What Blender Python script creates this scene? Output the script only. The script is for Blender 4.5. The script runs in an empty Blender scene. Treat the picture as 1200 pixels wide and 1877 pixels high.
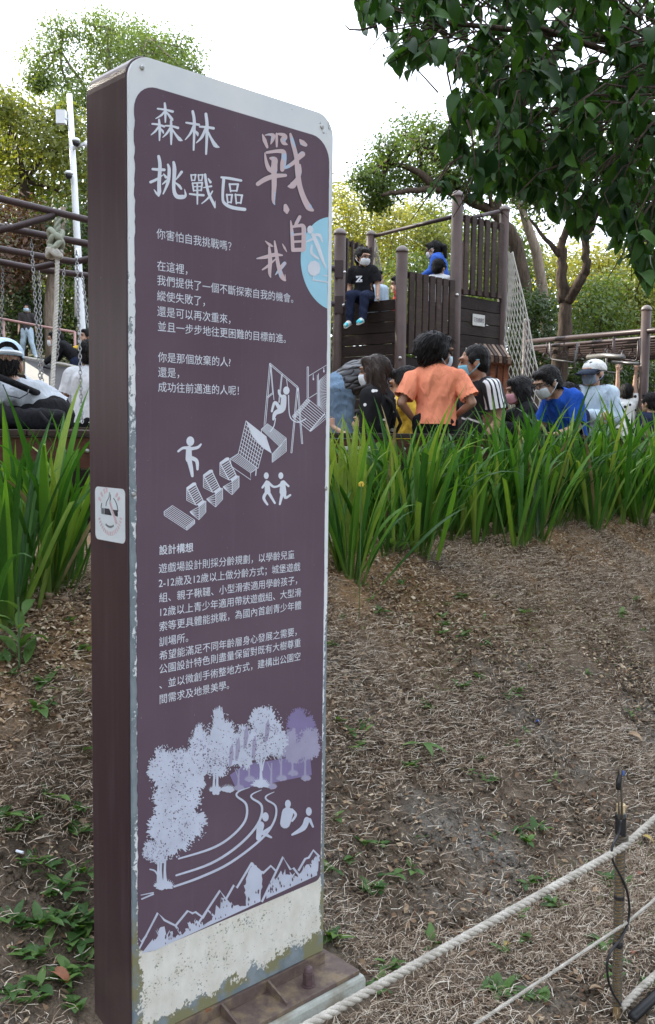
import bpy, bmesh, math, random
import numpy as np
from mathutils import Vector, Matrix, Quaternion, noise as mnoise

random.seed(7)
rng = np.random.default_rng(7)
scene = bpy.context.scene
C = scene.collection
R = math.radians

# ------------------------------------------------------------------ camera
F_PX, PITCH, ROLL, CAM_H = 1735.0, 0.0855, 0.0125, 1.6
W_PX, H_PX = 1200.0, 1877.0
cam_d = bpy.data.cameras.new('camera')
cam = bpy.data.objects.new('camera', cam_d)
C.objects.link(cam)
scene.camera = cam
cam_d.sensor_fit = 'VERTICAL'
cam_d.sensor_height = 36.0
cam_d.lens = 36.0 * F_PX / H_PX
cam_d.clip_start = 0.05
cam_d.clip_end = 2000
cp, sp_, cr, sr = math.cos(PITCH), math.sin(PITCH), math.cos(ROLL), math.sin(ROLL)
FW = np.array([0, cp, -sp_])
_up = np.array([0, sp_, cp])
_rt = np.array([1.0, 0, 0])
RT = _rt * cr + _up * sr
UP = -_rt * sr + _up * cr
cam.matrix_world = Matrix(((RT[0], UP[0], -FW[0], 0), (RT[1], UP[1], -FW[1], 0), (RT[2], UP[2], -FW[2], CAM_H), (0, 0, 0, 1)))
CAM = np.array([0, 0, CAM_H])

# ------------------------------------------------------------------ sky and sun
SUN_AZ, SUN_EL = R(-58), R(31)          # azimuth from +Y towards +X
world = bpy.data.worlds.new('World')
scene.world = world
world.use_nodes = True
wn, wl = world.node_tree.nodes, world.node_tree.links
wn.clear()
w_out = wn.new('ShaderNodeOutputWorld')
w_bg = wn.new('ShaderNodeBackground')
w_bg.inputs['Strength'].default_value = 0.15
w_sky = wn.new('ShaderNodeTexSky')
w_sky.sky_type = 'NISHITA'
w_sky.sun_disc = False
w_sky.sun_elevation = SUN_EL
w_sky.sun_rotation = SUN_AZ
w_sky.air_density = 1.0
w_sky.dust_density = 3.0
w_sky.ozone_density = 1.0
# thin white high cloud over most of the sky
w_tc = wn.new('ShaderNodeTexCoord')
w_noise = wn.new('ShaderNodeTexNoise')
w_noise.inputs['Scale'].default_value = 2.2
w_noise.inputs['Detail'].default_value = 5
w_ramp = wn.new('ShaderNodeMapRange')
w_ramp.inputs['From Min'].default_value = 0.3
w_ramp.inputs['From Max'].default_value = 0.7
w_ramp.inputs['To Min'].default_value = 0.55
w_ramp.inputs['To Max'].default_value = 0.9
w_mix = wn.new('ShaderNodeMix')
w_mix.data_type = 'RGBA'
w_mix.inputs['B'].default_value = (9.6, 10.3, 11.6, 1)
wl.new(w_tc.outputs['Generated'], w_noise.inputs['Vector'])
wl.new(w_noise.outputs['Fac'], w_ramp.inputs['Value'])
wl.new(w_ramp.outputs['Result'], w_mix.inputs['Factor'])
wl.new(w_sky.outputs['Color'], w_mix.inputs['A'])
wl.new(w_mix.outputs['Result'], w_bg.inputs['Color'])
wl.new(w_bg.outputs['Background'], w_out.inputs['Surface'])

sun_d = bpy.data.lights.new('sun', 'SUN')
sun_d.energy = 4.2
sun_d.angle = R(0.53)
sun_d.color = (1.0, 0.93, 0.80)
sun = bpy.data.objects.new('sun', sun_d)
C.objects.link(sun)
SUN_DIR = Vector((math.sin(SUN_AZ) * math.cos(SUN_EL), math.cos(SUN_AZ) * math.cos(SUN_EL), math.sin(SUN_EL)))
sun.rotation_euler = SUN_DIR.to_track_quat('Z', 'Y').to_euler()
sun.location = SUN_DIR * 60

vs = scene.view_settings
vs.view_transform = 'Standard'
vs.look = 'None'
vs.gamma = 1
vs.exposure = 1.22
vs.use_curve_mapping = False

# ------------------------------------------------------------------ helpers
def ray(px, py):
    d = FW * F_PX + RT * (px - W_PX / 2) - UP * (py - H_PX / 2)
    return d / d[1]

def P(px, py, Y):
    """point at distance Y ahead of the photographer that is seen at a pixel"""
    return CAM + ray(px, py) * Y

def Pv(px, py, pt, n):
    d = ray(px, py)
    return CAM + d * (np.dot(np.asarray(pt) - CAM, n) / np.dot(d, n))

def project(p):
    q = np.asarray(p) - CAM
    dz = q @ FW
    return W_PX / 2 + F_PX * (q @ RT) / dz, H_PX / 2 - F_PX * (q @ UP) / dz, dz

YAW = 0.8195809
E1 = np.array([math.sin(YAW), math.cos(YAW), 0.0])      # along the sign, the ledge and the rope fence
E2 = np.array([-math.cos(YAW), math.sin(YAW), 0.0])     # away from the path, up the bank

def UV(u, v, z=0.0):
    return E1 * u + E2 * v + np.array([0, 0, z])

def sst(a, b, x):
    t = np.clip((x - a) / (b - a), 0, 1)
    return t * t * (3 - 2 * t)

def gz(x, y):
    x = np.asarray(x, float); y = np.asarray(y, float)
    v = x * E2[0] + y * E2[1]
    u = x * E1[0] + y * E1[1]
    h = -0.055 + 1.04 * sst(1.80, 3.72, v) + 0.0 * u
    h = np.where(v > 4.14, 0.65, h)
    und = 0.018 * np.sin(x * 3.1 + 1.3 * y) + 0.015 * np.sin(5.3 * y - 2.2 * x + 1)
    h = h + np.where(v < 4.1, und, 0)
    side = 1 - sst(-0.16, 0.05, x / np.maximum(y, 1))
    hill = (2.1 * sst(11.5, 16.5, y) + 8.0 * sst(17, 42, y)) * side + (1.2 * sst(15, 22, y) + 3.5 * sst(22, 50, y)) * (1 - side)
    return h + np.where(v > 4.14, hill, 0)

WL = {}
def tag(o, label=None, cat=None, group=None, kind=None):
    if label: o['label'] = label
    if cat: o['category'] = cat
    if group: o['group'] = group
    if kind: o['kind'] = kind
    return o

def thing(name, loc, label, cat, group=None, rotz=0.0):
    o = bpy.data.objects.new(name, None)
    o.empty_display_size = 0.1
    C.objects.link(o)
    o.location = loc
    o.rotation_euler = (0, 0, rotz)
    WL[o] = np.array(loc, float)
    return tag(o, label, cat, group)

class MB:
    def __init__(s):
        s.v = []; s.f = []; s.m = []; s.n = 0
    def add(s, verts, faces, m=0):
        verts = np.asarray(verts, float).reshape(-1, 3)
        s.v.append(verts)
        b = s.n
        for fc in faces:
            s.f.append([i + b for i in fc]); s.m.append(m)
        s.n += len(verts)
        return s
    def hexa(s, p, m=0):
        """8 points: bottom ring then top ring"""
        return s.add(p, [(3, 2, 1, 0), (4, 5, 6, 7), (0, 1, 5, 4), (1, 2, 6, 5), (2, 3, 7, 6), (3, 0, 4, 7)], m)
    def box(s, c, sx, sy, sz, ax=None, m=0):
        c = np.asarray(c, float)
        X, Y, Z = ax if ax is not None else (np.array([1., 0, 0]), np.array([0, 1., 0]), np.array([0, 0, 1.]))
        X, Y, Z = X * sx / 2, Y * sy / 2, Z * sz / 2
        return s.hexa([c - X - Y - Z, c + X - Y - Z, c + X + Y - Z, c - X + Y - Z, c - X - Y + Z, c + X - Y + Z, c + X + Y + Z, c - X + Y + Z], m)
    def beam(s, a, b, w, h, up=(0, 0, 1), m=0):
        a = np.asarray(a, float); b = np.asarray(b, float)
        d = b - a; L = np.linalg.norm(d); d = d / L
        side = np.cross(d, up); side /= np.linalg.norm(side)
        u = np.cross(side, d)
        return s.box((a + b) / 2, L, w, h, (d, side, u), m)
    def tube(s, pts, r, n=8, cap=True, m=0):
        pts = np.asarray(pts, float); k = len(pts)
        r = np.full(k, r) if np.isscalar(r) else np.asarray(r, float)
        tg = np.gradient(pts, axis=0) if k > 2 else np.repeat([pts[-1] - pts[0]], k, 0)
        tg /= np.linalg.norm(tg, axis=1)[:, None] + 1e-12
        ref = np.array([0, 0, 1.]) if abs(tg[0][2]) < .9 else np.array([1., 0, 0])
        nrm = np.cross(tg[0], ref); nrm /= np.linalg.norm(nrm)
        ang = np.arange(n) * 2 * math.pi / n
        V = []
        for i in range(k):
            nrm = nrm - tg[i] * (nrm @ tg[i]); nrm /= np.linalg.norm(nrm)
            bi = np.cross(tg[i], nrm)
            V.append(pts[i] + r[i] * (np.cos(ang)[:, None] * nrm + np.sin(ang)[:, None] * bi))
        V = np.concatenate(V)
        F = [(i * n + j, i * n + (j + 1) % n, (i + 1) * n + (j + 1) % n, (i + 1) * n + j) for i in range(k - 1) for j in range(n)]
        if cap:
            F.append(tuple(range(n - 1, -1, -1))); F.append(tuple((k - 1) * n + j for j in range(n)))
        return s.add(V, F, m)
    def lathe(s, base, prof, n=14, axis=(0, 0, 1), m=0):
        base = np.asarray(base, float); axis = np.asarray(axis, float); axis /= np.linalg.norm(axis)
        pts = [base + axis * z for r_, z in prof]
        ref = np.array([1., 0, 0]) if abs(axis[0]) < .9 else np.array([0, 1., 0])
        X = np.cross(axis, ref); X /= np.linalg.norm(X); Yv = np.cross(axis, X)
        ang = np.arange(n) * 2 * math.pi / n
        V = np.concatenate([p + r_ * (np.cos(ang)[:, None] * X + np.sin(ang)[:, None] * Yv) for p, (r_, z) in zip(pts, prof)])
        k = len(prof)
        F = [(i * n + j, i * n + (j + 1) % n, (i + 1) * n + (j + 1) % n, (i + 1) * n + j) for i in range(k - 1) for j in range(n)]
        F.append(tuple(range(n - 1, -1, -1))); F.append(tuple((k - 1) * n + j for j in range(n)))
        return s.add(V, F, m)
    def ell(s, c, rx, ry, rz, ax=None, nu=12, nv=8, m=0):
        c = np.asarray(c, float)
        A = np.array(ax) if ax is not None else np.eye(3)
        V = [c + A[2] * rz]
        for i in range(1, nv):
            t = math.pi * i / nv
            for j in range(nu):
                a = 2 * math.pi * j / nu
                V.append(c + A[0] * rx * math.sin(t) * math.cos(a) + A[1] * ry * math.sin(t) * math.sin(a) + A[2] * rz * math.cos(t))
        V.append(c - A[2] * rz)
        F = [(0, 1 + j, 1 + (j + 1) % nu) for j in range(nu)]
        for i in range(nv - 2):
            for j in range(nu):
                F.append((1 + i * nu + j, 1 + (i + 1) * nu + j, 1 + (i + 1) * nu + (j + 1) % nu, 1 + i * nu + (j + 1) % nu))
        last = len(V) - 1; b = 1 + (nv - 2) * nu
        F += [(last, b + (j + 1) % nu, b + j) for j in range(nu)]
        return s.add(V, F, m)
    def verts(s):
        return np.concatenate(s.v) if s.v else np.zeros((0, 3))

def mesh_from(name, V, Fc, mats, mi=None, smooth=False):
    me = bpy.data.meshes.new(name)
    me.from_pydata(V.tolist() if hasattr(V, 'tolist') else V, [], Fc)
    for mt in (mats if isinstance(mats, (list, tuple)) else [mats]):
        me.materials.append(mt)
    if mi is not None and len(set(mi)) > 1:
        me.polygons.foreach_set('material_index', mi)
    if smooth:
        me.polygons.foreach_set('use_smooth', [True] * len(me.polygons))
    me.update()
    return me

def big_mesh(name, V, tri, mats, attr=None, mi=None, smooth=False):
    """fast mesh of triangles/quads from numpy; tri: (n,k)"""
    me = bpy.data.meshes.new(name)
    V = np.asarray(V, np.float32); tri = np.asarray(tri, np.int32)
    n, k = tri.shape
    me.vertices.add(len(V)); me.vertices.foreach_set('co', V.ravel())
    me.loops.add(n * k); me.loops.foreach_set('vertex_index', tri.ravel())
    me.polygons.add(n); me.polygons.foreach_set('loop_start', np.arange(0, n * k, k, dtype=np.int32))
    for mt in (mats if isinstance(mats, (list, tuple)) else [mats]):
        me.materials.append(mt)
    if mi is not None:
        me.polygons.foreach_set('material_index', np.asarray(mi, np.int32))
    if smooth:
        me.polygons.foreach_set('use_smooth', np.ones(n, bool))
    me.update(calc_edges=True)
    if attr is not None:
        a = me.attributes.new('rnd', 'FLOAT', 'POINT')
        a.data.foreach_set('value', np.asarray(attr, np.float32))
    return me

def obj(name, mb, mats, parent=None, origin=None, local=False, smooth=False, bevel=0.0, sub=0):
    """one mesh object; world-space geometry unless local"""
    if isinstance(mb, MB):
        V = mb.verts(); Fc, mi = mb.f, mb.m
        off = np.zeros(3) if local else (WL[parent] if parent is not None else (np.asarray(origin, float) if origin is not None else np.zeros(3)))
        me = mesh_from(name, V - off, Fc, mats, mi, smooth)
    else:
        me = mb
        off = np.zeros(3) if (local or parent is None and origin is None) else (WL[parent] if parent is not None else np.asarray(origin, float))
    o = bpy.data.objects.new(name, me)
    C.objects.link(o)
    if parent is not None:
        o.parent = parent
        WL[o] = WL.get(parent, np.zeros(3))
    else:
        o.location = off
        WL[o] = np.array(off, float)
    if bevel:
        bv = o.modifiers.new('bevel', 'BEVEL'); bv.width = bevel; bv.segments = 2; bv.limit_method = 'ANGLE'
    return o

def copy_thing(o, loc, rotz=None, label=None, parent=None):
    c = o.copy(); C.objects.link(c)
    if parent is None:
        c.location = loc
        if rotz is not None: c.rotation_euler = (0, 0, rotz)
        if label: c['label'] = label
    else:
        c.parent = parent
    for ch in list(o.children):
        copy_thing(ch, None, parent=c)
    return c

# ------------------------------------------------------------------ materials
class NT:
    def __init__(s, name):
        s.mat = bpy.data.materials.new(name); s.mat.use_nodes = True
        s.t = s.mat.node_tree; s.n = s.t.nodes; s.l = s.t.links
        s.b = s.n['Principled BSDF']
    def new(s, t): return s.n.new(t)
    def put(s, sock, val):
        if isinstance(val, bpy.types.NodeSocket): s.l.new(val, sock)
        elif isinstance(val, (tuple, list)) and len(val) == 3 and sock.type == 'RGBA': sock.default_value = (*val, 1)
        else: sock.default_value = val
    def math(s, op, a, b=0.0, clamp=False):
        nd = s.new('ShaderNodeMath'); nd.operation = op; nd.use_clamp = clamp
        s.put(nd.inputs[0], a); s.put(nd.inputs[1], b)
        return nd.outputs[0]
    def mapr(s, x, a, b, c=0.0, d=1.0, smooth=False):
        nd = s.new('ShaderNodeMapRange'); nd.clamp = True
        if smooth: nd.interpolation_type = 'SMOOTHSTEP'
        s.put(nd.inputs['Value'], x)
        for k, v in zip(('From Min', 'From Max', 'To Min', 'To Max'), (a, b, c, d)): nd.inputs[k].default_value = v
        return nd.outputs['Result']
    def mix(s, f, a, b, mode='MIX'):
        nd = s.new('ShaderNodeMix'); nd.data_type = 'RGBA'; nd.blend_type = mode
        s.put(nd.inputs['Factor'], f); s.put(nd.inputs['A'], a); s.put(nd.inputs['B'], b)
        return nd.outputs['Result']
    def coord(s, which='Object'):
        return s.new('ShaderNodeTexCoord').outputs[which]
    def scaled(s, vec, sc):
        nd = s.new('ShaderNodeMapping'); s.l.new(vec, nd.inputs['Vector']); nd.inputs['Scale'].default_value = sc
        return nd.outputs['Vector']
    def noise(s, vec, scale, detail=4, rough=.55, out='Fac', dist=0.0):
        nd = s.new('ShaderNodeTexNoise'); s.l.new(vec, nd.inputs['Vector'])
        nd.inputs['Scale'].default_value = scale; nd.inputs['Detail'].default_value = detail; nd.inputs['Roughness'].default_value = rough
        nd.inputs['Distortion'].default_value = dist
        return nd.outputs[out]
    def voro(s, vec, scale, feature='F1', out='Distance'):
        nd = s.new('ShaderNodeTexVoronoi'); nd.feature = feature; s.l.new(vec, nd.inputs['Vector']); nd.inputs['Scale'].default_value = scale
        return nd.outputs[out]
    def xyz(s, vec):
        nd = s.new('ShaderNodeSeparateXYZ'); s.l.new(vec, nd.inputs[0]); return nd.outputs
    def ramp(s, f, stops):
        nd = s.new('ShaderNodeValToRGB'); s.put(nd.inputs[0], f)
        e = nd.color_ramp.elements
        while len(e) < len(stops): e.new(0.5)
        for el, (p, c) in zip(e, stops): el.position = p; el.color = (*c, 1)
        return nd.outputs['Color']
    def bump(s, h, strength=.3, dist=.01):
        nd = s.new('ShaderNodeBump'); s.put(nd.inputs['Height'], h); nd.inputs['Strength'].default_value = strength; nd.inputs['Distance'].default_value = dist
        s.l.new(nd.outputs[0], s.b.inputs['Normal'])
    def attr(s, name):
        nd = s.new('ShaderNodeAttribute'); nd.attribute_name = name; return nd.outputs['Fac']
    def rand(s):
        return s.new('ShaderNodeObjectInfo').outputs['Random']
    def done(s, col=None, rough=.6, metal=0.0, spec=None):
        if col is not None: s.put(s.b.inputs['Base Color'], col)
        s.put(s.b.inputs['Roughness'], rough); s.b.inputs['Metallic'].default_value = metal
        if spec is not None: s.b.inputs['Specular IOR Level'].default_value = spec
        return s.mat

def paint(name, col, rough=.5, var=.18, scale=9, bump=.08, metal=0.0, spec=None):
    t = NT(name); co = t.coord()
    n = t.noise(co, scale, 5, .6)
    c = t.mix(t.mapr(n, .3, .7), tuple(x * (1 - var) for x in col), tuple(min(1, x * (1 + var)) for x in col))
    if bump: t.bump(t.noise(co, scale * 14, 3), bump, .004)
    return t.done(c, rough, metal, spec)

def cloth(name, col, var=.16, bump=.7):
    t = NT(name); co = t.coord()
    n = t.noise(co, 7, 4)
    c = t.mix(t.mapr(n, .3, .7), tuple(x * (1 - var) for x in col), tuple(min(1, x * (1 + var)) for x in col))
    h = t.math('ADD', t.math('MULTIPLY', t.noise(t.scaled(co, (1, 1, .45)), 16, 3, .5, dist=1.2), 1.0), t.math('MULTIPLY', t.noise(co, 300, 1), .06))
    t.bump(h, bump, .03)
    return t.done(c, .9, 0, .12)

def leafmat(name, dark, light, transl=.35, rough=.5, src='attr', tint=None, gloss=.4):
    """leaf: colour varies per leaf, light passes through"""
    t = NT(name)
    f = t.attr('rnd') if src == 'attr' else t.rand()
    c = t.ramp(f, [(0.0, dark), (.6, tuple((a + b) / 2 for a, b in zip(dark, light))), (.93, light), (1.0, tint or light)])
    t.done(c, rough, 0, gloss)
    tr = t.new('ShaderNodeBsdfTranslucent')
    hs = t.mix(1.0, c, (1.5, 1.45, .55), 'MULTIPLY')
    t.l.new(hs, tr.inputs['Color'])
    mx = t.new('ShaderNodeMixShader'); mx.inputs[0].default_value = transl
    t.l.new(t.b.outputs[0], mx.inputs[1]); t.l.new(tr.outputs[0], mx.inputs[2])
    t.l.new(mx.outputs[0], t.n['Material Output'].inputs['Surface'])
    return t.mat

def bark(name, a, b, scale=6):
    t = NT(name); co = t.coord()
    n = t.noise(t.scaled(co, (1, 1, .22)), scale * 4, 6, .65)
    c = t.mix(t.mapr(n, .3, .72), a, b)
    t.bump(n, .9, .03)
    return t.done(c, .9, 0, .2)

M = {}
M['brown_pole'] = paint('brown_pole_paint', (.066, .043, .037), .5, .2, 5, .08, 0, .25)
M['brown_dark'] = paint('dark_brown_pipe', (.05, .033, .034), .42, .15, 5, .05, 0, .3)
def plankmat(name, a, b):
    t = NT(name); co = t.coord(); r = t.rand()
    n = t.noise(t.scaled(co, (1.2, 1.2, 9)), 7, 6, .65)
    c = t.mix(t.mapr(n, .3, .68), a, b)
    wear = t.mapr(t.noise(co, 5, 6, .7), .56, .7, 0, .55)
    c = t.mix(wear, c, tuple(min(1, x * 2.3) for x in b))
    c = t.mix(t.mapr(r, 0, 1, 0, .5), c, tuple(x * .6 for x in a))
    t.bump(n, .5, .008)
    return t.done(c, .65, 0, .15)
M['plank'] = plankmat('dark_timber', (.016, .011, .010), (.036, .025, .021))
M['slat'] = plankmat('brown_slat', (.034, .022, .019), (.065, .044, .036))
M['redwood'] = plankmat('red_brown_timber', (.15, .052, .03), (.24, .095, .05))
M['ledgewood'] = plankmat('ledge_timber', (.085, .034, .026), (.15, .065, .045))
M['steel'] = paint('galvanised_steel', (.45, .45, .44), .32, .15, 20, .03, .9)
M['chain'] = paint('chain_steel', (.30, .30, .30), .4, .2, 30, .05, .8)
M['white_pole'] = paint('white_pole_paint', (.72, .74, .76), .35, .05, 4, .02)
M['black_plastic'] = paint('black_plastic', (.02, .02, .022), .35, .2, 10, .05)
M['skin'] = paint('skin', (.50, .30, .21), .55, .08, 12, .04)
M['skin_tan'] = paint('tanned_skin', (.40, .22, .145), .55, .08, 12, .04)
M['eye'] = paint('eye_dark', (.02, .015, .012), .2, .05, 10, 0)
def hairmat():
    t = NT('black_hair'); co = t.coord()
    n = t.noise(t.scaled(co, (14, 14, 2)), 9, 4, .6)
    t.bump(n, .8, .012)
    return t.done(t.mix(n, (.003, .0025, .0025), (.011, .009, .009)), .5, 0, .22)
M['hair'] = hairmat()
M['hair_brown'] = (lambda t: (t.bump(t.noise(t.scaled(t.coord(), (14, 14, 1.5)), 9, 4), .8, .012), t.done((.034, .020, .014), .45, 0, .3))[1])(NT('brown_hair'))

# ================================================================== TERRAIN
def soilmat():
    t = NT('bank_soil'); co = t.coord()
    n1 = t.noise(co, 1.6, 6, .6); n2 = t.noise(co, 14, 6, .65); n3 = t.noise(co, 90, 4, .6)
    x = t.xyz(co)
    c = t.mix(t.mapr(n2, .3, .7), (.085, .062, .044), (.25, .195, .142))
    c = t.mix(t.mapr(n1, .52, .66), c, (.26, .245, .215))                    # grey clay patches
    up = t.mapr(x[2], .38, .8)
    c = t.mix(t.math('MULTIPLY', up, t.mapr(t.noise(co, 2.6, 5), .34, .54)), c, (.36, .22, .11))  # ochre sandy soil near the planting
    c = t.mix(t.mapr(n3, .35, .7, 0, .55), c, (.05, .042, .036))
    t.bump(t.math('ADD', n2, t.math('MULTIPLY', n3, .5)), .9, .03)
    far = t.mapr(x[1], 9, 13)
    c = t.mix(far, c, t.mix(t.noise(co, 1.2, 6), (.03, .04, .015), (.12, .10, .06)))
    return t.done(c, .95, 0, .15)
M['soil'] = soilmat()
def terrain():
    def axis(lo, hi, near, step, growth):
        a = [0.0]; s = step
        while a[-1] < hi:
            if a[-1] > near: s *= growth
            a.append(a[-1] + s)
        b = [0.0]; s = step
        while b[-1] > lo:
            if -b[-1] > near: s *= growth
            b.append(b[-1] - s)
        return np.array(sorted(set(b + a)))
    us = axis(-220, 220, 5.5, .05, 1.10)
    vs_ = axis(-220, 220, 5.5, .05, 1.10)
    vs_ = np.array(sorted(list(vs_[np.abs(vs_ - 4.14) > .03]) + [4.13, 4.15]))
    U, V = np.meshgrid(us, vs_, indexing='ij')
    X = U * E1[0] + V * E2[0]; Y = U * E1[1] + V * E2[1]
    Z = gz(X, Y)
    near = (np.abs(U) < 7) & (V < 4.1) & (V > -3)
    nz = np.zeros_like(Z)
    for i, j in zip(*np.where(near)):
        nz[i, j] = mnoise.fractal(Vector((X[i, j] * 2.7, Y[i, j] * 2.7, 0)), 1.0, 2.0, 5) * .022
    Z = Z + nz
    nu, nv = U.shape
    idx = np.arange(nu * nv).reshape(nu, nv)
    q = np.stack([idx[:-1, :-1], idx[1:, :-1], idx[1:, 1:], idx[:-1, 1:]], -1).reshape(-1, 4)
    me = big_mesh('bank_ground', np.stack([X, Y, Z], -1).reshape(-1, 3), q, M['soil'], smooth=True)
    o = obj('ground', me, None)
    return tag(o, kind='structure', label='bare clay bank rising from the path to the planting strip')
terrain()

def spots_on_bank(n, urange, vrange, dens=None):
    u = rng.uniform(*urange, n); v = rng.uniform(*vrange, n)
    x = u * E1[0] + v * E2[0]; y = u * E1[1] + v * E2[1]
    keep = np.ones(n, bool)
    # inside the camera's reach, with a margin
    keep &= (y > .9) & (np.abs(x) < .44 * y + .5)
    keep &= ~((u > U0 - .03) & (u < U0 + SW + .14) & (v > V0 - .16) & (v < V0 + SD + .13))   # not through the sign's footing
    if dens is not None:
        keep &= rng.random(n) < dens(x, y, u, v)
    return x[keep], y[keep], v[keep]

# the sign's foot, needed by the ground cover
SX, SY = -0.471, 2.235
U0 = SX * E1[0] + SY * E1[1]; V0 = SX * E2[0] + SY * E2[1]
SW, SD = 0.648, 0.1855

def vn(x, y, f, seed):
    return np.sin(x * f + seed + 1.7 * np.sin(y * f * .8 + seed * 2)) * .5 + .5 * np.sin(y * f * 1.31 - seed + 1.3 * np.sin(x * f * .9))

def straw_mesh(name, x, y, lenr, wid, lift, mats, curl=.6):
    n = len(x); k = 4 if lenr[1] > .07 else 3
    z = gz(x, y) + .004
    L = rng.uniform(*lenr, n); a = rng.uniform(0, 2 * math.pi, n); bend = rng.normal(0, curl, n)
    el = np.abs(rng.normal(0, lift, n))
    V = np.zeros((n, k, 2, 3))
    px, py, pz = x.copy(), y.copy(), z.copy() + rng.uniform(0, .018, n)
    for i in range(k):
        ai = a + bend * i
        w = wid * (1 - .28 * i) * rng.uniform(.7, 1.3, n)
        wx, wy = -np.sin(ai) * w / 2, np.cos(ai) * w / 2
        V[:, i, 0] = np.stack([px - wx, py - wy, pz], -1); V[:, i, 1] = np.stack([px + wx, py + wy, pz + w * .4], -1)
        st = L / (k - 1)
        e = el * (1 - i * .9)
        px = px + np.cos(ai) * np.cos(e) * st; py = py + np.sin(ai) * np.cos(e) * st
        pz = np.maximum(pz + np.sin(e) * st, gz(px, py) + .002)
    b = (np.arange(n) * k * 2)[:, None]
    q = np.concatenate([b + np.array([i * 2, i * 2 + 1, i * 2 + 3, i * 2 + 2]) for i in range(k - 1)], 0)
    return big_mesh(name, V.reshape(-1, 3), q, mats, attr=np.repeat(rng.random(n), k * 2))

def strawmat(name, stops):
    t = NT(name); f = t.attr('rnd'); c = t.ramp(f, stops)
    return t.done(c, .85, 0, .2)
M['straw'] = strawmat('dry_straw', [(0, (.055, .037, .026)), (.3, (.185, .128, .085)), (.58, (.36, .275, .20)), (.84, (.58, .49, .38)), (1, (.78, .72, .61))])
M['greengrass'] = leafmat('short_grass', (.06, .105, .025), (.19, .27, .07), .35)
def near_w(x, y, u, v):
    patch = .18 + .82 * np.clip(vn(x, y, 4.1, 2.0) * 1.2 + vn(x, y, 13.0, 4.0) * .6 + .55, 0, 1)
    return patch * np.where(v > 2.9, np.clip(1.25 - (v - 2.9) * 1.1, .18, 1), 1)
x, y, v = spots_on_bank(760000, (-2.0, 6.8), (-.4, 3.9), near_w)
o = obj('dead_grass', straw_mesh('dead_grass', x, y, (.018, .07), .0021, .40, M['straw'], .7), None)
tag(o, 'matted grey brown dead grass covering the clay bank', kind='stuff')
x, y, v = spots_on_bank(30000, (-2.0, 6.0), (-.4, 3.3), lambda x, y, u, v: np.clip((vn(x, y, 3.0, 5.1) - .25) * 1.6, 0, 1) * .45)
o = obj('short_grass', straw_mesh('short_grass', x, y, (.03, .075), .0042, .7, M['greengrass'], .25), None)
tag(o, 'thin green grass growing through the dead grass', kind='stuff')

def chips(n):
    x, y, v = spots_on_bank(n, (-.5, 7.2), (2.2, 4.1), lambda x, y, u, v: np.clip((v - 2.45 + .45 * vn(x, y, 3.3, 1.0)) * 1.1, 0, 1))
    m = len(x); z = gz(x, y)
    base = np.array([[-1, -.6, 0], [1, -.5, 0], [.8, .6, 0], [-.9, .5, 0], [0, 0, .55]])
    s = rng.uniform(.004, .0115, m); a = rng.uniform(0, 6.28, m)
    V = base[None] * s[:, None, None]
    V = V * rng.uniform(.6, 1.4, (m, 1, 3))
    ca, sa = np.cos(a)[:, None], np.sin(a)[:, None]
    X = V[..., 0] * ca - V[..., 1] * sa; Yv = V[..., 0] * sa + V[..., 1] * ca
    tx = rng.normal(0, .35, (m, 1)); ty = rng.normal(0, .35, (m, 1))
    Z = V[..., 2] + X * tx + Yv * ty
    Vt = np.stack([X + x[:, None], Yv + y[:, None], Z + (z + .008)[:, None]], -1).reshape(-1, 3)
    b = (np.arange(m) * 5)[:, None]
    tri = np.concatenate([b + np.array(t) for t in ((0, 1, 4), (1, 2, 4), (2, 3, 4), (3, 0, 4))], 0)
    return big_mesh('wood_chips', Vt, tri, M['chip'], attr=np.repeat(rng.random(m), 5))
M['chip'] = strawmat('wood_chip', [(0, (.12, .075, .045)), (.4, (.30, .20, .12)), (.75, (.47, .35, .22)), (1, (.66, .56, .42))])
def bits(n):
    x, y, v = spots_on_bank(n, (-2.0, 6.5), (-.4, 3.4))
    m = len(x); z = gz(x, y); s = rng.uniform(.005, .016, m); a = rng.uniform(0, 6.28, m)
    tx, ty = rng.normal(0, .5, m), rng.normal(0, .5, m); asp = rng.uniform(.35, .7, m)
    c = np.array([[-1, 0], [-.2, -1], [1, 0], [.1, 1]])
    X = c[None, :, 0] * s[:, None]; Yv = c[None, :, 1] * (s * asp)[:, None]
    Xr = X * np.cos(a)[:, None] - Yv * np.sin(a)[:, None]; Yr = X * np.sin(a)[:, None] + Yv * np.cos(a)[:, None]
    Z = z[:, None] + .014 + Xr * tx[:, None] + Yr * ty[:, None]
    V = np.stack([Xr + x[:, None], Yr + y[:, None], Z], -1).reshape(-1, 3)
    return big_mesh('leaf_litter', V, np.arange(m * 4).reshape(m, 4), M['litter'], attr=np.repeat(rng.random(m), 4))
M['litter'] = strawmat('broken_leaf', [(0, (.05, .03, .02)), (.4, (.15, .085, .05)), (.75, (.27, .18, .11)), (1, (.42, .33, .22))])
o = obj('leaf_litter', bits(26000), None)
tag(o, 'broken brown leaf bits among the dead grass', kind='stuff')
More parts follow.
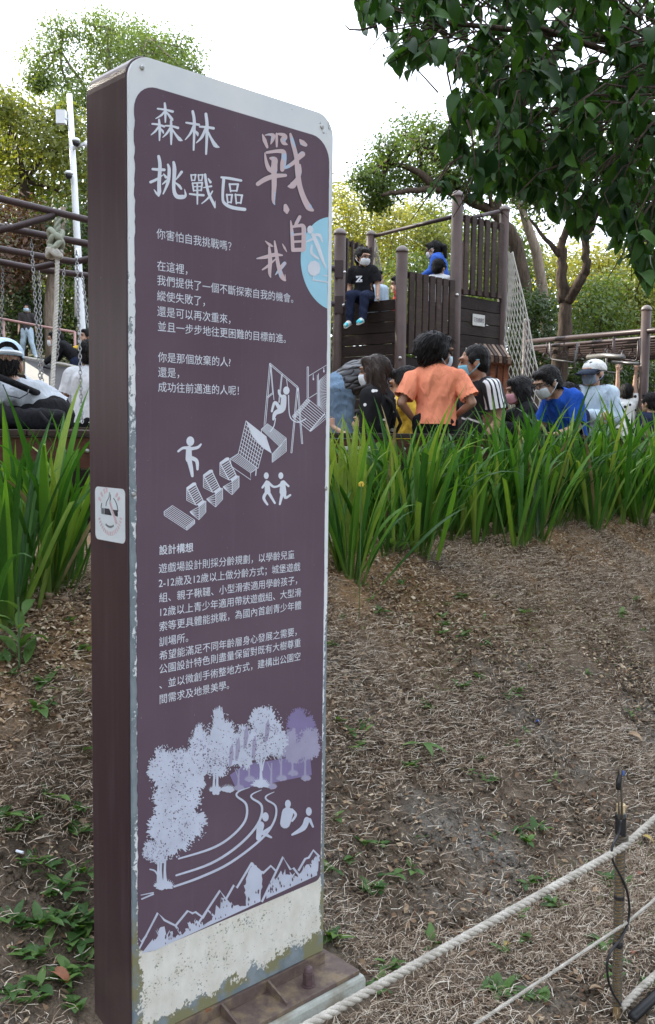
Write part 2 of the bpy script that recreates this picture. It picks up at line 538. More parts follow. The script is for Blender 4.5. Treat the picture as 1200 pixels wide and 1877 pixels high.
def clods(n):
    x, y, v = spots_on_bank(n, (-2.0, 6.5), (-.4, 3.6))
    m = len(x); z = gz(x, y); s = rng.uniform(.004, .015, m) * rng.uniform(.5, 1.2, m)
    base = np.array([[1, 0, 0], [-1, 0, 0], [0, 1, 0], [0, -1, 0], [0, 0, 1], [0, 0, -1.]])
    V = base[None] * s[:, None, None] * rng.uniform(.6, 1.3, (m, 6, 1)) + rng.normal(0, .15, (m, 6, 3)) * s[:, None, None] + np.stack([x, y, z + s * .3], -1)[:, None]
    f = np.array([(0, 2, 4), (2, 1, 4), (1, 3, 4), (3, 0, 4), (2, 0, 5), (1, 2, 5), (3, 1, 5), (0, 3, 5)])
    tri = ((np.arange(m) * 6)[:, None, None] + f[None]).reshape(-1, 3)
    return big_mesh('soil_clods', V.reshape(-1, 3), tri, M['soil'])
o = obj('soil_clods', clods(60000), None)
tag(o, 'small crumbs of grey brown soil on the bank', kind='stuff')
o = obj('wood_chips', chips(70000), None)
tag(o, 'pale brown mulch chips under the irises', kind='stuff')

# ================================================================== TREES BEHIND
M['bark_dark'] = bark('dark_bark', (.028, .02, .015), (.10, .072, .052))
M['bark_pale'] = bark('pale_bark', (.13, .10, .075), (.32, .26, .20))
M['leaf_dark'] = leafmat('dark_green_leaf', (.022, .045, .014), (.07, .115, .03), .3)
M['leaf_mid'] = leafmat('mid_green_leaf', (.045, .085, .02), (.15, .21, .055), .42)
M['leaf_fine'] = leafmat('fine_green_leaf', (.075, .13, .035), (.22, .28, .09), .45)
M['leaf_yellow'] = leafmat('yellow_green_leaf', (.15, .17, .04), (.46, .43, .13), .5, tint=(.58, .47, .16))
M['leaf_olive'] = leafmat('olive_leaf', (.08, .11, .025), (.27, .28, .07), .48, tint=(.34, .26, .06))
M['leaf_rust'] = leafmat('rust_leaf', (.05, .03, .02), (.20, .10, .06), .3, tint=(.28, .12, .06))

def leaf_cloud(name, blobs, mat, size, per=1.0, up=.35, droop=0.0):
    """many small folded leaves gathered in clumps inside rounded masses; blobs: (centre, radius)"""
    Vs = []; At = []
    for c, r in blobs:
        c = np.asarray(c, float); r = np.asarray(r, float) * np.ones(3)
        vol = float(np.prod(r)) ** (1 / 3)
        nc = max(8, int(40 * per))
        d = rng.normal(0, 1, (nc, 3)); d /= np.linalg.norm(d, axis=1)[:, None]
        rad = rng.uniform(.35, 1.02, nc) ** .6
        cc = c + d * r * rad[:, None]
        nl = int(np.clip(1.5 * (vol / size) ** 2 * 14 / nc * per, 20, 700))
        p = np.repeat(cc, nl, 0) + rng.normal(0, 1, (nc * nl, 3)) * (.20 * vol + size) * np.array([1, 1, .72])
        sh = np.repeat(rng.uniform(-.22, .22, nc), nl)
        n = len(p)
        nr = rng.normal(0, .6, (n, 3)) + np.clip((p - c) / r, -1.3, 1.3) * 1.0; nr[:, 2] += up * 1.6; nr /= np.linalg.norm(nr, axis=1)[:, None]
        t = rng.normal(0, 1, (n, 3)); t[:, 2] -= droop; t -= nr * (t * nr).sum(1)[:, None]; t /= np.linalg.norm(t, axis=1)[:, None]
        b = np.cross(nr, t)
        s = (size * rng.uniform(.55, 1.35, n))[:, None]
        V = np.stack([p - t * s * .5, p + b * s * .24 + nr * s * .05, p + t * s * .55, p - b * s * .24 + nr * s * .05], 1)
        Vs.append(V.reshape(-1, 3)); At.append(np.repeat(np.clip(rng.normal(.45, .15, n) + sh, 0, 1), 4))
    V = np.concatenate(Vs); n = len(V) // 4
    return big_mesh(name, V, np.arange(n * 4).reshape(n, 4), mat, attr=np.concatenate(At))

def tree(label, base, trunk, limbs, blobs, leafm, barkm, size, per=1.0, group=None, name='tree', cat='tree', r0=.16, droop=0.0, up=.35):
    """trunk: points from the base; limbs: lists of points; blobs: foliage masses"""
    base = np.asarray(base, float)
    t = thing(name, base, label, cat, group)
    mb = MB()
    pts = np.array([base] + [np.asarray(p, float) for p in trunk])
    def smooth(pts, k=5, jit=.0):
        pts = np.asarray(pts, float)
        s = np.linspace(0, len(pts) - 1, (len(pts) - 1) * k + 1)
        out = np.stack([np.interp(s, np.arange(len(pts)), pts[:, i]) for i in range(3)], -1)
        for _ in range(2):
            out[1:-1] = (out[:-2] + 2 * out[1:-1] + out[2:]) / 4
        out[1:-1] += rng.normal(0, jit, out[1:-1].shape)
        return out
    q = smooth(pts, jit=r0 * .06)
    q[0] -= (0, 0, .25)
    mb.tube(q, np.linspace(r0 * 1.15, r0 * .6, len(q)), 10)
    tr = obj('trunk', mb, barkm, t, smooth=True)
    mb = MB()
    for lp in limbs:
        rr = r0 * .55
        lp = list(lp)
        if isinstance(lp[0], float): rr = lp.pop(0)
        q = smooth(lp, jit=rr * .12)
        mb.tube(q, np.linspace(rr, rr * .3, len(q)), 7)
    # twigs into the foliage masses
    top = pts[-1]
    for c, r in blobs:
        c = np.asarray(c, float); rv = np.mean(r)
        allp = [top] + [np.asarray(l[-1], float) for l in limbs]
        a = min(allp, key=lambda q_: np.linalg.norm(q_ - c))
        q = smooth([a, (a + c) / 2 + rng.normal(0, .08 * rv, 3), c], jit=.01)
        mb.tube(q, np.linspace(r0 * .3, r0 * .1, len(q)), 5)
        for _ in range(4):
            d = rng.normal(0, 1, 3); d /= np.linalg.norm(d)
            e = c + d * np.asarray(r) * .85
            q = smooth([c, (c + e) / 2 + rng.normal(0, .1 * rv, 3), e], jit=.01)
            mb.tube(q, np.linspace(r0 * .12, r0 * .03, len(q)), 4, cap=False)
    if mb.n: obj('limbs', mb, barkm, t, smooth=True)
    cr = obj('crown', leaf_cloud('crown', [(np.asarray(c) - base, r) for c, r in blobs], leafm, size, per, up, droop), None, t)
    cr['kind'] = 'stuff'
    return t

def bl(lst, D, jitter=1.2):
    """foliage masses given where they are seen: (px, py, radius px[, depth offset])"""
    out = []
    for i, b in enumerate(lst):
        Y = D + (b[3] if len(b) > 3 else float(rng.uniform(-jitter, jitter)))
        r = b[2] * Y / F_PX
        out.append((P(b[0], b[1], Y), (r, r * 1.0, r * .85)))
    return out
def gp(px, Y):
    """the ground under a pixel column at a distance"""
    x = P(px, 800, Y)[0]
    return np.array([x, Y, float(gz(x, Y))])

# upper left: tall airy tree and the dark wood on the slope
D = 23
tree('tall airy tree with fine feathery foliage rising behind the sign top', gp(232, D), [P(225, 420, D), P(210, 250, D), P(195, 190, D)],
     [[P(210, 250, D), P(160, 170, D), P(110, 90, D)], [P(205, 230, D), P(240, 130, D), P(270, 70, D)], [P(205, 210, D), P(200, 120, D), P(195, 50, D)]],
     bl([(75, 105, 42), (110, 62, 36), (120, 150, 40), (70, 150, 20), (175, 52, 44), (225, 62, 46), (205, 120, 60), (255, 105, 52), (285, 90, 42), (300, 140, 50), (330, 85, 38), (345, 135, 34), (250, 165, 55), (165, 180, 34), (120, 195, 22)], D, 1.6),
     M['leaf_fine'], M['bark_pale'], .078, 1.75, r0=.13, droop=1.0)
D = 20
tree('dense dark tree filling the left edge above the pipe frame', gp(30, D), [P(40, 500, D), P(45, 330, D)], [[P(45, 330, D), P(20, 240, D)], [P(45, 330, D), P(100, 260, D)]],
     bl([(25, 215, 48), (60, 235, 48), (10, 270, 50), (60, 290, 55), (105, 275, 48), (140, 300, 50), (30, 340, 55), (90, 350, 60), (150, 370, 60), (120, 230, 30), (5, 190, 36)], D),
     M['leaf_olive'], M['bark_dark'], .11, 1.15, r0=.16)
D = 21.5
tree('yellowing tree at the left edge among the darker crowns', gp(-30, D), [P(-25, 420, D), P(-15, 320, D)], [[P(-15, 320, D), P(0, 280, D)]],
     bl([(-15, 265, 45), (5, 300, 40), (-25, 330, 40)], D, .5), M['leaf_yellow'], M['bark_dark'], .1, 1.0, r0=.11)
D = 18
tree('dark evergreen behind the white lamp post', gp(165, D), [P(160, 520, D), P(155, 420, D)], [[P(155, 420, D), P(120, 380, D)]],
     bl([(150, 425, 60), (105, 420, 52), (180, 380, 50), (195, 470, 60), (140, 480, 55), (200, 550, 60)], D), M['leaf_dark'], M['bark_dark'], .1, 1.1, r0=.12)
D = 17.2
tree('rust brown shrub on the slope above the walking man', gp(45, D), [P(50, 520, D)], [[P(50, 520, D), P(20, 440, D)], [P(50, 520, D), P(80, 430, D)]],
     bl([(15, 400, 40), (55, 415, 45), (30, 455, 45), (80, 470, 40), (10, 500, 40)], D, .6), M['leaf_rust'], M['bark_dark'], .09, .8, name='shrub', cat='shrub', r0=.06)
for i, (px, lst, lab, mt) in enumerate([
        (25, [(10, 540, 45), (45, 560, 40), (20, 600, 40), (60, 600, 42)], 'low dark shrub behind the walking man', 'leaf_dark'),
        (105, [(100, 520, 42), (85, 570, 40), (115, 570, 40), (100, 615, 38), (75, 620, 30)], 'leafy green shrub beside the thick hanging rope', 'leaf_mid'),
        (160, [(150, 560, 42), (165, 610, 42), (190, 590, 50), (140, 640, 30)], 'dark green shrub beside the base of the white lamp post', 'leaf_dark')]):
    D = 17.4 + .3 * i
    tree(lab, gp(px, D), [P(px, 610, D)], [], bl(lst, D, .5), M[mt], M['bark_dark'], .085, .95, name='shrub', cat='shrub', r0=.05)
D = 16.8
tb = thing('bare_tree', gp(96, D), 'bare pale curved trunk standing behind the thick hanging rope', 'tree')
mb = MB(); q = np.array([gp(96, D) - (0, 0, .2), P(92, 620, D), P(89, 570, D), P(95, 510, D), P(110, 450, D), P(115, 380, D)])
mb.tube(q, [.11, .10, .095, .09, .075, .05], 9); obj('trunk', mb, M['bark_pale'], tb, smooth=True)

# wood further up the left slope, hides the horizon behind the sign
for i, (px, D) in enumerate([(-40, 30), (60, 31), (170, 29), (300, 28), (420, 30), (530, 29)]):
    lst = [(px + rng.uniform(-50, 50), rng.uniform(230 if px < 250 else 430, 640), rng.uniform(50, 75)) for _ in range(11)]
    tree('tree in the green wood up the left slope', gp(px, D), [P(px, 520, D)], [], bl(lst, D), M['leaf_mid' if i % 2 else 'leaf_dark'], M['bark_dark'], .17, .7, group='trees of the wood up the left slope', r0=.2)

# right: yellow lit trees, the camphor, the forked trunk
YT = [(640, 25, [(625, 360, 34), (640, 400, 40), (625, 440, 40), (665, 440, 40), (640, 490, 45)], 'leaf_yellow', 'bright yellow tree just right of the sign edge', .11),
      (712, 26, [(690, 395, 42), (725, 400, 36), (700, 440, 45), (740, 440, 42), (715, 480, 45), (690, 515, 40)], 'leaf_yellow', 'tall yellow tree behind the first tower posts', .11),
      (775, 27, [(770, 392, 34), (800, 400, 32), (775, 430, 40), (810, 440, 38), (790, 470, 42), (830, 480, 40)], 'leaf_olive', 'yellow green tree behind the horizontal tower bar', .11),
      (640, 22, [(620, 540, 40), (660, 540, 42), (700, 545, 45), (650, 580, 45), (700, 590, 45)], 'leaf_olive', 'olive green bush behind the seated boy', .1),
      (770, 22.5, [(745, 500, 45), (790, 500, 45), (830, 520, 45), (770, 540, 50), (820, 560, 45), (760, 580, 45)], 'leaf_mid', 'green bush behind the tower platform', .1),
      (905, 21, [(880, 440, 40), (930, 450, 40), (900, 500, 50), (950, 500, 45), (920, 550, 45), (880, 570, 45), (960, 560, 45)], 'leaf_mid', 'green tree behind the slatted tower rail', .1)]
for px, D, lst, mt, lab, s in YT:
    tree(lab, gp(px, D), [P(px, 560, D), P(px + 3, 450 if D > 24 else 540, D)], [], bl(lst, D, .9), M[mt], M['bark_pale'], s, 1.05, r0=.09)
for q in [[(712, 600), (716, 470), (722, 380), (715, 330)], [(640, 600), (650, 440), (640, 340)]]:
    pass
D = 18.5
tree('spreading camphor tree with dark crooked limbs beyond the tower', gp(975, D), [P(965, 560, D), P(945, 440, D), P(905, 390, D)],
     [[.10, P(905, 390, D), P(850, 362, D), P(800, 345, D - .5), P(740, 350, D - .8), P(700, 358, D - 1)], [P(850, 362, D), P(810, 300, D), P(770, 260, D)], [P(905, 390, D), P(930, 330, D), P(950, 280, D)], [P(800, 345, D - .5), P(760, 310, D - .5), P(710, 300, D - .5)]],
     bl([(745, 245, 36), (785, 240, 36), (720, 275, 34), (765, 285, 42), (810, 275, 40), (690, 305, 34), (670, 325, 22), (725, 325, 34), (700, 350, 26), (690, 372, 14), (770, 330, 26), (815, 315, 34), (850, 260, 45), (880, 310, 45), (840, 345, 28), (920, 270, 55), (930, 350, 45), (960, 320, 50)], D, 1.2),
     M['leaf_mid'], M['bark_dark'], .085, .95, r0=.17)
D = 14.2
tree('large forked tree with rough dark bark behind the monkey bars', gp(1025, D), [P(1022, 690, D), P(1036, 600, D), P(1036, 545, D)],
     [[.098, P(1036, 552, D), P(1030, 500, D), P(1028, 450, D), P(1045, 400, D), P(1040, 330, D)], [.088, P(1038, 552, D), P(1060, 520, D - .2), P(1078, 490, D - .3), P(1070, 440, D - .3), P(1100, 380, D - .3), P(1120, 300, D - .3)],
      [.05, P(1028, 470, D), P(1000, 440, D), P(970, 400, D)]],
     bl([(960, 300, 60), (1010, 270, 60), (1060, 300, 60), (1110, 270, 70), (1160, 330, 70), (1200, 290, 70), (990, 360, 40), (1140, 380, 40), (1190, 410, 45), (930, 240, 60), (1080, 220, 70), (1180, 200, 80)], D, .9),
     M['leaf_dark'], M['bark_dark'], .085, .9, r0=.135)
D = 19
tt = thing('bare_tree', gp(1004, D), 'pale leaning trunk left of the forked dark tree', 'tree')
mb = MB(); q = np.array([gp(1004, D) - (0, 0, .2), P(1000, 590, D), P(993, 520, D), P(983, 460, D), P(965, 410, D), P(950, 360, D)])
mb.tube(q, [.13, .115, .105, .10, .09, .06], 9); obj('trunk', mb, M['bark_pale'], tt, smooth=True)
RB = [(960, 17.5, [(950, 560, 30), (975, 600, 38), (990, 560, 32), (960, 630, 36), (1000, 640, 40)], 'leaf_dark', 'dark bush between the rope net and the forked trunk', .085),
      (1095, 19, [(1075, 560, 40), (1110, 540, 42), (1090, 600, 40), (1130, 590, 40), (1070, 630, 40)], 'leaf_mid', 'bright green bush right of the forked trunk', .09),
      (1160, 20, [(1150, 530, 45), (1190, 520, 48), (1170, 580, 45), (1210, 580, 45), (1140, 560, 36)], 'leaf_olive', 'yellow green bush at the right edge behind the monkey bars', .1),
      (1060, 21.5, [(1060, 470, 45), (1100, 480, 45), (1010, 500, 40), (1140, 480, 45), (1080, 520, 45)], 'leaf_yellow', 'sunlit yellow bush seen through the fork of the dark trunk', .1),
      (1190, 22, [(1180, 460, 50), (1220, 470, 50), (1200, 510, 50)], 'leaf_olive', 'tall olive bush at the right edge under the dark leaves', .1),
      (1100, 16.6, [(1060, 690, 30), (1100, 700, 32), (1140, 680, 34), (1180, 690, 34), (1120, 740, 34), (1180, 740, 34)], 'leaf_dark', 'low dark bush under the monkey bars', .085)]
for px, D, lst, mt, lab, s in RB:
    tree(lab, gp(px, D), [P(px, 620, D)], [], bl(lst, D, .6), M[mt], M['bark_dark'], s, 1.0, name='bush', cat='bush', r0=.05)
for i, (px, D) in enumerate([(620, 33), (720, 34), (830, 33), (940, 32), (1040, 34), (1150, 32), (1260, 33)]):
    lst = [(px + rng.uniform(-60, 60), rng.uniform(430, 680), rng.uniform(55, 75)) for _ in range(10)]
    tree('tree in the distant wood behind the playground', gp(px, D), [P(px, 560, D)], [], bl(lst, D), M['leaf_olive' if i % 2 else 'leaf_mid'], M['bark_dark'], .18, .7, group='trees of the distant wood', r0=.2)

# tall trees on the slope out of view to the left, they keep the playground in shade
proto = None
for i, (x, y, s) in enumerate([(-15.0, 3.0, 1.0), (-12.6, 7.2, 1.05), (-12.2, 11.2, 1.1), (-12.0, 15.2, 1.05), (-12.4, 19.2, .95), (-15.5, 9.5, 1.15), (-14.2, 14.5, 1.1)]):
    b = np.array([x, y, float(gz(x, y))])
    if proto is None:
        blobs = []
        for k in range(17):
            a = rng.uniform(0, 6.28); rr = rng.uniform(.4, 2.5); zz = rng.uniform(3.2, 11.5)
            blobs.append((b + (rr * math.cos(a), rr * math.sin(a), zz), (1.5, 1.5, 1.3)))
        proto = tree('tall shade tree on the slope left of the playground', b, [b + (0.1, 0, 3), b + (.2, .1, 8)], [], blobs, M['leaf_dark'], M['bark_dark'], .3, 1.0, group='shade trees on the left slope', r0=.25)
        proto.scale = (s,) * 3
    else:
        c = copy_thing(proto, b, rotz=i * 1.3)
        c.scale = (s,) * 3

for i, (x, y, s) in enumerate([(-9.5, -4.5, 1.0), (-4.0, -8.0, 1.1), (2.5, -9.5, 1.05), (8.0, -8.0, 1.15), (12.0, -2.0, 1.1), (12.5, 4.5, 1.1)]):  # unseen trees added behind and to the right, they cut low-angle sky light
    c = copy_thing(proto, np.array([x, y, float(gz(x, y))]), rotz=i * 2.1 + .4, label='tall unseen tree added behind the camera to cut low light')
    c.scale = (s,) * 3; c['group'] = 'unseen trees added behind the camera'

# ================================================================== THE SIGN
ROT_S = math.pi / 2 - YAW
SZ0 = 0.036                                  # top of the base plate
SIGN_BASE = np.array([SX, SY, SZ0])
def st(px, py):
    """where on the sign's face (metres along, metres up) a point of its print is"""
    q = Pv(px, py, SIGN_BASE, E2)
    return (q - SIGN_BASE) @ E1, q[2] - SZ0
def local(s, d, z): return (s, d, z)
s_tl, z_tl = st(232, 88); s_tr, z_tr = st(608, 213)
Z_TOP = (z_tl + z_tr) / 2
Z_BOT = st(592, 1741)[1]

sign = thing('information_sign', SIGN_BASE, 'tall purple and white park sign with rounded top corners and peeling paint', 'sign', rotz=ROT_S)
def roundrect(x0, z0, x1, z1, rs, n=8):
    """rs: radii bl, br, tr, tl"""
    out = []
    for (cx, cz, a0), r in zip(((x0, z0, 180), (x1, z0, 270), (x1, z1, 0), (x0, z1, 90)), rs):
        ccx = cx + (r if cx == x0 else -r); ccz = cz + (r if cz == z0 else -r)
        if r <= 0: out.append((cx, cz)); continue
        for k in range(n + 1):
            a = R(a0 + 90 * k / n); out.append((ccx + r * math.cos(a), ccz + r * math.sin(a)))
    return out
def slab(outline, d0, d1, mb=None, m=0):
    mb = mb or MB(); n = len(outline)
    V = [(x, d0, z) for x, z in outline] + [(x, d1, z) for x, z in outline]
    F = [tuple(range(n)), tuple(range(2 * n - 1, n - 1, -1))] + [(i + n, (i + 1) % n + n, (i + 1) % n, i) for i in range(n)]
    return mb.add(V, F, m)

def signbody():
    t = NT('brown_sign_paint'); co = t.coord(); x = t.xyz(co)
    n = t.noise(t.scaled(co, (1, 1, .25)), 9, 5)
    c = t.mix(t.mapr(n, .3, .7), (.042, .021, .026), (.060, .034, .038))
    stv = t.noise(t.scaled(co, (1, 1, .05)), 40, 5, .65)
    c = t.mix(t.mapr(stv, .5, .75, 0, .4), c, (.10, .07, .075))
    c = t.mix(t.mapr(t.math('SUBTRACT', t.mapr(x[2], 0, .5, 1, 0), t.noise(co, 8, 4)), .05, .5, 0, .4), c, (.13, .10, .08))
    scr = t.mapr(t.noise(t.scaled(co, (1, 1, .5)), 120, 2), .76, .8)
    c = t.mix(t.math('MULTIPLY', scr, .35), c, (.3, .27, .27))
    t.bump(t.noise(co, 60, 2), .03, .002)
    return t.done(c, .36, 0, .38)
M['sign_brown'] = signbody()
def signpanel():
    t = NT('weathered_white_panel'); co = t.coord(); x = t.xyz(co)
    s, z = x[0], x[2]
    nf = t.noise(co, 85, 8, .68); nm = t.noise(t.scaled(co, (1, 1, .6)), 22, 6, .6); nl = t.noise(co, 5, 4)
    left = t.math('MULTIPLY', t.mapr(s, .0, .06, 1, 0), t.mapr(z, 1.3, 2.1, .92, .30))
    right = t.math('MULTIPLY', t.mapr(s, SW - .03, SW, 0, 1), t.mapr(z, .75, 1.35, 1, .30))
    bot = t.mapr(t.math('ADD', z, t.math('MULTIPLY', t.math('SUBTRACT', s, SW / 2), -.05)), Z_BOT, Z_BOT + .1, 1.0, .0)
    topr = t.math('MULTIPLY', t.mapr(z, Z_TOP - .13, Z_TOP - .06, 0, .38), t.mapr(s, SW * .5, SW, 0, 1))
    wear = t.math('MAXIMUM', t.math('MAXIMUM', left, right), t.math('MAXIMUM', bot, topr))
    val = t.math('ADD', t.math('ADD', t.math('MULTIPLY', nf, .5), t.math('MULTIPLY', nm, .62)), t.math('MULTIPLY', wear, .45))
    mask = t.mapr(val, .80, .83)
    # small chips in the lower cream part
    low = t.mapr(z, .30, .42, 1, 0)
    chip = t.math('MULTIPLY', low, t.mapr(t.math('ADD', t.math('MULTIPLY', t.noise(co, 150, 6, .7), 1.0), t.math('MULTIPLY', t.noise(co, 16, 3), .5)), .86, .9))
    mask = t.math('MAXIMUM', mask, chip)
    white = t.mix(t.mapr(nl, .35, .65), (.72, .77, .80), (.82, .84, .85))
    cream = t.mix(t.mapr(nm, .35, .65), (.68, .66, .58), (.80, .785, .72))
    white = t.mix(t.mapr(z, .33, .5, 1, 0), white, cream)
    metal = t.mix(t.mapr(nm, .4, .6), (.16, .20, .225), (.24, .285, .31))
    olive = t.mapr(t.math('ADD', t.noise(co, 14, 5), t.math('MULTIPLY', low, .12)), .55, .66)
    metal = t.mix(t.math('MULTIPLY', olive, low), metal, (.22, .21, .11))
    c = t.mix(mask, white, metal)
    t.bump(t.math('MULTIPLY', mask, -1), .35, .002)
    t.l.new(t.mapr(mask, 0, 1, .42, .55), t.b.inputs['Roughness'])
    t.put(t.b.inputs['Base Color'], c)
    return t.mat
M['sign_white'] = signpanel()
def purplemat(name, a, b, spec=.22, rough=.5):
    t = NT(name); co = t.coord()
    n = t.noise(co, 2.5, 4)
    c = t.mix(t.mapr(n, .35, .65), a, b)
    stv = t.noise(t.scaled(co, (1, 1, .04)), 46, 5, .65)
    c = t.mix(t.mapr(stv, .55, .8, 0, .2), c, tuple(x * 1.6 for x in b))
    spk = t.mapr(t.noise(co, 210, 2), .765, .79)
    c = t.mix(t.math('MULTIPLY', spk, .6), c, (.5, .5, .54))
    t.bump(t.noise(co, 30, 3), .03, .002)
    return t.done(c, rough, 0, spec)
M['purple'] = purplemat('faded_purple_print', (.116, .074, .102), (.138, .094, .124))
M['print_white'] = paint('white_print', (.72, .76, .84), .5, .06, 20, 0)
M['print_shadow'] = paint('dark_print_shadow', (.075, .06, .085), .5, .1, 20, 0)
M['print_grey'] = paint('pale_lilac_print', (.56, .60, .72), .5, .1, 14, 0)
M['print_violet'] = paint('violet_print', (.23, .19, .36), .5, .1, 14, 0)
M['print_mist'] = paint('grey_violet_print', (.36, .34, .48), .5, .1, 14, 0)
M['print_blue'] = paint('pale_blue_print', (.36, .68, .84), .5, .05, 14, 0)
def pinkmat():
    t = NT('pink_print'); co = t.coord()
    n = t.noise(co, 26, 4)
    c = t.mix(t.mapr(n, .56, .60), (.64, .50, .52), (.46, .58, .74))
    return t.done(c, .5)
M['print_pink'] = pinkmat()

# casing with open base, dark trim line in front of it
mb = slab(roundrect(0, 0, SW, Z_TOP, (0, 0, .06, .06)), 0.006, SD)
obj('casing', mb, M['sign_brown'], sign, local=True, bevel=.003)
mb = slab(roundrect(.0045, Z_BOT, SW - .0015, Z_TOP - .004, (0, 0, .057, .057)), -.0015, 0.0065)
obj('panel', mb, M['sign_white'], sign, local=True)
# purple printed field
fx0 = (st(244, 300)[0] + st(252, 1600)[0]) / 2; fx1 = (st(601, 300)[0] + st(588, 1560)[0]) / 2
fz1 = (st(271, 157)[1] + st(573, 248)[1]) / 2; fz0 = (st(278, 1742)[1] + st(576, 1616)[1]) / 2
fo = roundrect(fx0, fz0, fx1, fz1, (.04, .02, .062, .062))
# flaked lower left edge of the field
fo2 = []
for i in range(len(fo)):
    a = fo[i]; b = fo[(i + 1) % len(fo)]
    L = math.hypot(b[0] - a[0], b[1] - a[1]); k = max(1, int(L / .012)) if L > .5 else 1
    for j in range(k):
        q = (a[0] + (b[0] - a[0]) * j / k, a[1] + (b[1] - a[1]) * j / k)
        if k > 1 and j > 0: q = (q[0] + random.uniform(-.0015, .0025) * (1 if abs(a[0] - fx0) < .01 else .3), q[1])
        fo2.append(q)
mb = MB(); mb.add([(x, -.0021, z) for x, z in fo2], [tuple(range(len(fo2)))])
obj('printed_field', mb, M['purple'], sign, local=True)

class Ink(MB):
    """flat print on the sign; shapes are traced in pixels and laid on the face"""
    def __init__(s, ox, oy, sc, d=-.0026, clip=None):
        super().__init__(); s.o = (ox, oy, sc); s.d = d; s.k = 0; s.clip = clip
    def pt(s, p):
        a, z = st(s.o[0] + p[0] / s.o[2], s.o[1] + p[1] / s.o[2])
        if s.clip: a = min(max(a, fx0 + .002), fx1 - .001)
        return (a, s.d - (s.k % 64) * 5e-6, z)
    def poly(s, pts, m=0):
        s.add([s.pt(p) for p in pts], [tuple(range(len(pts) - 1, -1, -1))], m); s.k += 1
    def ellipse(s, c, rx, ry, n=18, m=0):
        s.poly([(c[0] + rx * math.cos(2 * math.pi * i / n), c[1] + ry * math.sin(2 * math.pi * i / n)) for i in range(n)], m)
    def stroke(s, pts, w=None, m=0, sub=5, round_=True):
        q = np.array([p[:2] for p in pts], float); ww = np.array([p[2] if len(p) > 2 else w for p in pts], float)
        n = len(q)
        if n > 2 and sub > 1:
            T = np.linspace(0, n - 1, (n - 1) * sub + 1)
            def cr(a):
                out = []
                for t_ in T:
                    i = min(int(t_), n - 2); f = t_ - i
                    p0 = a[max(i - 1, 0)]; p1 = a[i]; p2 = a[i + 1]; p3 = a[min(i + 2, n - 1)]
                    out.append(.5 * (2 * p1 + (p2 - p0) * f + (2 * p0 - 5 * p1 + 4 * p2 - p3) * f * f + (3 * p1 - p0 - 3 * p2 + p3) * f ** 3))
                return np.array(out)
            q = cr(q); ww = np.maximum(np.interp(T, np.arange(n), ww), 1)
        tg = np.gradient(q, axis=0); tg /= np.linalg.norm(tg, axis=1)[:, None] + 1e-9
        nr = np.stack([-tg[:, 1], tg[:, 0]], -1)
        A = q + nr * ww[:, None] / 2; B = q - nr * ww[:, None] / 2
        V = [s.pt(p) for p in A] + [s.pt(p) for p in B]; k = len(q)
        s.add(V, [(i, i + 1, k + i + 1, k + i) for i in range(k - 1)], m); s.k += 1
        if round_:
            for e in (0, -1):
                if ww[e] > 3: s.ellipse(q[e], ww[e] / 2, ww[e] / 2, 10, m); 
    def line(s, pts, w, m=0): s.stroke(pts, w, m, sub=1, round_=False)
    def hatch(s, a, b, c, d, n, w, m=0, edge=True):
        """quad a b c d; n lines from side a-d to side b-c"""
        a, b, c, d = map(np.array, (a, b, c, d))
        for i in range(n + 1):
            t_ = i / n
            s.line([a + (d - a) * t_, b + (c - b) * t_], w, m)
        if edge:
            s.line([a, d], w, m); s.line([b, c], w, m)

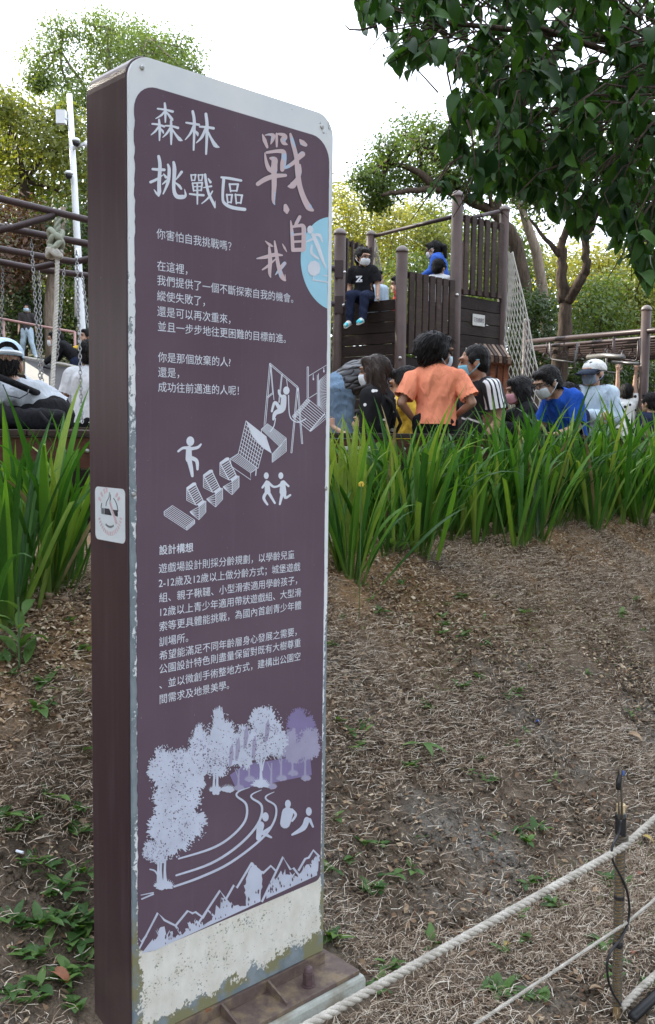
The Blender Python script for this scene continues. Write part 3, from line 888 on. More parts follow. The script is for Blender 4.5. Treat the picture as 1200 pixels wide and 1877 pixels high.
# ---- brush headings
K = Ink(260, 170, 6.0)
HEAD = [
 # sen
 [(165,178,16),(250,190,18),(330,210,24)], [(243,118,18),(250,200,26),(250,328,12)], [(245,205,18),(205,250,20),(144,287,7)], [(255,208,10),(290,250,22),(322,295,28),(335,308,6)],
 [(105,345,16),(170,352,18),(238,374,20)], [(180,298,18),(188,400,26),(185,528,12)], [(180,370,18),(140,425,20),(92,467,7)], [(200,398,10),(220,425,22),(230,448,10)],
 [(250,365,14),(320,370,18),(388,389,24)], [(312,310,20),(315,430,28),(313,570,14)], [(305,388,20),(265,450,20),(220,494,7)], [(322,398,12),(365,465,20),(408,515,34),(438,528,6)],
 # lin
 [(478,332,16),(540,342,20),(618,354,22)], [(550,208,24),(568,330,28),(560,632,16)], [(560,372,24),(525,450,22),(468,519,8)], [(580,422,10),(600,450,28),(606,476,10)],
 [(628,376,18),(710,382,22),(778,394,26)], [(695,236,26),(708,380,30),(697,676,18)], [(690,402,24),(650,490,26),(590,554,8)], [(715,424,14),(750,500,22),(798,580,38),(843,603,6)],
 # tiao
 [(175,702,26),(190,800,32),(180,1000,34),(182,1090,36),(176,1138,14)], [(176,1138,14),(150,1105,20),(124,1066,5)], [(110,842,22),(180,848,26),(238,850,26)], [(88,985,26),(150,957,24),(223,907,7)],
 [(278,792,18),(292,850,30),(280,980,30),(226,1114,12)], [(232,897,12),(258,932,26)], [(218,1008,10),(255,975,20),(278,952,8)],
 [(340,766,22),(350,850,36),(342,1050,30),(372,1138,38),(440,1148,40),(472,1128,22),(460,1062,5)], [(428,874,26),(395,920,20),(366,958,7)], [(362,992,10),(400,1025,26),(424,1058,20)],
 # zhan
 [(532,905,14),(540,970,12)], [(532,908,12),(585,904,14)], [(582,906,14),(572,968,12)], [(542,965,11),(572,965,11)],
 [(612,905,14),(618,970,12)], [(612,908,12),(662,904,14)], [(660,906,14),(650,968,12)], [(620,965,11),(650,965,11)],
 [(548,996,16),(560,1082,14)], [(548,998,14),(655,990,16)], [(654,992,18),(644,1078,14)], [(558,1036,11),(645,1032,11)], [(560,1078,12),(644,1074,12)], [(600,996,15),(602,1100,18),(602,1226,13)], [(518,1115,16),(600,1125,20),(670,1129,22)],
 [(670,1045,10),(755,1030,18)], [(687,902,22),(700,1000,24),(730,1120,24),(782,1225,26),(795,1266,12)], [(795,1262,12),(798,1225,8),(798,1190,3)], [(768,1084,12),(720,1160,18),(650,1221,9)], [(722,947,12),(745,985,24)],
 # qu
 [(865,932,18),(960,945,26),(1083,968,22)], [(892,940,28),(880,1150,24),(905,1222,28),(990,1265,32),(1122,1285,30)],
 [(955,1005,18),(968,1090,14)], [(955,1008,15),(1050,1008,18)], [(1048,1010,20),(1034,1085,15)], [(968,1080,14),(1034,1080,14)],
 [(925,1122,17),(936,1215,14)], [(925,1125,14),(985,1125,16)], [(982,1127,18),(972,1212,14)], [(936,1206,13),(972,1206,13)],
 [(1020,1120,17),(1030,1222,14)], [(1020,1124,14),(1095,1130,17)], [(1092,1132,19),(1078,1218,15)], [(1030,1212,13),(1078,1212,13)],
]
for q in HEAD: K.stroke([(a, b, c * 1.22) for a, b, c in q])
obj('heading_characters', K, M['print_white'], sign, local=True)
BR = [
 [(172,155,6),(195,220,34),(224,295,20)], [(200,165,8),(250,158,20),(288,172,38),(280,215,30),(262,260,8)], [(325,150,18),(326,220,22),(326,288,14)], [(345,152,18),(400,165,34),(415,190,40),(392,215,46),(405,250,36),(440,266,8)],
 [(198,355,8),(212,450,28),(240,525,36),(280,555,34)], [(218,352,22),(330,337,30),(395,345,40),(404,400,44),(395,470,50),(385,535,36)], [(258,412,20),(300,430,54),(300,480,50),(295,540,60)], [(122,690,34),(200,640,40),(300,605,40),(420,597,26)], [(296,560,46),(298,700,42),(290,860,30),(305,912,5)],
 [(390,525,16),(450,500,30),(520,450,34),(560,405,44),(600,370,50)], [(472,152,18),(495,240,34),(535,400,36),(550,560,42),(575,720,42),(620,850,46),(670,940,54),(712,972,22)], [(575,482,14),(572,560,34),(545,640,36),(495,705,56),(452,715,16)], [(572,212,10),(600,245,44),(636,270,30)],
 [(418,922,30),(430,970,52),(434,998,20)],
 [(572,1042,28),(540,1105,30),(512,1150,8)], [(475,1085,10),(488,1200,28),(498,1395,30)], [(492,1150,20),(560,1138,26),(605,1140,34),(618,1200,40),(612,1395,36)], [(500,1235,20),(600,1225,20)], [(500,1310,20),(600,1305,20)], [(500,1398,34),(600,1395,34)],
 [(202,1302,6),(250,1343,26),(286,1360,7)], [(112,1490,10),(200,1475,30),(300,1450,34),(385,1455,12)], [(245,1370,18),(255,1500,36),(250,1640,28),(262,1694,6)], [(172,1610,12),(230,1570,22),(328,1482,8)], [(302,1302,12),(320,1420,28),(342,1560,32),(380,1680,40),(415,1722,20)], [(415,1715,14),(416,1685,9),(415,1660,4)], [(410,1542,32),(370,1590,32),(312,1664,8)], [(386,1332,5),(410,1375,18),(434,1418,5)]]
K = Ink(450, 220, 5.8625, d=-.0024)
for q in BR: K.stroke([(a - 9, b - 9, c * 1.28) for a, b, c in q])
obj('heading_shadow', K, M['print_shadow'], sign, local=True)
# pale blue disc at the right edge, cut by the border, with a small jumping figure
ca, cz = st(600, 398)[0], (st(600, 398)[1] + st(599, 566)[1]) / 2
sl = st(549.8, 471)[0]; half = (st(600, 398)[1] - st(599, 566)[1]) / 2; h_ = fx1 - sl
rad = (half ** 2 + h_ ** 2) / (2 * h_); ccx = sl + rad
pts = []
for i in range(49):
    a = math.pi * (.5 + i / 48); x_ = ccx + rad * math.cos(a); z_ = cz + rad * math.sin(a)
    if x_ <= fx1 - .001: pts.append((x_, -.00255, z_))
a_ = math.sqrt(max(rad ** 2 - (fx1 - .001 - ccx) ** 2, 0))
pts = [(fx1 - .001, -.00255, cz + a_)] + pts + [(fx1 - .001, -.00255, cz - a_)]
mb = MB(); mb.add(pts, [tuple(range(len(pts)))]); obj('blue_disc', mb, M['print_blue'], sign, local=True)
K = Ink(450, 220, 5.8625, d=-.0030, clip=True)
for q in BR: K.stroke([(a, b, c * 1.28) for a, b, c in q])
obj('brush_characters', K, M['print_pink'], sign, local=True)
K = Ink(450, 220, 5.8625, d=-.0033, clip=True)
K.ellipse((685, 1180), 33, 44)
for q in ([(715,1235,40),(765,1350,44),(810,1480,36),(850,1588,14)], [(720,1238,26),(785,1240,36),(815,1312,14)], [(645,1310,14),(700,1285,28)], [(702,1350,18),(700,1430,30),(770,1490,22)], [(722,1640,9),(722,1722,9)], [(712,1720,14),(880,1745,14)], [(830,1670,12),(880,1678,12)]): K.stroke(q)
for a in range(9): K.ellipse((725 + 38 * math.cos(a * .7), 1595 + 48 * math.sin(a * .7)), 32, 36)
K.ellipse((725, 1595), 45, 55)
obj('disc_figure', K, M['print_white'], sign, local=True)

# ---- body text
_fc = bpy.data.curves.new('print_font', 'FONT'); _fc.resolution_u = 2
_fo = bpy.data.objects.new('print_font', _fc); C.objects.link(_fo)
def glyphs(text, bold=0.0):
    _fc.body = text; _fc.offset = bold
    bpy.context.view_layer.update()
    dg = bpy.context.evaluated_depsgraph_get()
    me = bpy.data.meshes.new_from_object(_fo.evaluated_get(dg))
    V = np.array([v_.co[:] for v_ in me.vertices]); Fc = [tuple(p.vertices) for p in me.polygons]
    bpy.data.meshes.remove(me)
    return V, Fc
def textlines(name, lines, ox, oy, sc, em_from, mat, bold=0.0):
    a, b, n = em_from
    em = (st(ox + b[0] / sc, oy + b[1] / sc)[0] - st(ox + a[0] / sc, oy + a[1] / sc)[0]) / n
    for text, p0, p1 in lines:
        mb = MB()
        s0, z0 = st(ox + p0[0] / sc, oy + p0[1] / sc); s1, z1 = st(ox + p1[0] / sc, oy + p1[1] / sc)
        zc = (z0 + z1) / 2
        V, Fc = glyphs(text, bold)
        fit = em
        mb.add(np.stack([s0 + V[:, 0] * fit, np.full(len(V), -.0027), zc + (V[:, 1] - .38) * fit], -1), Fc)
        obj(name, mb, mat, sign, local=True)
textlines('text_line', [
 ('你害怕自我挑戰嗎？', (345, 893), (712, 948)), ('在這裡，', (347, 1038), (515, 1062)), ('我們提供了一個不斷探索自我的機會。', (347, 1107), (1005, 1195)), ('縱使失敗了，', (347, 1180), (590, 1207)),
 ('還是可以再次重來，', (348, 1253), (707, 1290)), ('並且一步步地往更困難的目標前進。', (350, 1325), (968, 1380)), ('你是那個放棄的人?', (352, 1467), (695, 1490)), ('還是，', (352, 1535), (470, 1545)), ('成功往前邁進的人呢！', (352, 1608), (742, 1622))],
 150, 80, 2.553, ((347, 1107), (1008, 1195), 17), M['print_white'])
textlines('text_heading', [('設計構想', (357, 940), (518, 927))], 150, 640, 2.553, ((357, 940), (519, 928), 4), M['print_white'], .012)
textlines('text_line', [
 ('遊戲場設計則採分齡規劃，以學齡兒童', (355, 1028), (990, 958)), ('2-12歲及12歲以上做分齡方式；城堡遊戲', (355, 1098), (1030, 1012)), ('組、親子鞦韆、小型滑索適用學齡孩子，', (357, 1165), (1030, 1075)),
 ('12歲以上青少年適用帶狀遊戲組、大型滑', (355, 1232), (1022, 1135)), ('索等更具體能挑戰，為國內首創青少年體', (357, 1300), (1018, 1195)), ('訓場所。', (357, 1368), (500, 1348)), ('希望能滿足不同年齡層身心發展之需要，', (358, 1432), (1015, 1320)),
 ('公園設計特色則盡量保留對既有大樹尊重', (357, 1500), (1018, 1370)), ('、並以微創手術整地方式，建構出公園空', (357, 1568), (1018, 1436)), ('間需求及地景美學。', (357, 1634), (690, 1572))],
 150, 640, 2.553, ((357, 1500), (1022, 1370), 18), M['print_white'])

# ---- play equipment drawing
K = Ink(290, 650, 3.75, clip=True)
L = 4.2
K.hatch((35,1078),(190,1182),(245,1137),(92,1037), 6, L); K.hatch((35,1078),(190,1182),(192,1206),(36,1104), 2, L); K.hatch((190,1182),(245,1137),(246,1160),(192,1206), 3, L)
for dx, dy in ((0, 0), (115, -88), (228, -172)):
    o_ = lambda p: (p[0] + dx, p[1] + dy)
    K.hatch(o_((190,915)), o_((245,880)), o_((302,1000)), o_((255,1035)), 9, L + 1.5); K.hatch(o_((190,918)), o_((200,932)), o_((250,1032)), o_((190,1000)), 6, L)
    K.poly([o_((232,880)), o_((250,878)), o_((258,890)), o_((195,925)), o_((190,912))])
    K.hatch(o_((212,1080)), o_((275,1045)), o_((275,1135)), o_((225,1095)), 5, L); K.hatch(o_((275,1048)), o_((322,1005)), o_((322,1082)), o_((275,1133)), 7, L)
    K.poly([o_((262,1030)), o_((308,1000)), o_((320,1012)), o_((276,1050))])
K.hatch((598,455),(545,680),(680,782),(738,565), 9, L); K.hatch((598,455),(738,565),(680,782),(545,680), 9, L)
K.hatch((490,715),(630,812),(675,782),(545,680), 6, L); K.line([(490,715),(497,768),(630,860),(629,812)], L); K.line([(668,786),(664,832)], 7)
K.poly([(598,455),(735,560),(775,680),(712,640),(640,560)]); 
K.hatch((703,512),(830,632),(875,575),(745,475), 9, L); K.hatch((778,682),(875,580),(875,665),(778,740), 7, L); K.line([(703,512),(706,560)], L); K.line([(703,512),(830,632),(778,682)], L)
for a, b in (((762,58),(955,222)), ((758,66),(948,228)), ((760,60),(722,490)), ((768,70),(733,480)), ((764,62),(782,275)), ((770,70),(790,312)), ((745,300),(778,272)), ((743,292),(776,264)), ((948,225),(906,675)), ((956,230),(914,675)), ((950,225),(980,612)), ((958,225),(988,612)), ((906,675),(914,675)), ((980,612),(988,612)), ((842,135),(822,330)), ((848,135),(828,330)), ((876,165),(884,225))):
    K.line([a, b], L)
K.stroke([(890,280),(895,400),(915,448),(960,465),(1010,440)], 7)
K.stroke([(800,440),(790,490),(765,530)], 7)
K.ellipse((875, 247), 22, 28)
for q in ([(858,292,36),(848,372,42),(800,402,30),(785,446,14)], [(852,295,20),(828,272,16),(822,245,12)], [(830,372,30),(796,328,20),(775,390,14)]): K.stroke(q)
K.hatch((915,425),(1035,522),(1140,402),(1020,302), 10, L); K.hatch((915,425),(1020,302),(1035,320),(930,440), 3, L); K.hatch((1035,525),(1140,408),(1148,440),(1042,528), 2, L)
for a, b in (((1018,85),(1018,300)), ((1027,85),(1027,300)), ((1018,85),(1027,85)), ((1088,140),(1088,352)), ((1096,130),(1096,358)), ((1028,148),(1156,72)), ((1030,300),(1086,264)), ((1060,135),(1060,160)), ((1133,90),(1133,110))): K.line([a, b], L)
K.ellipse((1061,168),5,9); K.ellipse((1133,114),5,9)
K.hatch((1100,180),(1156,135),(1156,400),(1100,352), 22, L); 
K.ellipse((215, 595), 27, 33)
for q in ([(205,645,38),(204,720,44)], [(132,665,14),(165,642,18),(212,642,26)], [(215,648,24),(265,638,20),(288,616,12)], [(206,720,36),(220,780,28),(229,834,18)], [(216,708,30),(258,730,26),(264,788,16)]): K.stroke(q)
K.ellipse((737, 832), 17, 23); K.ellipse((837, 832), 17, 23)
for q in ([(742,882,32),(746,940,40)], [(740,872,18),(710,914,14)], [(750,876,18),(788,908,16),(832,900,12)], [(741,942,22),(720,985,20),(745,1030,14)], [(752,945,22),(796,1020,14)],
          [(850,882,34),(852,945,48)], [(856,872,18),(890,904,14)], [(845,886,18),(815,905,12)], [(848,950,24),(830,1028,14)], [(864,942,24),(868,984,18),(902,965,14)]): K.stroke(q)
obj('equipment_drawing', K, M['print_white'], sign, local=True)

# ---- landscape drawing
rr_ = random.Random(3)
def jag(c, rx, ry, n=150, amp=.16):
    out = []
    ph = [rr_.uniform(0, 6.28) for _ in range(6)]
    for i in range(n):
        a = 2 * math.pi * i / n
        r = 1 + .10 * math.sin(3 * a + ph[0]) + .08 * math.sin(5 * a + ph[1]) + .05 * math.sin(11 * a + ph[2]) + rr_.uniform(-amp, amp * .5)
        out.append((c[0] + rx * r * math.cos(a), c[1] + ry * r * math.sin(a)))
    return out
def specks(K, c, rx, ry, n, r0=4, r1=9, ring=True):
    for _ in range(n):
        a = rr_.uniform(0, 6.28); q = rr_.uniform(.9, 1.12) if ring else rr_.uniform(0, .95) ** .5
        x_, y_ = c[0] + rx * q * math.cos(a), c[1] + ry * q * math.sin(a)
        r = rr_.uniform(r0, r1); t_ = rr_.uniform(0, 3)
        K.poly([(x_ + r * math.cos(t_), y_ + r * math.sin(t_)), (x_ + r * .45 * math.cos(t_ + 1.57), y_ + r * .45 * math.sin(t_ + 1.57)), (x_ - r * math.cos(t_), y_ - r * math.sin(t_)), (x_ - r * .45 * math.cos(t_ + 1.57), y_ - r * .45 * math.sin(t_ + 1.57))])
def tuft(K, c, r):
    for i in range(16):
        a = math.pi * (i + .5) / 16
        K.poly([(c[0] - 6 + .8 * r * math.cos(a) * .4, c[1]), (c[0] + r * math.cos(a), c[1] - r * .8 * math.sin(a) - 8), (c[0] + 10 + .8 * r * math.cos(a) * .4, c[1] + 4)])
    K.poly(jag((c[0], c[1] - r * .25), r * .8, r * .4, 40, .2))
K = Ink(240, 1270, 3.333, d=-.0025, clip=True)
for c, rx, ry in (((1030, 205), 85, 105),): K.poly(jag(c, rx, ry)); specks(K, c, rx, ry, 90)
K.poly([(600, 500), (700, 430), (800, 420), (930, 400), (1090, 380), (1100, 500), (900, 540), (640, 590)])
obj('violet_tree_print', K, M['print_violet'], sign, local=True)
K = Ink(240, 1270, 3.333, d=-.0028, clip=True)
for c, rx, ry in (((1085, 310), 68, 95), ((960, 320), 62, 95), ((1000, 370), 60, 55)): K.poly(jag(c, rx, ry)); specks(K, c, rx, ry, 70)
for x_, y0, y1 in ((915, 390, 530), (1062, 380, 530), (985, 390, 500), (720, 440, 535), (655, 470, 590), (855, 430, 580)):
    K.stroke([(x_, y0, 8), (x_ - 3, (y0 + y1) / 2, 11), (x_ - 3, y1, 18)]); tuft(K, (x_, y1), 36)
    K.stroke([(x_ - 26, y0 - 8, 4), (x_ - 14, y0 + 20, 6), (x_, y0 + 60, 8)])
obj('misty_tree_print', K, M['print_mist'], sign, local=True)
K = Ink(240, 1270, 3.333, d=-.0034, clip=True)
TR = (((235, 850), 140, 150), ((150, 960), 80, 75), ((330, 800), 120, 110), ((200, 480), 95, 150), ((330, 500), 110, 160), ((270, 640), 150, 110), ((420, 330), 70, 130), ((545, 300), 85, 190), ((500, 420), 90, 90), ((670, 330), 80, 130), ((810, 230), 105, 145), ((860, 290), 85, 110), ((770, 330), 60, 90))
for c, rx, ry in TR: K.poly(jag(c, rx, ry)); specks(K, c, rx, ry, 80)
for x_, y0, y1 in ((180, 1000, 1165), (205, 1000, 1160), (165, 1010, 1150), (505, 480, 610), (525, 480, 610), (792, 380, 560)):
    K.stroke([(x_, y0, 12), (x_ - 4, (y0 + y1) / 2, 14), (x_ - 2, y1, 24)])
K.stroke([(770, 400, 6), (780, 430, 8), (788, 470, 12)]); K.stroke([(815, 395, 6), (803, 430, 8), (795, 470, 12)])
K.stroke([(110, 1075, 8), (140, 1085, 10), (165, 1120, 12)])
for c, r in (((195, 1190), 72), ((510, 600), 45), ((585, 600), 50), ((785, 570), 64)): tuft(K, c, r)
obj('pale_tree_print', K, M['print_grey'], sign, local=True)
K = Ink(240, 1270, 3.333, d=-.0042, clip=True)
for c, rx, ry in TR: specks(K, c, rx * .95, ry * .95, 26, 3, 9, ring=False)
for c in ((690, 270), (820, 230), (640, 340), (600, 380), (740, 330)):
    K.poly([(c[0] - 10, c[1] + 70), (c[0] - 4, c[1] - 40), (c[0] + 14, c[1] - 75), (c[0] + 22, c[1] - 10), (c[0] + 8, c[1] + 60)])
obj('tree_gap_print', K, M['print_mist'], sign, local=True)['kind'] = 'stuff'
K = Ink(240, 1270, 3.333, d=-.0046, clip=True)
for c, rx, ry in TR: specks(K, c, rx * .95, ry * .95, 46, 2.5, 7, ring=False)
obj('tree_speck_print', K, M['purple'], sign, local=True)['kind'] = 'stuff'
K = Ink(240, 1270, 3.333, d=-.0040, clip=True)
for q in ([(720,575,3),(655,598,9),(640,628,12),(698,680,14),(690,780,14),(600,880,14),(480,950,14),(285,1010,10)], [(792,590,3),(737,615,9),(732,640,12),(793,690,14),(768,800,15),(650,930,15),(480,1040,15),(270,1112,11)],
          [(870,602,3),(822,626,9),(822,650,11),(878,692,12),(868,782,13),(790,890,14),(600,1035,15),(420,1122,15),(258,1180,12)], [(55,1232,5),(130,1217,7)], [(60,1256,9),(130,1226,10)]): K.stroke(q)
K.ellipse((952, 676), 18, 25); K.ellipse((815, 755), 20, 28); K.ellipse((1080, 722), 18, 26)
for q in ([(950,730,70),(935,795,62)], [(976,712,18),(1000,742,16),(978,780,12)], [(785,805,46),(772,885,30)], [(800,850,18),(850,815,12)], [(792,850,26),(850,880,12)], [(1068,772,34),(1046,822,34),(978,864,12)], [(1085,772,20),(1105,815,12)]): K.stroke(q)
obj('path_and_figure_print', K, M['print_grey'], sign, local=True)
# mountains
def bot(x_): return 1578 - (x_ - 130) * .463
K = Ink(240, 1270, 3.333, d=-.0025, clip=True)
def jagtop(a, b, k, amp):
    a, b = np.array(a, float), np.array(b, float)
    return [tuple(a + (b - a) * i / k + (rr_.uniform(-amp, amp) * .5, rr_.uniform(-amp, amp))) for i in range(k + 1)]
MT = [([(130, 1560), (165, 1430), (250, 1480), (330, 1500)], 30), ([(290, 1500), (345, 1400), (400, 1380), (440, 1420), (430, 1450)], 20), ([(480, 1400), (560, 1250), (620, 1280), (715, 1310)], 26), ([(700, 1290), (690, 1180), (735, 1035), (800, 1085), (790, 1260)], 12), ([(820, 1230), (850, 1140), (930, 1090), (980, 1110), (1050, 1150)], 22), ([(1020, 1120), (1060, 1060), (1110, 1010), (1148, 1000), (1130, 1090)], 16)]
for pk, amp in MT:
    top = []
    for a, b in zip(pk[:-1], pk[1:]): top += jagtop(a, b, 7, amp)
    top = [(x_, min(y_, bot(x_) - 3)) for x_, y_ in top]
    K.poly(top + [(top[-1][0], bot(top[-1][0]) - 1), (top[0][0], bot(top[0][0]) - 1)])
K.poly([(60, 1590), (130, 1500), (200, 1520), (400, 1440), (480, 1390), (640, 1300), (715, 1300), (715, bot(715)), (400, bot(400)), (150, bot(150) - 2)])
for q in ([(45,1560),(160,1342),(200,1386),(268,1420),(300,1470)], [(268,1420),(342,1330),(372,1345),(390,1337),(438,1372),(465,1325),(505,1365)], [(375,1455),(540,1205),(580,1265),(600,1290)], [(575,1260),(625,1172),(642,1190),(735,1035)], [(800,1102),(850,1055),(885,1090)], [(795,1275),(925,1000),(970,1078),(988,1068),(1050,1150)], [(1018,1085),(1060,1012),(1082,1005),(1110,960),(1148,1000)], [(35,1500),(60,1520),(90,1480)]): K.line(q, 13)
obj('mountain_print', K, M['print_grey'], sign, local=True)
K = Ink(240, 1270, 3.333, d=-.0031, clip=True)
for _ in range(80):
    x_ = rr_.uniform(130, 1110); y_ = bot(x_) - rr_.uniform(16, 75 if x_ < 450 else 120); r = rr_.uniform(6, 17)
    K.poly([(x_, y_ - r), (x_ + r * .5, y_ - r * .1), (x_ + r * .25, y_ + r * .9), (x_ - r * .2, y_ + r * .2)])
obj('mountain_shadow_print', K, M['purple'], sign, local=True)

# ---- screws
for px, py in ((259, 124), (589, 233), (244, 906), (596, 895)):
    s_, z_ = st(px, py); mb = MB()
    mb.lathe((s_, -.0015, z_), [(.0062, 0), (.0062, .0015), (.005, .0032), (.002, .004)], 12, (0, -1, 0))
    obj('screw', mb, M['steel'], sign, local=True, smooth=False)

# ---- no-smoking sticker on the left side
def side(px, py):
    q = Pv(px, py, SIGN_BASE, E1); return (q - SIGN_BASE) @ E2, q[2] - SZ0
d0, z0 = side(174, 891); d1, z1 = side(229, 897); d2, z2 = side(230, 999); d3, z3 = side(176, 986)
ka, kb = (d1 + d2) / 2, (d0 + d3) / 2; kz0, kz1 = (z2 + z3) / 2, (z0 + z1) / 2
M['sticker'] = paint('sticker_white', (.62, .67, .69), .35, .06, 12, 0)
M['sticker_pink'] = paint('sticker_faded_red', (.58, .42, .45), .4, .15, 40, 0)
M['sticker_black'] = paint('sticker_black', (.03, .03, .04), .4, .1, 40, 0)
mb = MB(); ol = roundrect(ka, kz0, kb, kz1, (.014,) * 4); n_ = len(ol)
mb.add([(-.0012, a, z) for a, z in ol] + [(.001, a, z) for a, z in ol], [tuple(range(n_ - 1, -1, -1))] + [(i, (i + 1) % n_, (i + 1) % n_ + n_, i + n_) for i in range(n_)])
stk_ = obj('no_smoking_sticker', mb, M['sticker'], sign, local=True)
kc, kz = (ka + kb) / 2, kz0 + (kz1 - kz0) * .55; kr = (kb - ka) * .36
def kp(x_, z_, lay=1): return (-.0012 - .0003 * lay, kc - x_ * kr, kz + z_ * kr)
mb = MB()
def karc(r, w, a0, a1, lay, n=14):
    V = []
    for i in range(n + 1):
        a = R(a0 + (a1 - a0) * i / n)
        V += [kp((r - w) * math.cos(a), (r - w) * math.sin(a), lay), kp((r + w) * math.cos(a), (r + w) * math.sin(a), lay)]
    mb.add(V, [(2 * i, 2 * i + 1, 2 * i + 3, 2 * i + 2) for i in range(n)])
for a in range(200, 345, 9): karc(1.05, .10, a, a + 5, 1, 2)
for a in (35, 48, 100, 112, 128, 145): karc(1.08, .13, a, a + 8, 1, 2)
mb.add([kp(-.05, .45, 1), kp(.55, -.55, 1), kp(.75, -.5, 1), kp(.1, .5, 1)], [(0, 1, 2, 3)])
obj('sticker_ring', mb, M['sticker_pink'], stk_, local=True)
mb = MB()
mb.add([kp(-.48, .15, 2), kp(-.02, .15, 2), kp(.2, -.15, 2), kp(-.48, -.15, 2)], [(0, 1, 2, 3)])
mb.add([kp(.3, .13, 2), kp(.75, .13, 2), kp(.75, -.17, 2), kp(.52, -.15, 2)], [(0, 1, 2, 3)])
for x_ in (-.56, -.65, -.74): mb.add([kp(x_ - .025, .15, 2), kp(x_ + .025, .15, 2), kp(x_ + .025, -.15, 2), kp(x_ - .025, -.15, 2)], [(0, 1, 2, 3)])
karc(.78, .025, 5, 62, 2); karc(.82, .03, 152, 170, 2)
for pts in ([(-.35, .25), (-.3, .45), (-.05, .7), (0, .95)], [(.02, .5), (.1, .65), (.1, .85)]):
    for (a, b), (c, d) in zip(pts[:-1], pts[1:]): mb.add([kp(a - .02, b, 2), kp(a + .03, b, 2), kp(c + .03, d, 2), kp(c - .02, d, 2)], [(0, 1, 2, 3)])
for a in range(240, 300, 8): karc(.72, .05, a, a + 5, 2, 2)
for i in range(9): mb.add([kp(-.5 + i * .12, -1.62, 2), kp(-.42 + i * .12, -1.62, 2), kp(-.42 + i * .12, -1.74, 2), kp(-.5 + i * .12, -1.74, 2)], [(0, 1, 2, 3)])
obj('sticker_print', mb, M['sticker_black'], stk_, local=True)

# ---- base plate, gussets, anchor bolts
def rustplate():
    t = NT('rusty_base_plate'); co = t.coord()
    n = t.noise(co, 14, 6, .65); n2 = t.noise(co, 40, 5, .65)
    c = t.mix(t.mapr(n2, .3, .7), (.095, .06, .055), (.15, .11, .09))
    c = t.mix(t.mapr(n, .48, .6, 0, .8), c, (.24, .18, .11))
    c = t.mix(t.mapr(n, .63, .68), c, (.22, .075, .03))
    t.bump(n2, .3, .004)
    return t.done(c, .6)
M['plate'] = rustplate()
PF, PB, PE = -.105, SD + .1, .05          # how far the plate stands out in front, behind, at the ends
mb = MB().box(((SW) / 2, (PF + PB) / 2, -.007), SW + 2 * PE, PB - PF, .014)
obj('base_plate', mb, M['plate'], sign, local=True, bevel=.002)
mb = MB().box((SW / 2, -.004, Z_BOT / 2 - .001), SW - .004, .012, Z_BOT - .003)
obj('foot_web', mb, M['plate'], sign, local=True)
for s_ in (.11, .27, .43):
    mb = MB(); w = .007
    V = [(s_ - w / 2, -.0105, 0.001), (s_ - w / 2, PF + .012, .001), (s_ - w / 2, PF + .012, .008), (s_ - w / 2, -.0105, Z_BOT * .98)]
    V += [(x_ + w, y_, z_) for x_, y_, z_ in V]
    mb.add(V, [(0, 1, 2, 3), (7, 6, 5, 4), (0, 4, 5, 1), (1, 5, 6, 2), (2, 6, 7, 3), (3, 7, 4, 0)])
    obj('gusset', mb, M['plate'], sign, local=True)
M['bolt'] = paint('painted_bolt', (.10, .06, .062), .5, .15, 30, .1)
for s_, d_ in ((.535, -.062), (.06, -.062), (.535, SD + .05), (.06, SD + .05)):
    mb = MB(); c = (s_, d_, 0.0005)
    mb.lathe(c, [(.020, 0), (.020, .004)], 18); mb.lathe((s_, d_, .0045), [(.0158, 0), (.0165, .001), (.0165, .015), (.0158, .016)], 6)
    mb.lathe((s_, d_, .0215), [(.0158, 0), (.0165, .001), (.0165, .016), (.0158, .017)], 6); mb.lathe((s_, d_, .0385), [(.014, 0), (.0138, .006), (.011, .014), (.006, .019), (.001, .0205)], 14)
    obj('anchor_bolt', mb, M['bolt'], sign, local=True)
def concmat():
    t = NT('stained_concrete'); co = t.coord()
    n = t.noise(co, 12, 6, .6); n2 = t.noise(co, 70, 4)
    c = t.mix(t.mapr(n, .35, .65), (.30, .30, .26), (.46, .48, .44))
    c = t.mix(t.mapr(t.noise(co, 7, 5), .5, .65, 0, .7), c, (.20, .16, .10))
    t.bump(t.math('ADD', n, t.math('MULTIPLY', n2, .4)), .6, .01)
    return t.done(c, .9, 0, .2)
M['concrete'] = concmat()
ft = thing('concrete_footing', SIGN_BASE, 'stained concrete footing under the rusty plate of the sign', 'footing', rotz=ROT_S)
mb = slab(roundrect(-PE - .02, -.45, SW + PE + .02, -.0145, (0, 0, .02, .02), 4), PF - .012, PB + .02)
obj('footing_block', mb, M['concrete'], ft, local=True, bevel=.012)
bpy.data.objects.remove(_fo)

# ================================================================== PLAYGROUND
def top_z(py, px, Y): return float(P(px, py, Y)[2])
def post(parent, px, py_top, Y, r, base=None, capname='cap', mat='brown_pole'):
    p = P(px, py_top, Y); gz_ = float(gz(p[0], p[1])) if base is None else base
    mb = MB(); mb.tube([(p[0], p[1], gz_ - .2), (p[0], p[1], p[2] - r * .75)], r, 16)
    o = obj('post', mb, M[mat], parent, smooth=False)
    o.data.polygons.foreach_set('use_smooth', [len(pl.vertices) == 4 for pl in o.data.polygons])
    mb = MB(); h = r * .9
    mb.lathe((p[0], p[1], p[2] - h), [(r * 1.1, -.015), (r * 1.12, .0), (r * 1.05, h * .3), (r * .8, h * .65), (r * .4, h * .93), (.003, h)], 16)
    obj(capname, mb, M['capgrey'], o, smooth=True)
    return np.array([p[0], p[1], 0.0])
M['capgrey'] = paint('weathered_post_cap', (.16, .13, .12), .5, .15, 12, .05)
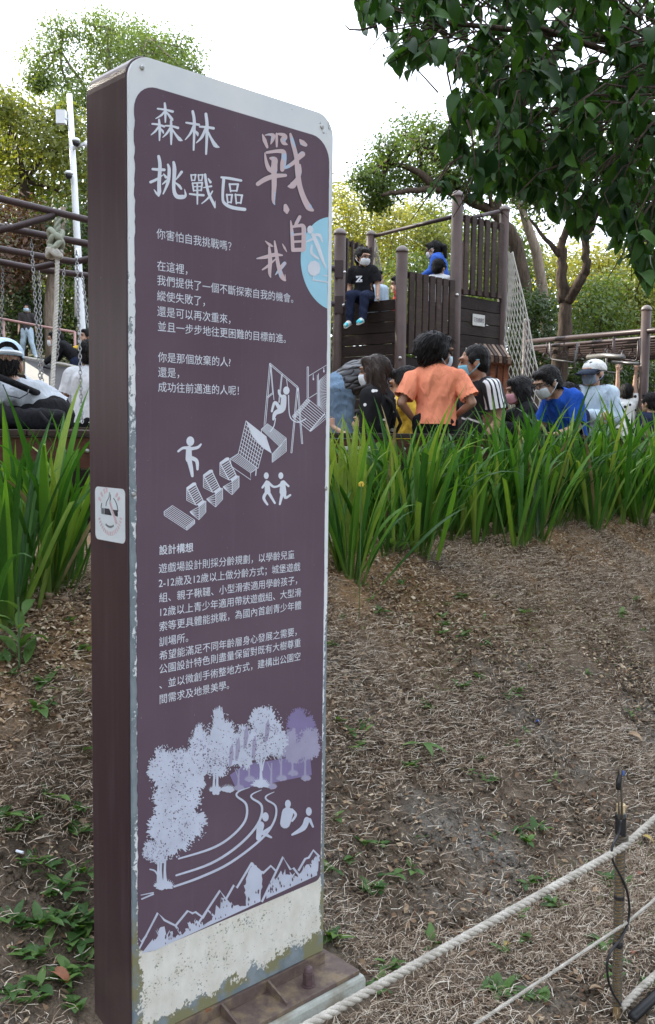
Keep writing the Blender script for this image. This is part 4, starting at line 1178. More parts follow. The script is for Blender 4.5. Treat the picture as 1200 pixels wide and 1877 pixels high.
M['rope_white'] = (lambda t: (t.bump(t.noise(t.coord(), 120, 3), .5, .004), t.done(t.mix(t.noise(t.coord(), 30, 4), (.36, .34, .30), (.60, .58, .53)), .9, 0, .2))[1])(NT('weathered_white_rope'))
M['rope_net'] = paint('net_rope', (.36, .345, .30), .85, .15, 20, .1)
M['rope_green'] = paint('greenish_rope', (.30, .32, .25), .9, .2, 30, .3)

tw = thing('play_tower', gp(780, 11.2), 'brown timber climbing tower with round capped posts and slatted rails', 'climbing tower')
YA, YB, YC, YD, YE = 11.3, 10.7, 11.3, 11.95, 13.4
A = post(tw, 623, 418, YA, .070); B = post(tw, 737, 450, YB, .064); Cc = post(tw, 839, 349, YC, .067); Dd = post(tw, 925, 376, YD, .060); Ee = post(tw, 680, 422, YE, .062)
F_ = np.array([Dd[0] - .2, Dd[1] + 2.3, 0.0])
def wall(a, b, z0, z1, h, off=.03, thick=.04, mat='plank', inset=.06, name='plank'):
    d = b - a; L = np.linalg.norm(d); d = d / L; nrm = np.array([d[1], -d[0], 0.0])
    if nrm[1] > 0: nrm = -nrm
    n = max(1, int(round((z1 - z0) / h))); hh = (z1 - z0) / n
    for i in range(n):
        j = random.uniform(-.004, .004)
        mb = MB(); c = (a + b) / 2 + nrm * (j) + np.array([0, 0, z0 + hh * (i + .5)])
        mb.box(c, L - 2 * inset, thick, hh - .007, (d, nrm, np.array([0, 0, 1.])))
        obj(name, mb, M[mat], tw, bevel=.004)
def rail(a, b, z0a, z1a, z0b, z1b, n, wslat, inset=.06):
    d = b - a; L = np.linalg.norm(d); d = d / L
    for za, zb in ((z0a, z0b), (z1a, z1b)):
        mb = MB().beam(a + d * inset + (0, 0, za), b - d * inset + (0, 0, zb), .05, .06); obj('rail', mb, M['slat'], tw, bevel=.004)
    nr = np.array([d[1], -d[0], 0]); nr = -nr if nr[1] > 0 else nr
    for i in range(n):
        f = (i + .5) / n; p = a + d * (inset + (L - 2 * inset) * f) + nr * .045
        za = z0a + (z0b - z0a) * f; zb = z1a + (z1b - z1a) * f
        mb = MB().box(p + (0, 0, (za + zb) / 2), wslat, .025, zb - za + .07, (d, nr, np.array([0, 0, 1.]))); obj('slat', mb, M['slat'], tw, bevel=.003)
WALL_Z = top_z(553, 690, 11.0)
wall(A, B, .62, WALL_Z, .125)
zb0, zb1 = top_z(641, 740, YB), top_z(503, 740, YB); zc0, zc1 = top_z(657, 835, YC), top_z(522, 835, YC)
rail(B, Cc, zb0, zb1, zc0, zc1, 7, .085)
wall(B, Cc, .62, min(zb0, zc0) - .03, .125)
zc2, zc3 = top_z(533, 842, YC), top_z(398, 842, YC); zd2, zd3 = top_z(544, 921, YD), top_z(418, 921, YD)
rail(Cc, Dd, zc2, zc3, zd2, zd3, 6, .085)
wall(Cc, Dd, .62, min(zc2, zd2) - .04, .155)
# back rail A-E and floor
rail(A, Ee, WALL_Z + .06, top_z(455, 640, 11.8), WALL_Z + .06, top_z(462, 678, YE), 6, .09)
FLOOR_Z = top_z(598, 770, 11.9)
cen = [A + (.05, .1, 0), B + (0, .1, 0), Cc + (-.05, .1, 0), Dd + (-.1, .1, 0), F_, Ee + (.05, 0, 0)]
for i in range(9):
    f0, f1 = i / 9, (i + 1) / 9
    l0 = A + (Ee - A) * f0; l1 = A + (Ee - A) * (f1 - .012); r0_ = Dd + (F_ - Dd) * f0; r1_ = Dd + (F_ - Dd) * (f1 - .012)
    if i < 3:
        pass
    mb = MB().hexa([q + np.array([0, 0, FLOOR_Z - .05]) + (0, .1, 0) for q in (l0, r0_, r1_, l1)] + [q + np.array([0, 0, FLOOR_Z]) + (0, .1, 0) for q in (l0, r0_, r1_, l1)])
    obj('floor_board', mb, M['plank'], tw)
mb = MB(); mb.tube([F_ + (0, 0, .4), F_ + (0, 0, 4.4)], .06, 14); obj('post', mb, M['brown_pole'], tw, smooth=True)
mb = MB(); mb.tube([P(684, 433, YE), P(760, 414, 12.6), P(836, 396, YC)], .026, 8); obj('crossbar', mb, M['brown_dark'], tw, smooth=True)
mb = MB(); mb.tube([P(842, 404, YC), P(922, 386, YD)], .024, 8); obj('crossbar', mb, M['brown_dark'], tw, smooth=True)
for (px, py, Y) in ((631, 501, YA), (629, 561, YA), (623, 793, YA), (732, 657, YB), (836, 542, YC), (734, 800, YB)):
    p = P(px, py, Y) ; mb = MB(); mb.ell(p + (0, -.07, 0), .02, .014, .02); obj('bolt_head', mb, M['steel'], tw, smooth=True)
for z in (495, 560):
    p = P(612, z, YA); mb = MB(); mb.tube([P(606, z - 4, YA - .02), P(619, z, YA - .02)], .032, 8); mb.box(P(621, z, YA) + (0, -.05, 0), .10, .05, .2); obj('bracket', mb, M['brown_dark'], tw)
# notice on the planks
d = Dd - Cc; d /= np.linalg.norm(d); nn = np.array([d[1], -d[0], 0])
pc = Pv(877, 587, Cc + nn * .028, nn)
mb = MB().box(pc, .235, .010, .135, (d, nn, np.array([0, 0, 1.])))
M['notice'] = paint('notice_plate', (.50, .50, .47), .45, .12, 20, .02)
nt_ = obj('notice_plate', mb, M['notice'], tw)
_fc2 = bpy.data.curves.new('f', 'FONT'); _fc2.body = '玩完請歸位'; _fc2.offset = .012
_fo2 = bpy.data.objects.new('f', _fc2); C.objects.link(_fo2); bpy.context.view_layer.update()
_me = bpy.data.meshes.new_from_object(_fo2.evaluated_get(bpy.context.evaluated_depsgraph_get()))
V = np.array([v_.co[:] for v_ in _me.vertices]); Fc = [tuple(p.vertices) for p in _me.polygons]
bpy.data.objects.remove(_fo2)
mb = MB(); mb.add([pc + nn * .0062 + d * ((v_[0] - 2.5) * .042) + np.array([0, 0, (v_[1] - .38) * .062]) for v_ in V], Fc)
obj('notice_text', mb, M['print_shadow'], nt_)

# rope net hanging from the tower
def net(name, label, TL, TR, BR, BL, nu, nv, r):
    TL, TR, BR, BL = map(lambda q: np.asarray(q, float), (TL, TR, BR, BL))
    def at(u, v):
        p = (TL * (1 - u) + TR * u) * (1 - v) + (BL * (1 - u) + BR * u) * v
        return p + np.array([0, .10, 0]) * math.sin(v * math.pi) * u + np.array([.012 * math.sin(9 * v + 5 * u), 0, -.03 * math.sin(u * math.pi)])
    t = thing(name, BL, label, 'climbing net')
    mb = MB()
    for k in range(-nv, nu + nv):
        for sgn in (1, -1):
            pts = []
            for j in range(nv + 1):
                u = (k + sgn * j * .5 + (nv * .5 if sgn < 0 else 0) * 0 + (0 if sgn > 0 else nv * .5)) / nu
                if -1e-6 <= u <= 1 + 1e-6: pts.append(at(min(max(u, 0), 1), j / nv))
            if len(pts) > 1: mb.tube(pts, r, 4, cap=False)
    obj('mesh_rope', mb, M['rope_net'], t)
    mb = MB(); mb.tube([at(1, j / 30) for j in range(31)], r * 1.7, 6); mb.tube([at(j / 12, 0) for j in range(13)], r * 1.7, 6); obj('border_rope', mb, M['rope_net'], t, smooth=True)
    return t
net('rope_net', 'white diamond mesh rope net sloping down beside the tower', P(931, 462, 11.8), P(941, 462, 11.8), P(1016, 790, 10.6), P(920, 790, 11.5), 8, 24, .0052)
net('rope_net', 'narrow rope net hanging behind the seated boy', P(686, 438, 13.2), P(690, 438, 13.2), P(713, 620, 13.0), P(672, 620, 13.6), 5, 16, .005)

# slatted little roof on red brown legs
M['hut_slat'] = plankmat('worn_skylit_slat', (.11, .07, .05), (.24, .17, .125))  # lighter slats carry the sky's reflection on their edges as colour
hut = thing('wooden_play_hut', gp(893, 10.2), 'small red brown play hut with a slatted roof before the tower', 'play hut')
for i in range(7):
    f = i / 6; a = P(868 + 46 * f, 637 + 4 * f, 10.35); b = P(886 + 47 * f, 652 + 5 * f, 9.9)
    ridge = P(872 + 46 * f, 632 + 3 * f, 10.5)
    mb = MB().beam(ridge, b, .030, .035); mb.beam(b, b - np.array([0, 0, .06]), .030, .03, up=(0, 1, 0)); obj('roof_slat', mb, M['hut_slat'] if i % 2 == 0 else M['slat'], hut, bevel=.004)
mb = MB().beam(P(876, 660, 9.95), P(936, 666, 9.95), .05, .06); mb.beam(P(868, 645, 10.4), P(920, 648, 10.4), .05, .06); obj('roof_beam', mb, M['redwood'], hut, bevel=.004)
for px in (884, 903, 916, 927):
    a = P(px, 668, 10.0); mb = MB().box((a[0], a[1], (a[2] + .6) / 2), .055, .055, a[2] - .6); obj('leg', mb, M['redwood'], hut, bevel=.004)
for k in range(3):
    mb = MB().beam(P(882, 690 + 30 * k, 10.05), P(930, 693 + 30 * k, 10.05), .03, .05); obj('crosspiece', mb, M['redwood'], hut, bevel=.003)

M['dull_steel'] = paint('dull_steel', (.14, .135, .13), .45, .2, 20, .04, .5)
# monkey bars on the right
mk = thing('monkey_bars', gp(1150, 12), 'long brown overhead bar frame with hanging handles at right', 'monkey bars')
YN, YF = 12.0, 14.2
nb = post(mk, 1185, 559, YN, .060); fb = post(mk, 965, 583, YF, .050)
nb2 = post(mk, 1228, 572, YN + 3.2, .055); fb2 = post(mk, 1040, 606, YF + 3.4, .050)
zt = top_z(607, 1182, YN)
for k in range(11):
    f = k / 10; a = nb + (nb2 - nb) * f + (0, 0, zt - .05 * (k > 0)); b = fb + (fb2 - fb) * f + (0, 0, zt - .05 * (k > 0) + .06)
    e = a + (a - b) * .5
    mb = MB(); mb.tube([e, a, b], .036 if k in (0, 10) else .027, 9); obj('bar', mb, M['brown_dark'], mk, smooth=True)
def handle(parent, a, b, drop, r=.013, mat='dull_steel', name='handle'):
    a = np.asarray(a, float); b = np.asarray(b, float); dz = np.array([0, 0, drop]); ca = (b - a) * .12
    mb = MB(); mb.tube([a, a - dz * .8, a - dz * .94 + ca * .3, a - dz + ca, b - dz - ca, b - dz * .94 - ca * .3, b - dz * .8, b], r, 8)
    obj(name, mb, M[mat], parent, smooth=True)
handle(mk, P(1008, 622, 13.7), P(1057, 628, 13.3), .28); handle(mk, P(1126, 616, 12.5), P(1170, 620, 12.2), .29, mat='brown_dark')
handle(mk, P(1028, 640, 14.4), P(1054, 642, 14.2), .27); handle(mk, P(1112, 640, 13.5), P(1140, 642, 13.4), .32)
for px, py in ((1002, 634), (1034, 632), (1062, 634), (1088, 632), (1116, 625), (1140, 630), (1160, 632)):
    a = P(px, py - 6, 13.4); mb = MB(); mb.tube([a, a - (0, 0, .14)], .010, 6); mb.tube([a + (.0, 0, -.14) + np.array([.045 * math.sin(t), 0, -.045 + .045 * math.cos(t)]) for t in np.linspace(0, 6.28, 13)], .010, 6); obj('hanging_ring', mb, M['brown_dark'], mk, smooth=True)
hb = P(1080, 656, 12.6), P(1140, 655, 11.6), P(1172, 668, 11.0)
mb = MB(); mb.tube([P(1078, 655, 12.8), P(1110, 652, 12.3), P(1142, 655, 11.8)], .035, 10); obj('swing_bar', mb, M['dull_steel'], mk, smooth=True)
HB_A, HB_B = P(1122, 664, 12.4), P(1172, 667, 11.9)
mb = MB(); mb.tube([HB_A, HB_B], .022, 10); obj('swing_bar', mb, M['dull_steel'], mk, smooth=True)
for q in (HB_A, HB_B):
    mb = MB(); mb.tube([q, q + (0, 0, .32)], .008, 6); obj('hanger', mb, M['brown_dark'], mk, smooth=True)

# overhead pipe frame, thick rope and chains at the left
pf = thing('pipe_frame', gp(-40, 8.4), 'brown overhead pipe frame with kinked braces at left', 'climbing frame')
YP = 8.4
for pts in ([(-90, 340, YP), (0, 364, YP), (160, 403, YP), (330, 446, YP)], [(-40, 430, YP - .1), (24, 417, YP - .1), (101, 394, YP)], [(-60, 402, YP + .6), (27, 421, YP + .5), (160, 447, YP + .5), (330, 480, YP + .5)],
            [(-60, 446, YP + 1.1), (0, 456, YP + 1.1), (98, 474, YP + 1.1), (138, 480, YP + 1.1), (190, 468, YP + 1.0)], [(-60, 468, YP + 1.4), (0, 480, YP + 1.4), (61, 492, YP + 1.4), (110, 481, YP + 1.2)], [(70, 494, YP + 1.9), (160, 505, YP + 1.9), (330, 528, YP + 1.9)]):
    mb = MB(); q = [P(*p) for p in pts]
    mb.tube(q, .030 if pts[0][2] < 9 else .032, 12); obj('pipe', mb, M['brown_dark'], pf, smooth=True)
for px, py, Y in ((99, 383, YP), (109, 385, YP), (11, 410, YP - .1), (20, 412, YP - .1), (55, 416, YP + .5)):
    mb = MB(); mb.ell(P(px, py, Y) + (0, -.01, .0), .013, .013, .013, nu=8, nv=6); obj('bolt_head', mb, M['steel'], pf, smooth=True)
for px, py, Y in ((-88, 340, YP), (328, 446, YP), (-58, 446, YP + 1.1), (328, 528, YP + 1.9)):
    p = P(px, py, Y); mb = MB(); mb.tube([(p[0], p[1], float(gz(p[0], p[1])) - .2), (p[0], p[1], p[2] + .25)], .07, 14); obj('post', mb, M['brown_pole'], pf, smooth=True)

def twisted(pts, rad, pitch, n=6, strands=3, step=None):
    pts = np.asarray(pts, float); seg = np.linalg.norm(np.diff(pts, axis=0), axis=1); S = np.concatenate([[0], np.cumsum(seg)])
    step = step or rad * .7; k = max(4, int(S[-1] / step)); s = np.linspace(0, S[-1], k)
    q = np.stack([np.interp(s, S, pts[:, i]) for i in range(3)], -1)
    for _ in range(6): q[1:-1] = (q[:-2] + 2 * q[1:-1] + q[2:]) / 4
    tg = np.gradient(q, axis=0); tg /= np.linalg.norm(tg, axis=1)[:, None]
    ref = np.array([.31, .2, .93]) if abs(tg[0][2]) < .8 else np.array([1., .1, 0])
    nr = np.cross(tg, ref); nr /= np.linalg.norm(nr, axis=1)[:, None]; bi = np.cross(tg, nr)
    mb = MB()
    for j in range(strands):
        a = 2 * math.pi * s / pitch + 2 * math.pi * j / strands
        c = q + rad * .5 * (np.cos(a)[:, None] * nr + np.sin(a)[:, None] * bi)
        mb.tube(c, rad * .56, n)
    return mb
rp = thing('climbing_rope', P(100, 400, YP), 'thick pale climbing rope with a big knot hanging from the frame', 'rope')
mb = twisted([P(105, 400, YP), P(104, 425, YP), P(102, 455, YP)], .030, .16, 7); obj('upper_rope', mb, M['rope_green'], rp, smooth=True)
mb = MB(); kc_ = P(102, 440, YP)
for k in range(3):
    a0 = k * 2.1; pts = []
    for t_ in np.linspace(0, 6.6, 26):
        pts.append(kc_ + np.array([.052 * math.cos(t_ + a0), .05 * math.sin(t_ + a0), .035 * math.sin(2 * t_ + a0) - .045 * (k - 1)]))
    mb.tube(pts, .027, 8)
obj('knot', mb, M['rope_green'], rp, smooth=True)
mb = MB(); kc2 = P(99, 464, YP)
for k in range(4):
    mb.tube([kc2 + np.array([.055 * math.cos(t_ + k), .055 * math.sin(t_ + k), .03 * math.sin(t_ * 2 + k * 1.4)]) for t_ in np.linspace(0, 6, 20)], .022, 7)
obj('bound_end', mb, M['rope_white'], rp, smooth=True)
mb = twisted([P(105, 462, YP), P(103, 560, YP - .05), P(99, 640, YP - .15), P(95, 722, YP - .3)], .021, .085, 7); obj('lower_rope', mb, M['rope_white'], rp, smooth=True)
def chain(label, a, b, link=.052, r=.0048):
    a = np.asarray(a, float); b = np.asarray(b, float); L = np.linalg.norm(b - a); d = (b - a) / L
    sd = np.cross(d, (0, 1, 0)); sd /= np.linalg.norm(sd); fd = np.cross(sd, d)
    t = thing('hanging_chain', a, label, 'chain', 'chains hanging from the pipe frame'); mb = MB(); n = int(L / (link * .72))
    for i in range(n):
        c = a + d * (i + .5) * L / n; w = sd if i % 2 else fd
        w = w * math.cos(.5) + (fd if i % 2 else -sd) * math.sin(.5)
        lp = [c + d * (math.cos(t_) * link * .5) + w * (math.sin(t_) * link * .26) for t_ in np.linspace(0, 2 * math.pi, 9)[:-1]]
        for j in range(8): mb.tube([lp[j], lp[(j + 1) % 8]], r, 4, cap=False)
    obj('links', mb, M['chain'], t); return t
for px0, py0, Y0, px1, py1, Y1, lab in ((5, 480, 9.8, 2, 640, 9.8, 'chain at the far left edge of the pipe frame'), (57, 440, 8.9, 75, 722, 8.7, 'long chain left of the thick rope'), (71, 497, 9.8, 77, 700, 9.6, 'second chain just left of the thick rope'),
        (117, 492, 9.8, 104, 660, 9.7, 'chain hanging right behind the thick rope'), (140, 460, 9.0, 150, 775, 8.5, 'long chain in front of the white lamp post'), (150, 500, 10.2, 161, 600, 10.1, 'short chain next to the sign edge')):
    chain(lab, P(px0, py0, Y0), P(px1, py1, Y1))

# white lamp post with ball cameras
lp_ = thing('lamp_post', gp(146, 15), 'tall white lamp post with two black ball cameras', 'lamp post')
a = P(127, 172, 15); b = P(152, 640, 15)
mb = MB(); mb.tube([(b[0] + .01, b[1], float(gz(b[0], b[1])) - .2), b, (a + b) / 2, a], [.062, .06, .052, .042], 14); obj('pole', mb, M['white_pole'], lp_, smooth=True)
for px, py in ((139, 262), (126, 322)):
    c = P(px, py, 14.85); mb = MB(); mb.ell(c, .055, .055, .055); obj('camera_ball', mb, M['black_plastic'], lp_, smooth=True)
    mb = MB(); mb.lathe(c + (0, 0, .02), [(.062, 0), (.062, .03), (.04, .05), (.01, .055)], 14); obj('camera_hood', mb, M['white_pole'], lp_, smooth=True)
mb = MB(); mb.beam(P(134, 272, 14.95), P(158, 262, 14.9), .04, .04); obj('bracket', mb, M['white_pole'], lp_)
mb = MB(); mb.ell(P(158, 264, 14.9), .045, .045, .05); obj('spotlight', mb, M['white_pole'], lp_, smooth=True)
mb = MB(); mb.box(P(112, 215, 15), .14, .1, .2); mb.tube([P(115, 220, 15), P(130, 216, 15)], .015, 6); obj('floodlight', mb, M['white_pole'], lp_)
mb = MB(); mb.tube([P(141, 455, 14.93), P(139, 580, 14.93)], .028, 8); obj('conduit', mb, M['white_pole'], lp_, smooth=True)

# handrail on the slope and grey climbing ramp
M['pinkrail'] = paint('faded_red_rail', (.42, .24, .22), .5, .15, 6, .03)
hr = thing('handrail', gp(5, 14.6), 'thin faded red handrail crossing the slope behind the chains', 'handrail')
mb = MB(); mb.tube([P(-60, 572, 14.9), P(6, 585, 14.6), P(80, 599, 14.2), P(137, 609, 13.9)], .019, 8); obj('top_rail', mb, M['pinkrail'], hr, smooth=True)
for px, py, Y in ((6, 585, 14.6), (137, 609, 13.9)):
    q = P(px, py, Y); mb = MB(); mb.tube([q, (q[0], q[1], float(gz(q[0], q[1])) - .1)], .019, 8); obj('rail_post', mb, M['pinkrail'], hr, smooth=True)
M['ramp'] = paint('grey_rubber_ramp', (.075, .07, .072), .6, .15, 6, .1)
M['beige'] = paint('beige_panel', (.62, .54, .42), .5, .06, 6, .03)
rm = thing('climbing_ramp', gp(100, 11.6), 'dark grey climbing ramp with white edge ropes behind the chains', 'climbing ramp')
tl, tr_, br_, bl_ = P(44, 656, 12.8), P(205, 690, 12.2), P(210, 800, 11.2), P(30, 800, 11.2)
mb = MB(); back = np.array([0, .9, -.1])
mb.hexa([bl_, br_, br_ + back, bl_ + back, tl, tr_, tr_ + back, tl + back]); obj('ramp_surface', mb, M['ramp'], rm, bevel=.03)
mb = MB().hexa([P(46, 800, 11.15), P(92, 800, 11.15), P(92, 800, 11.25), P(46, 800, 11.25), P(46, 663, 12.2), P(89, 690, 12.0), P(89, 690, 12.1), P(46, 663, 12.3)]); obj('side_panel', mb, M['beige'], rm)
mb = twisted([P(44, 655, 12.75), P(120, 668, 12.45), P(205, 688, 12.15)], .018, .07); obj('edge_rope', mb, M['rope_white'], rm, smooth=True)
mb = MB(); mb.tube([P(80, 665, 12.5), P(80, 672, 12.4), P(95, 676, 12.4), P(95, 668, 12.5)], .02, 7); obj('hand_hold', mb, M['black_plastic'], rm, smooth=True)

# timber ledge behind the irises, one board over two dark ones that paint in the shaded gap, with a deck behind its left end
lg = thing('timber_ledge', UV(0, 4.2, .65), 'long dark timber ledge with bolted boards behind the irises', 'ledge')
zl = 1.59
zv = np.array([0, 0, 1.])
u = -1.6
i = 0
while u < 9.2:
    L = 1.18
    for k in range(3):
        mb = MB().box(UV(u + L / 2, 4.12, zl - .035 - .075 - k * .155), L - .012, .04, .147, (E1, E2, zv)); o = obj('board', mb, M['ledgewood'] if k == 0 else M['plank'], lg, bevel=.004)  # lower two boards coloured dark to stand for the shaded gap
        if k == 0:
            for s_ in (-.4, -.28, .28, .4):
                mb = MB(); mb.lathe(UV(u + L / 2 + s_, 4.10, zl - .10), [(.012, 0), (.012, .004), (.008, .009), (.001, .010)], 10, -E2); obj('bolt', mb, M['steel'], o, smooth=True)
    mb = MB().box(UV(u + L / 2, 4.20, zl - .016), L - .008, .24, .03, (E1, E2, zv)); obj('top_board', mb, M['slat'], lg, bevel=.004)
    mb = MB().box(UV(u + .02, 4.185, .65 + (zl - .65 - .04) / 2), .09, .085, zl - .65 - .04, (E1, E2, zv)); obj('ledge_post', mb, M['ledgewood'], lg)
    u += L; i += 1
M['deckblue'] = paint('pale_lit_deck', (.40, .42, .46), .45, .15, 8, .05)  # light on the deck top, painted as a pale blue front board
dk = thing('play_deck', UV(.6, 5.2, .65), 'low play deck behind the ledge where people sit', 'deck')
for k in range(9):
    mb = MB().box(UV(.75, 4.40 + k * .145, zl - .02), 4.9, .137, .035, (E1, E2, zv)); obj('deck_board', mb, M['slat'] if k else M['deckblue'], dk, bevel=.003)
for su in (-1.4, .7, 2.9):
    for sv in (4.45, 5.5): mb = MB().box(UV(su, sv, 1.1), .1, .1, .93, (E1, E2, zv)); obj('deck_post', mb, M['slat'], dk)
# far bench for the seated man in white
bn = thing('bench', gp(150, 9.7), 'timber block seat under the man in white', 'bench')
q = P(150, 783, 9.7)
mb = MB().box((q[0], q[1], q[2] - .03), 1.1, .5, .06); obj('seat', mb, M['slat'], bn, bevel=.01)
for s_ in (-.4, .4): mb = MB().box((q[0] + s_, q[1], (q[2] - .06 + .6) / 2), .08, .4, q[2] - .06 - .6); obj('leg', mb, M['slat'], bn)

# pale box planter half hidden by the irises
M['box_white'] = paint('pale_green_white_paint', (.55, .60, .54), .5, .08, 6, .03)
bx = thing('storage_box', UV(1.9, 3.98, .95), 'pale greenish white box among the irises right of the sign', 'box')
q0 = P(640, 822, 5.72); 
mb = MB().box(q0 + np.array([0, .12, -.13]), .27, .24, .24, (E1, E2, zv)); obj('box_body', mb, M['box_white'], bx, bevel=.006)
mb = MB().box(q0 + np.array([0, .12, .0]), .29, .26, .025, (E1, E2, zv)); obj('lid', mb, M['box_white'], bx, bevel=.006)

# ================================================================== PEOPLE
def capsule(mb, a, b, ra, rb, side=None, flat=1.0, n=10):
    a = np.asarray(a, float); b = np.asarray(b, float)
    ax = b - a; L = np.linalg.norm(ax); ax = ax / L if L > 1e-6 else np.array([0, 0, 1.])
    sd = np.asarray(side, float) if side is not None else (np.array([1., 0, 0]) if abs(ax[0]) < .9 else np.array([0, 1., 0]))
    sd = sd - ax * (sd @ ax); sd /= np.linalg.norm(sd); dp = np.cross(ax, sd)
    rows = []
    for t in (-80, -50, -20): rows.append((a + ax * ra * math.sin(R(t)) * min(1, flat + .2), ra * math.cos(R(t))))
    k = max(2, int(L / max(ra, rb)) + 1)
    for i in range(k + 1): rows.append((a + (b - a) * i / k, ra + (rb - ra) * i / k))
    for t in (20, 50, 80): rows.append((b + ax * rb * math.sin(R(t)) * min(1, flat + .2), rb * math.cos(R(t))))
    mb.lathe_rows(rows, sd, dp * flat, n) if False else None
    ang = np.arange(n) * 2 * math.pi / n
    V = np.concatenate([c + r * (np.cos(ang)[:, None] * sd + np.sin(ang)[:, None] * dp * flat) for c, r in rows]); m = len(rows)
    F = [(i * n + (j + 1) % n, i * n + j, (i + 1) * n + j, (i + 1) * n + (j + 1) % n) for i in range(m - 1) for j in range(n)]
    F = [f[::-1] for f in F]
    F.append(tuple(range(n - 1, -1, -1))); F.append(tuple((m - 1) * n + j for j in range(n)))
    mb.add(V, F)

_tmp_id = [0]
def remesh(mb, voxel, smooth=4, wr=0.0, wscale=9.0, cuts=(), seed=0.0, fold=(1, 1, .5)):
    """fuse overlapping closed shapes into one continuous skin; returns mesh"""
    me = bpy.data.meshes.new('t'); me.from_pydata(mb.verts().tolist(), [], mb.f)
    o = bpy.data.objects.new('t', me); C.objects.link(o)
    md = o.modifiers.new('r', 'REMESH'); md.mode = 'VOXEL'; md.voxel_size = voxel
    if smooth:
        ms = o.modifiers.new('s', 'SMOOTH'); ms.factor = .5; ms.iterations = smooth
    bpy.context.view_layer.update()
    ev = bpy.data.meshes.new_from_object(o.evaluated_get(bpy.context.evaluated_depsgraph_get()))
    bpy.data.objects.remove(o); bpy.data.meshes.remove(me)
    n = len(ev.vertices)
    V = np.empty(n * 3, np.float32); ev.vertices.foreach_get('co', V); V = V.reshape(-1, 3).astype(float)
    N = np.empty(n * 3, np.float32); ev.vertices.foreach_get('normal', N); N = N.reshape(-1, 3)
    nl = len(ev.loops); LI = np.empty(nl, np.int32); ev.loops.foreach_get('vertex_index', LI); q = LI.reshape(-1, 4)
    if wr:
        d = np.array([mnoise.noise(Vector((v[0] * wscale * fold[0] + seed, v[1] * wscale * fold[1], v[2] * wscale * fold[2] + .8 * v[0] * wscale))) for v in V])
        d = 1 - 2 * np.abs(d)      # ridged folds
        V = V + N * (d * wr)[:, None]
    if cuts:
        cen = V[q].mean(1); keep = np.ones(len(q), bool)
        for p, nn, rad in cuts:
            p = np.asarray(p); nn = np.asarray(nn, float); nn = nn / np.linalg.norm(nn)
            rel = cen - p; h = rel @ nn; rr = np.linalg.norm(rel - h[:, None] * nn, axis=1)
            keep &= ~((h > 0) & (rr < rad))
        q = q[keep]
    bpy.data.meshes.remove(ev)
    used = np.unique(q); mp = -np.ones(n, int); mp[used] = np.arange(len(used))
    return V[used], mp[q]

def build_skin(name, mb, voxel, mat, parent, **kw):
    V, q = remesh(mb, voxel, **kw)
    me = big_mesh(name, V, q, mat, smooth=True)
    return obj(name, me, None, parent)

def std_joints():
    J = dict(head=(0, -.012, .925), neck=(0, .008, .85), chest=(0, .012, .735), waist=(0, .006, .62), pelvis=(0, .008, .535))
    for s, n in ((-1, 'a'), (1, 'b')):
        J['sh' + n] = (s * .106, .012, .80); J['el' + n] = (s * .128, .02, .64); J['wr' + n] = (s * .128, -.02, .495)
        J['hip' + n] = (s * .05, .005, .515); J['kn' + n] = (s * .055, -.008, .28); J['an' + n] = (s * .055, .018, .045); J['toe' + n] = (s * .068, -.085, .02)
    return {k: np.array(v, float) for k, v in J.items()}

def rotm(yaw=0, pitch=0, roll=0):
    return np.array(Matrix.Rotation(yaw, 3, 'Z') @ Matrix.Rotation(pitch, 3, 'X') @ Matrix.Rotation(roll, 3, 'Y'))

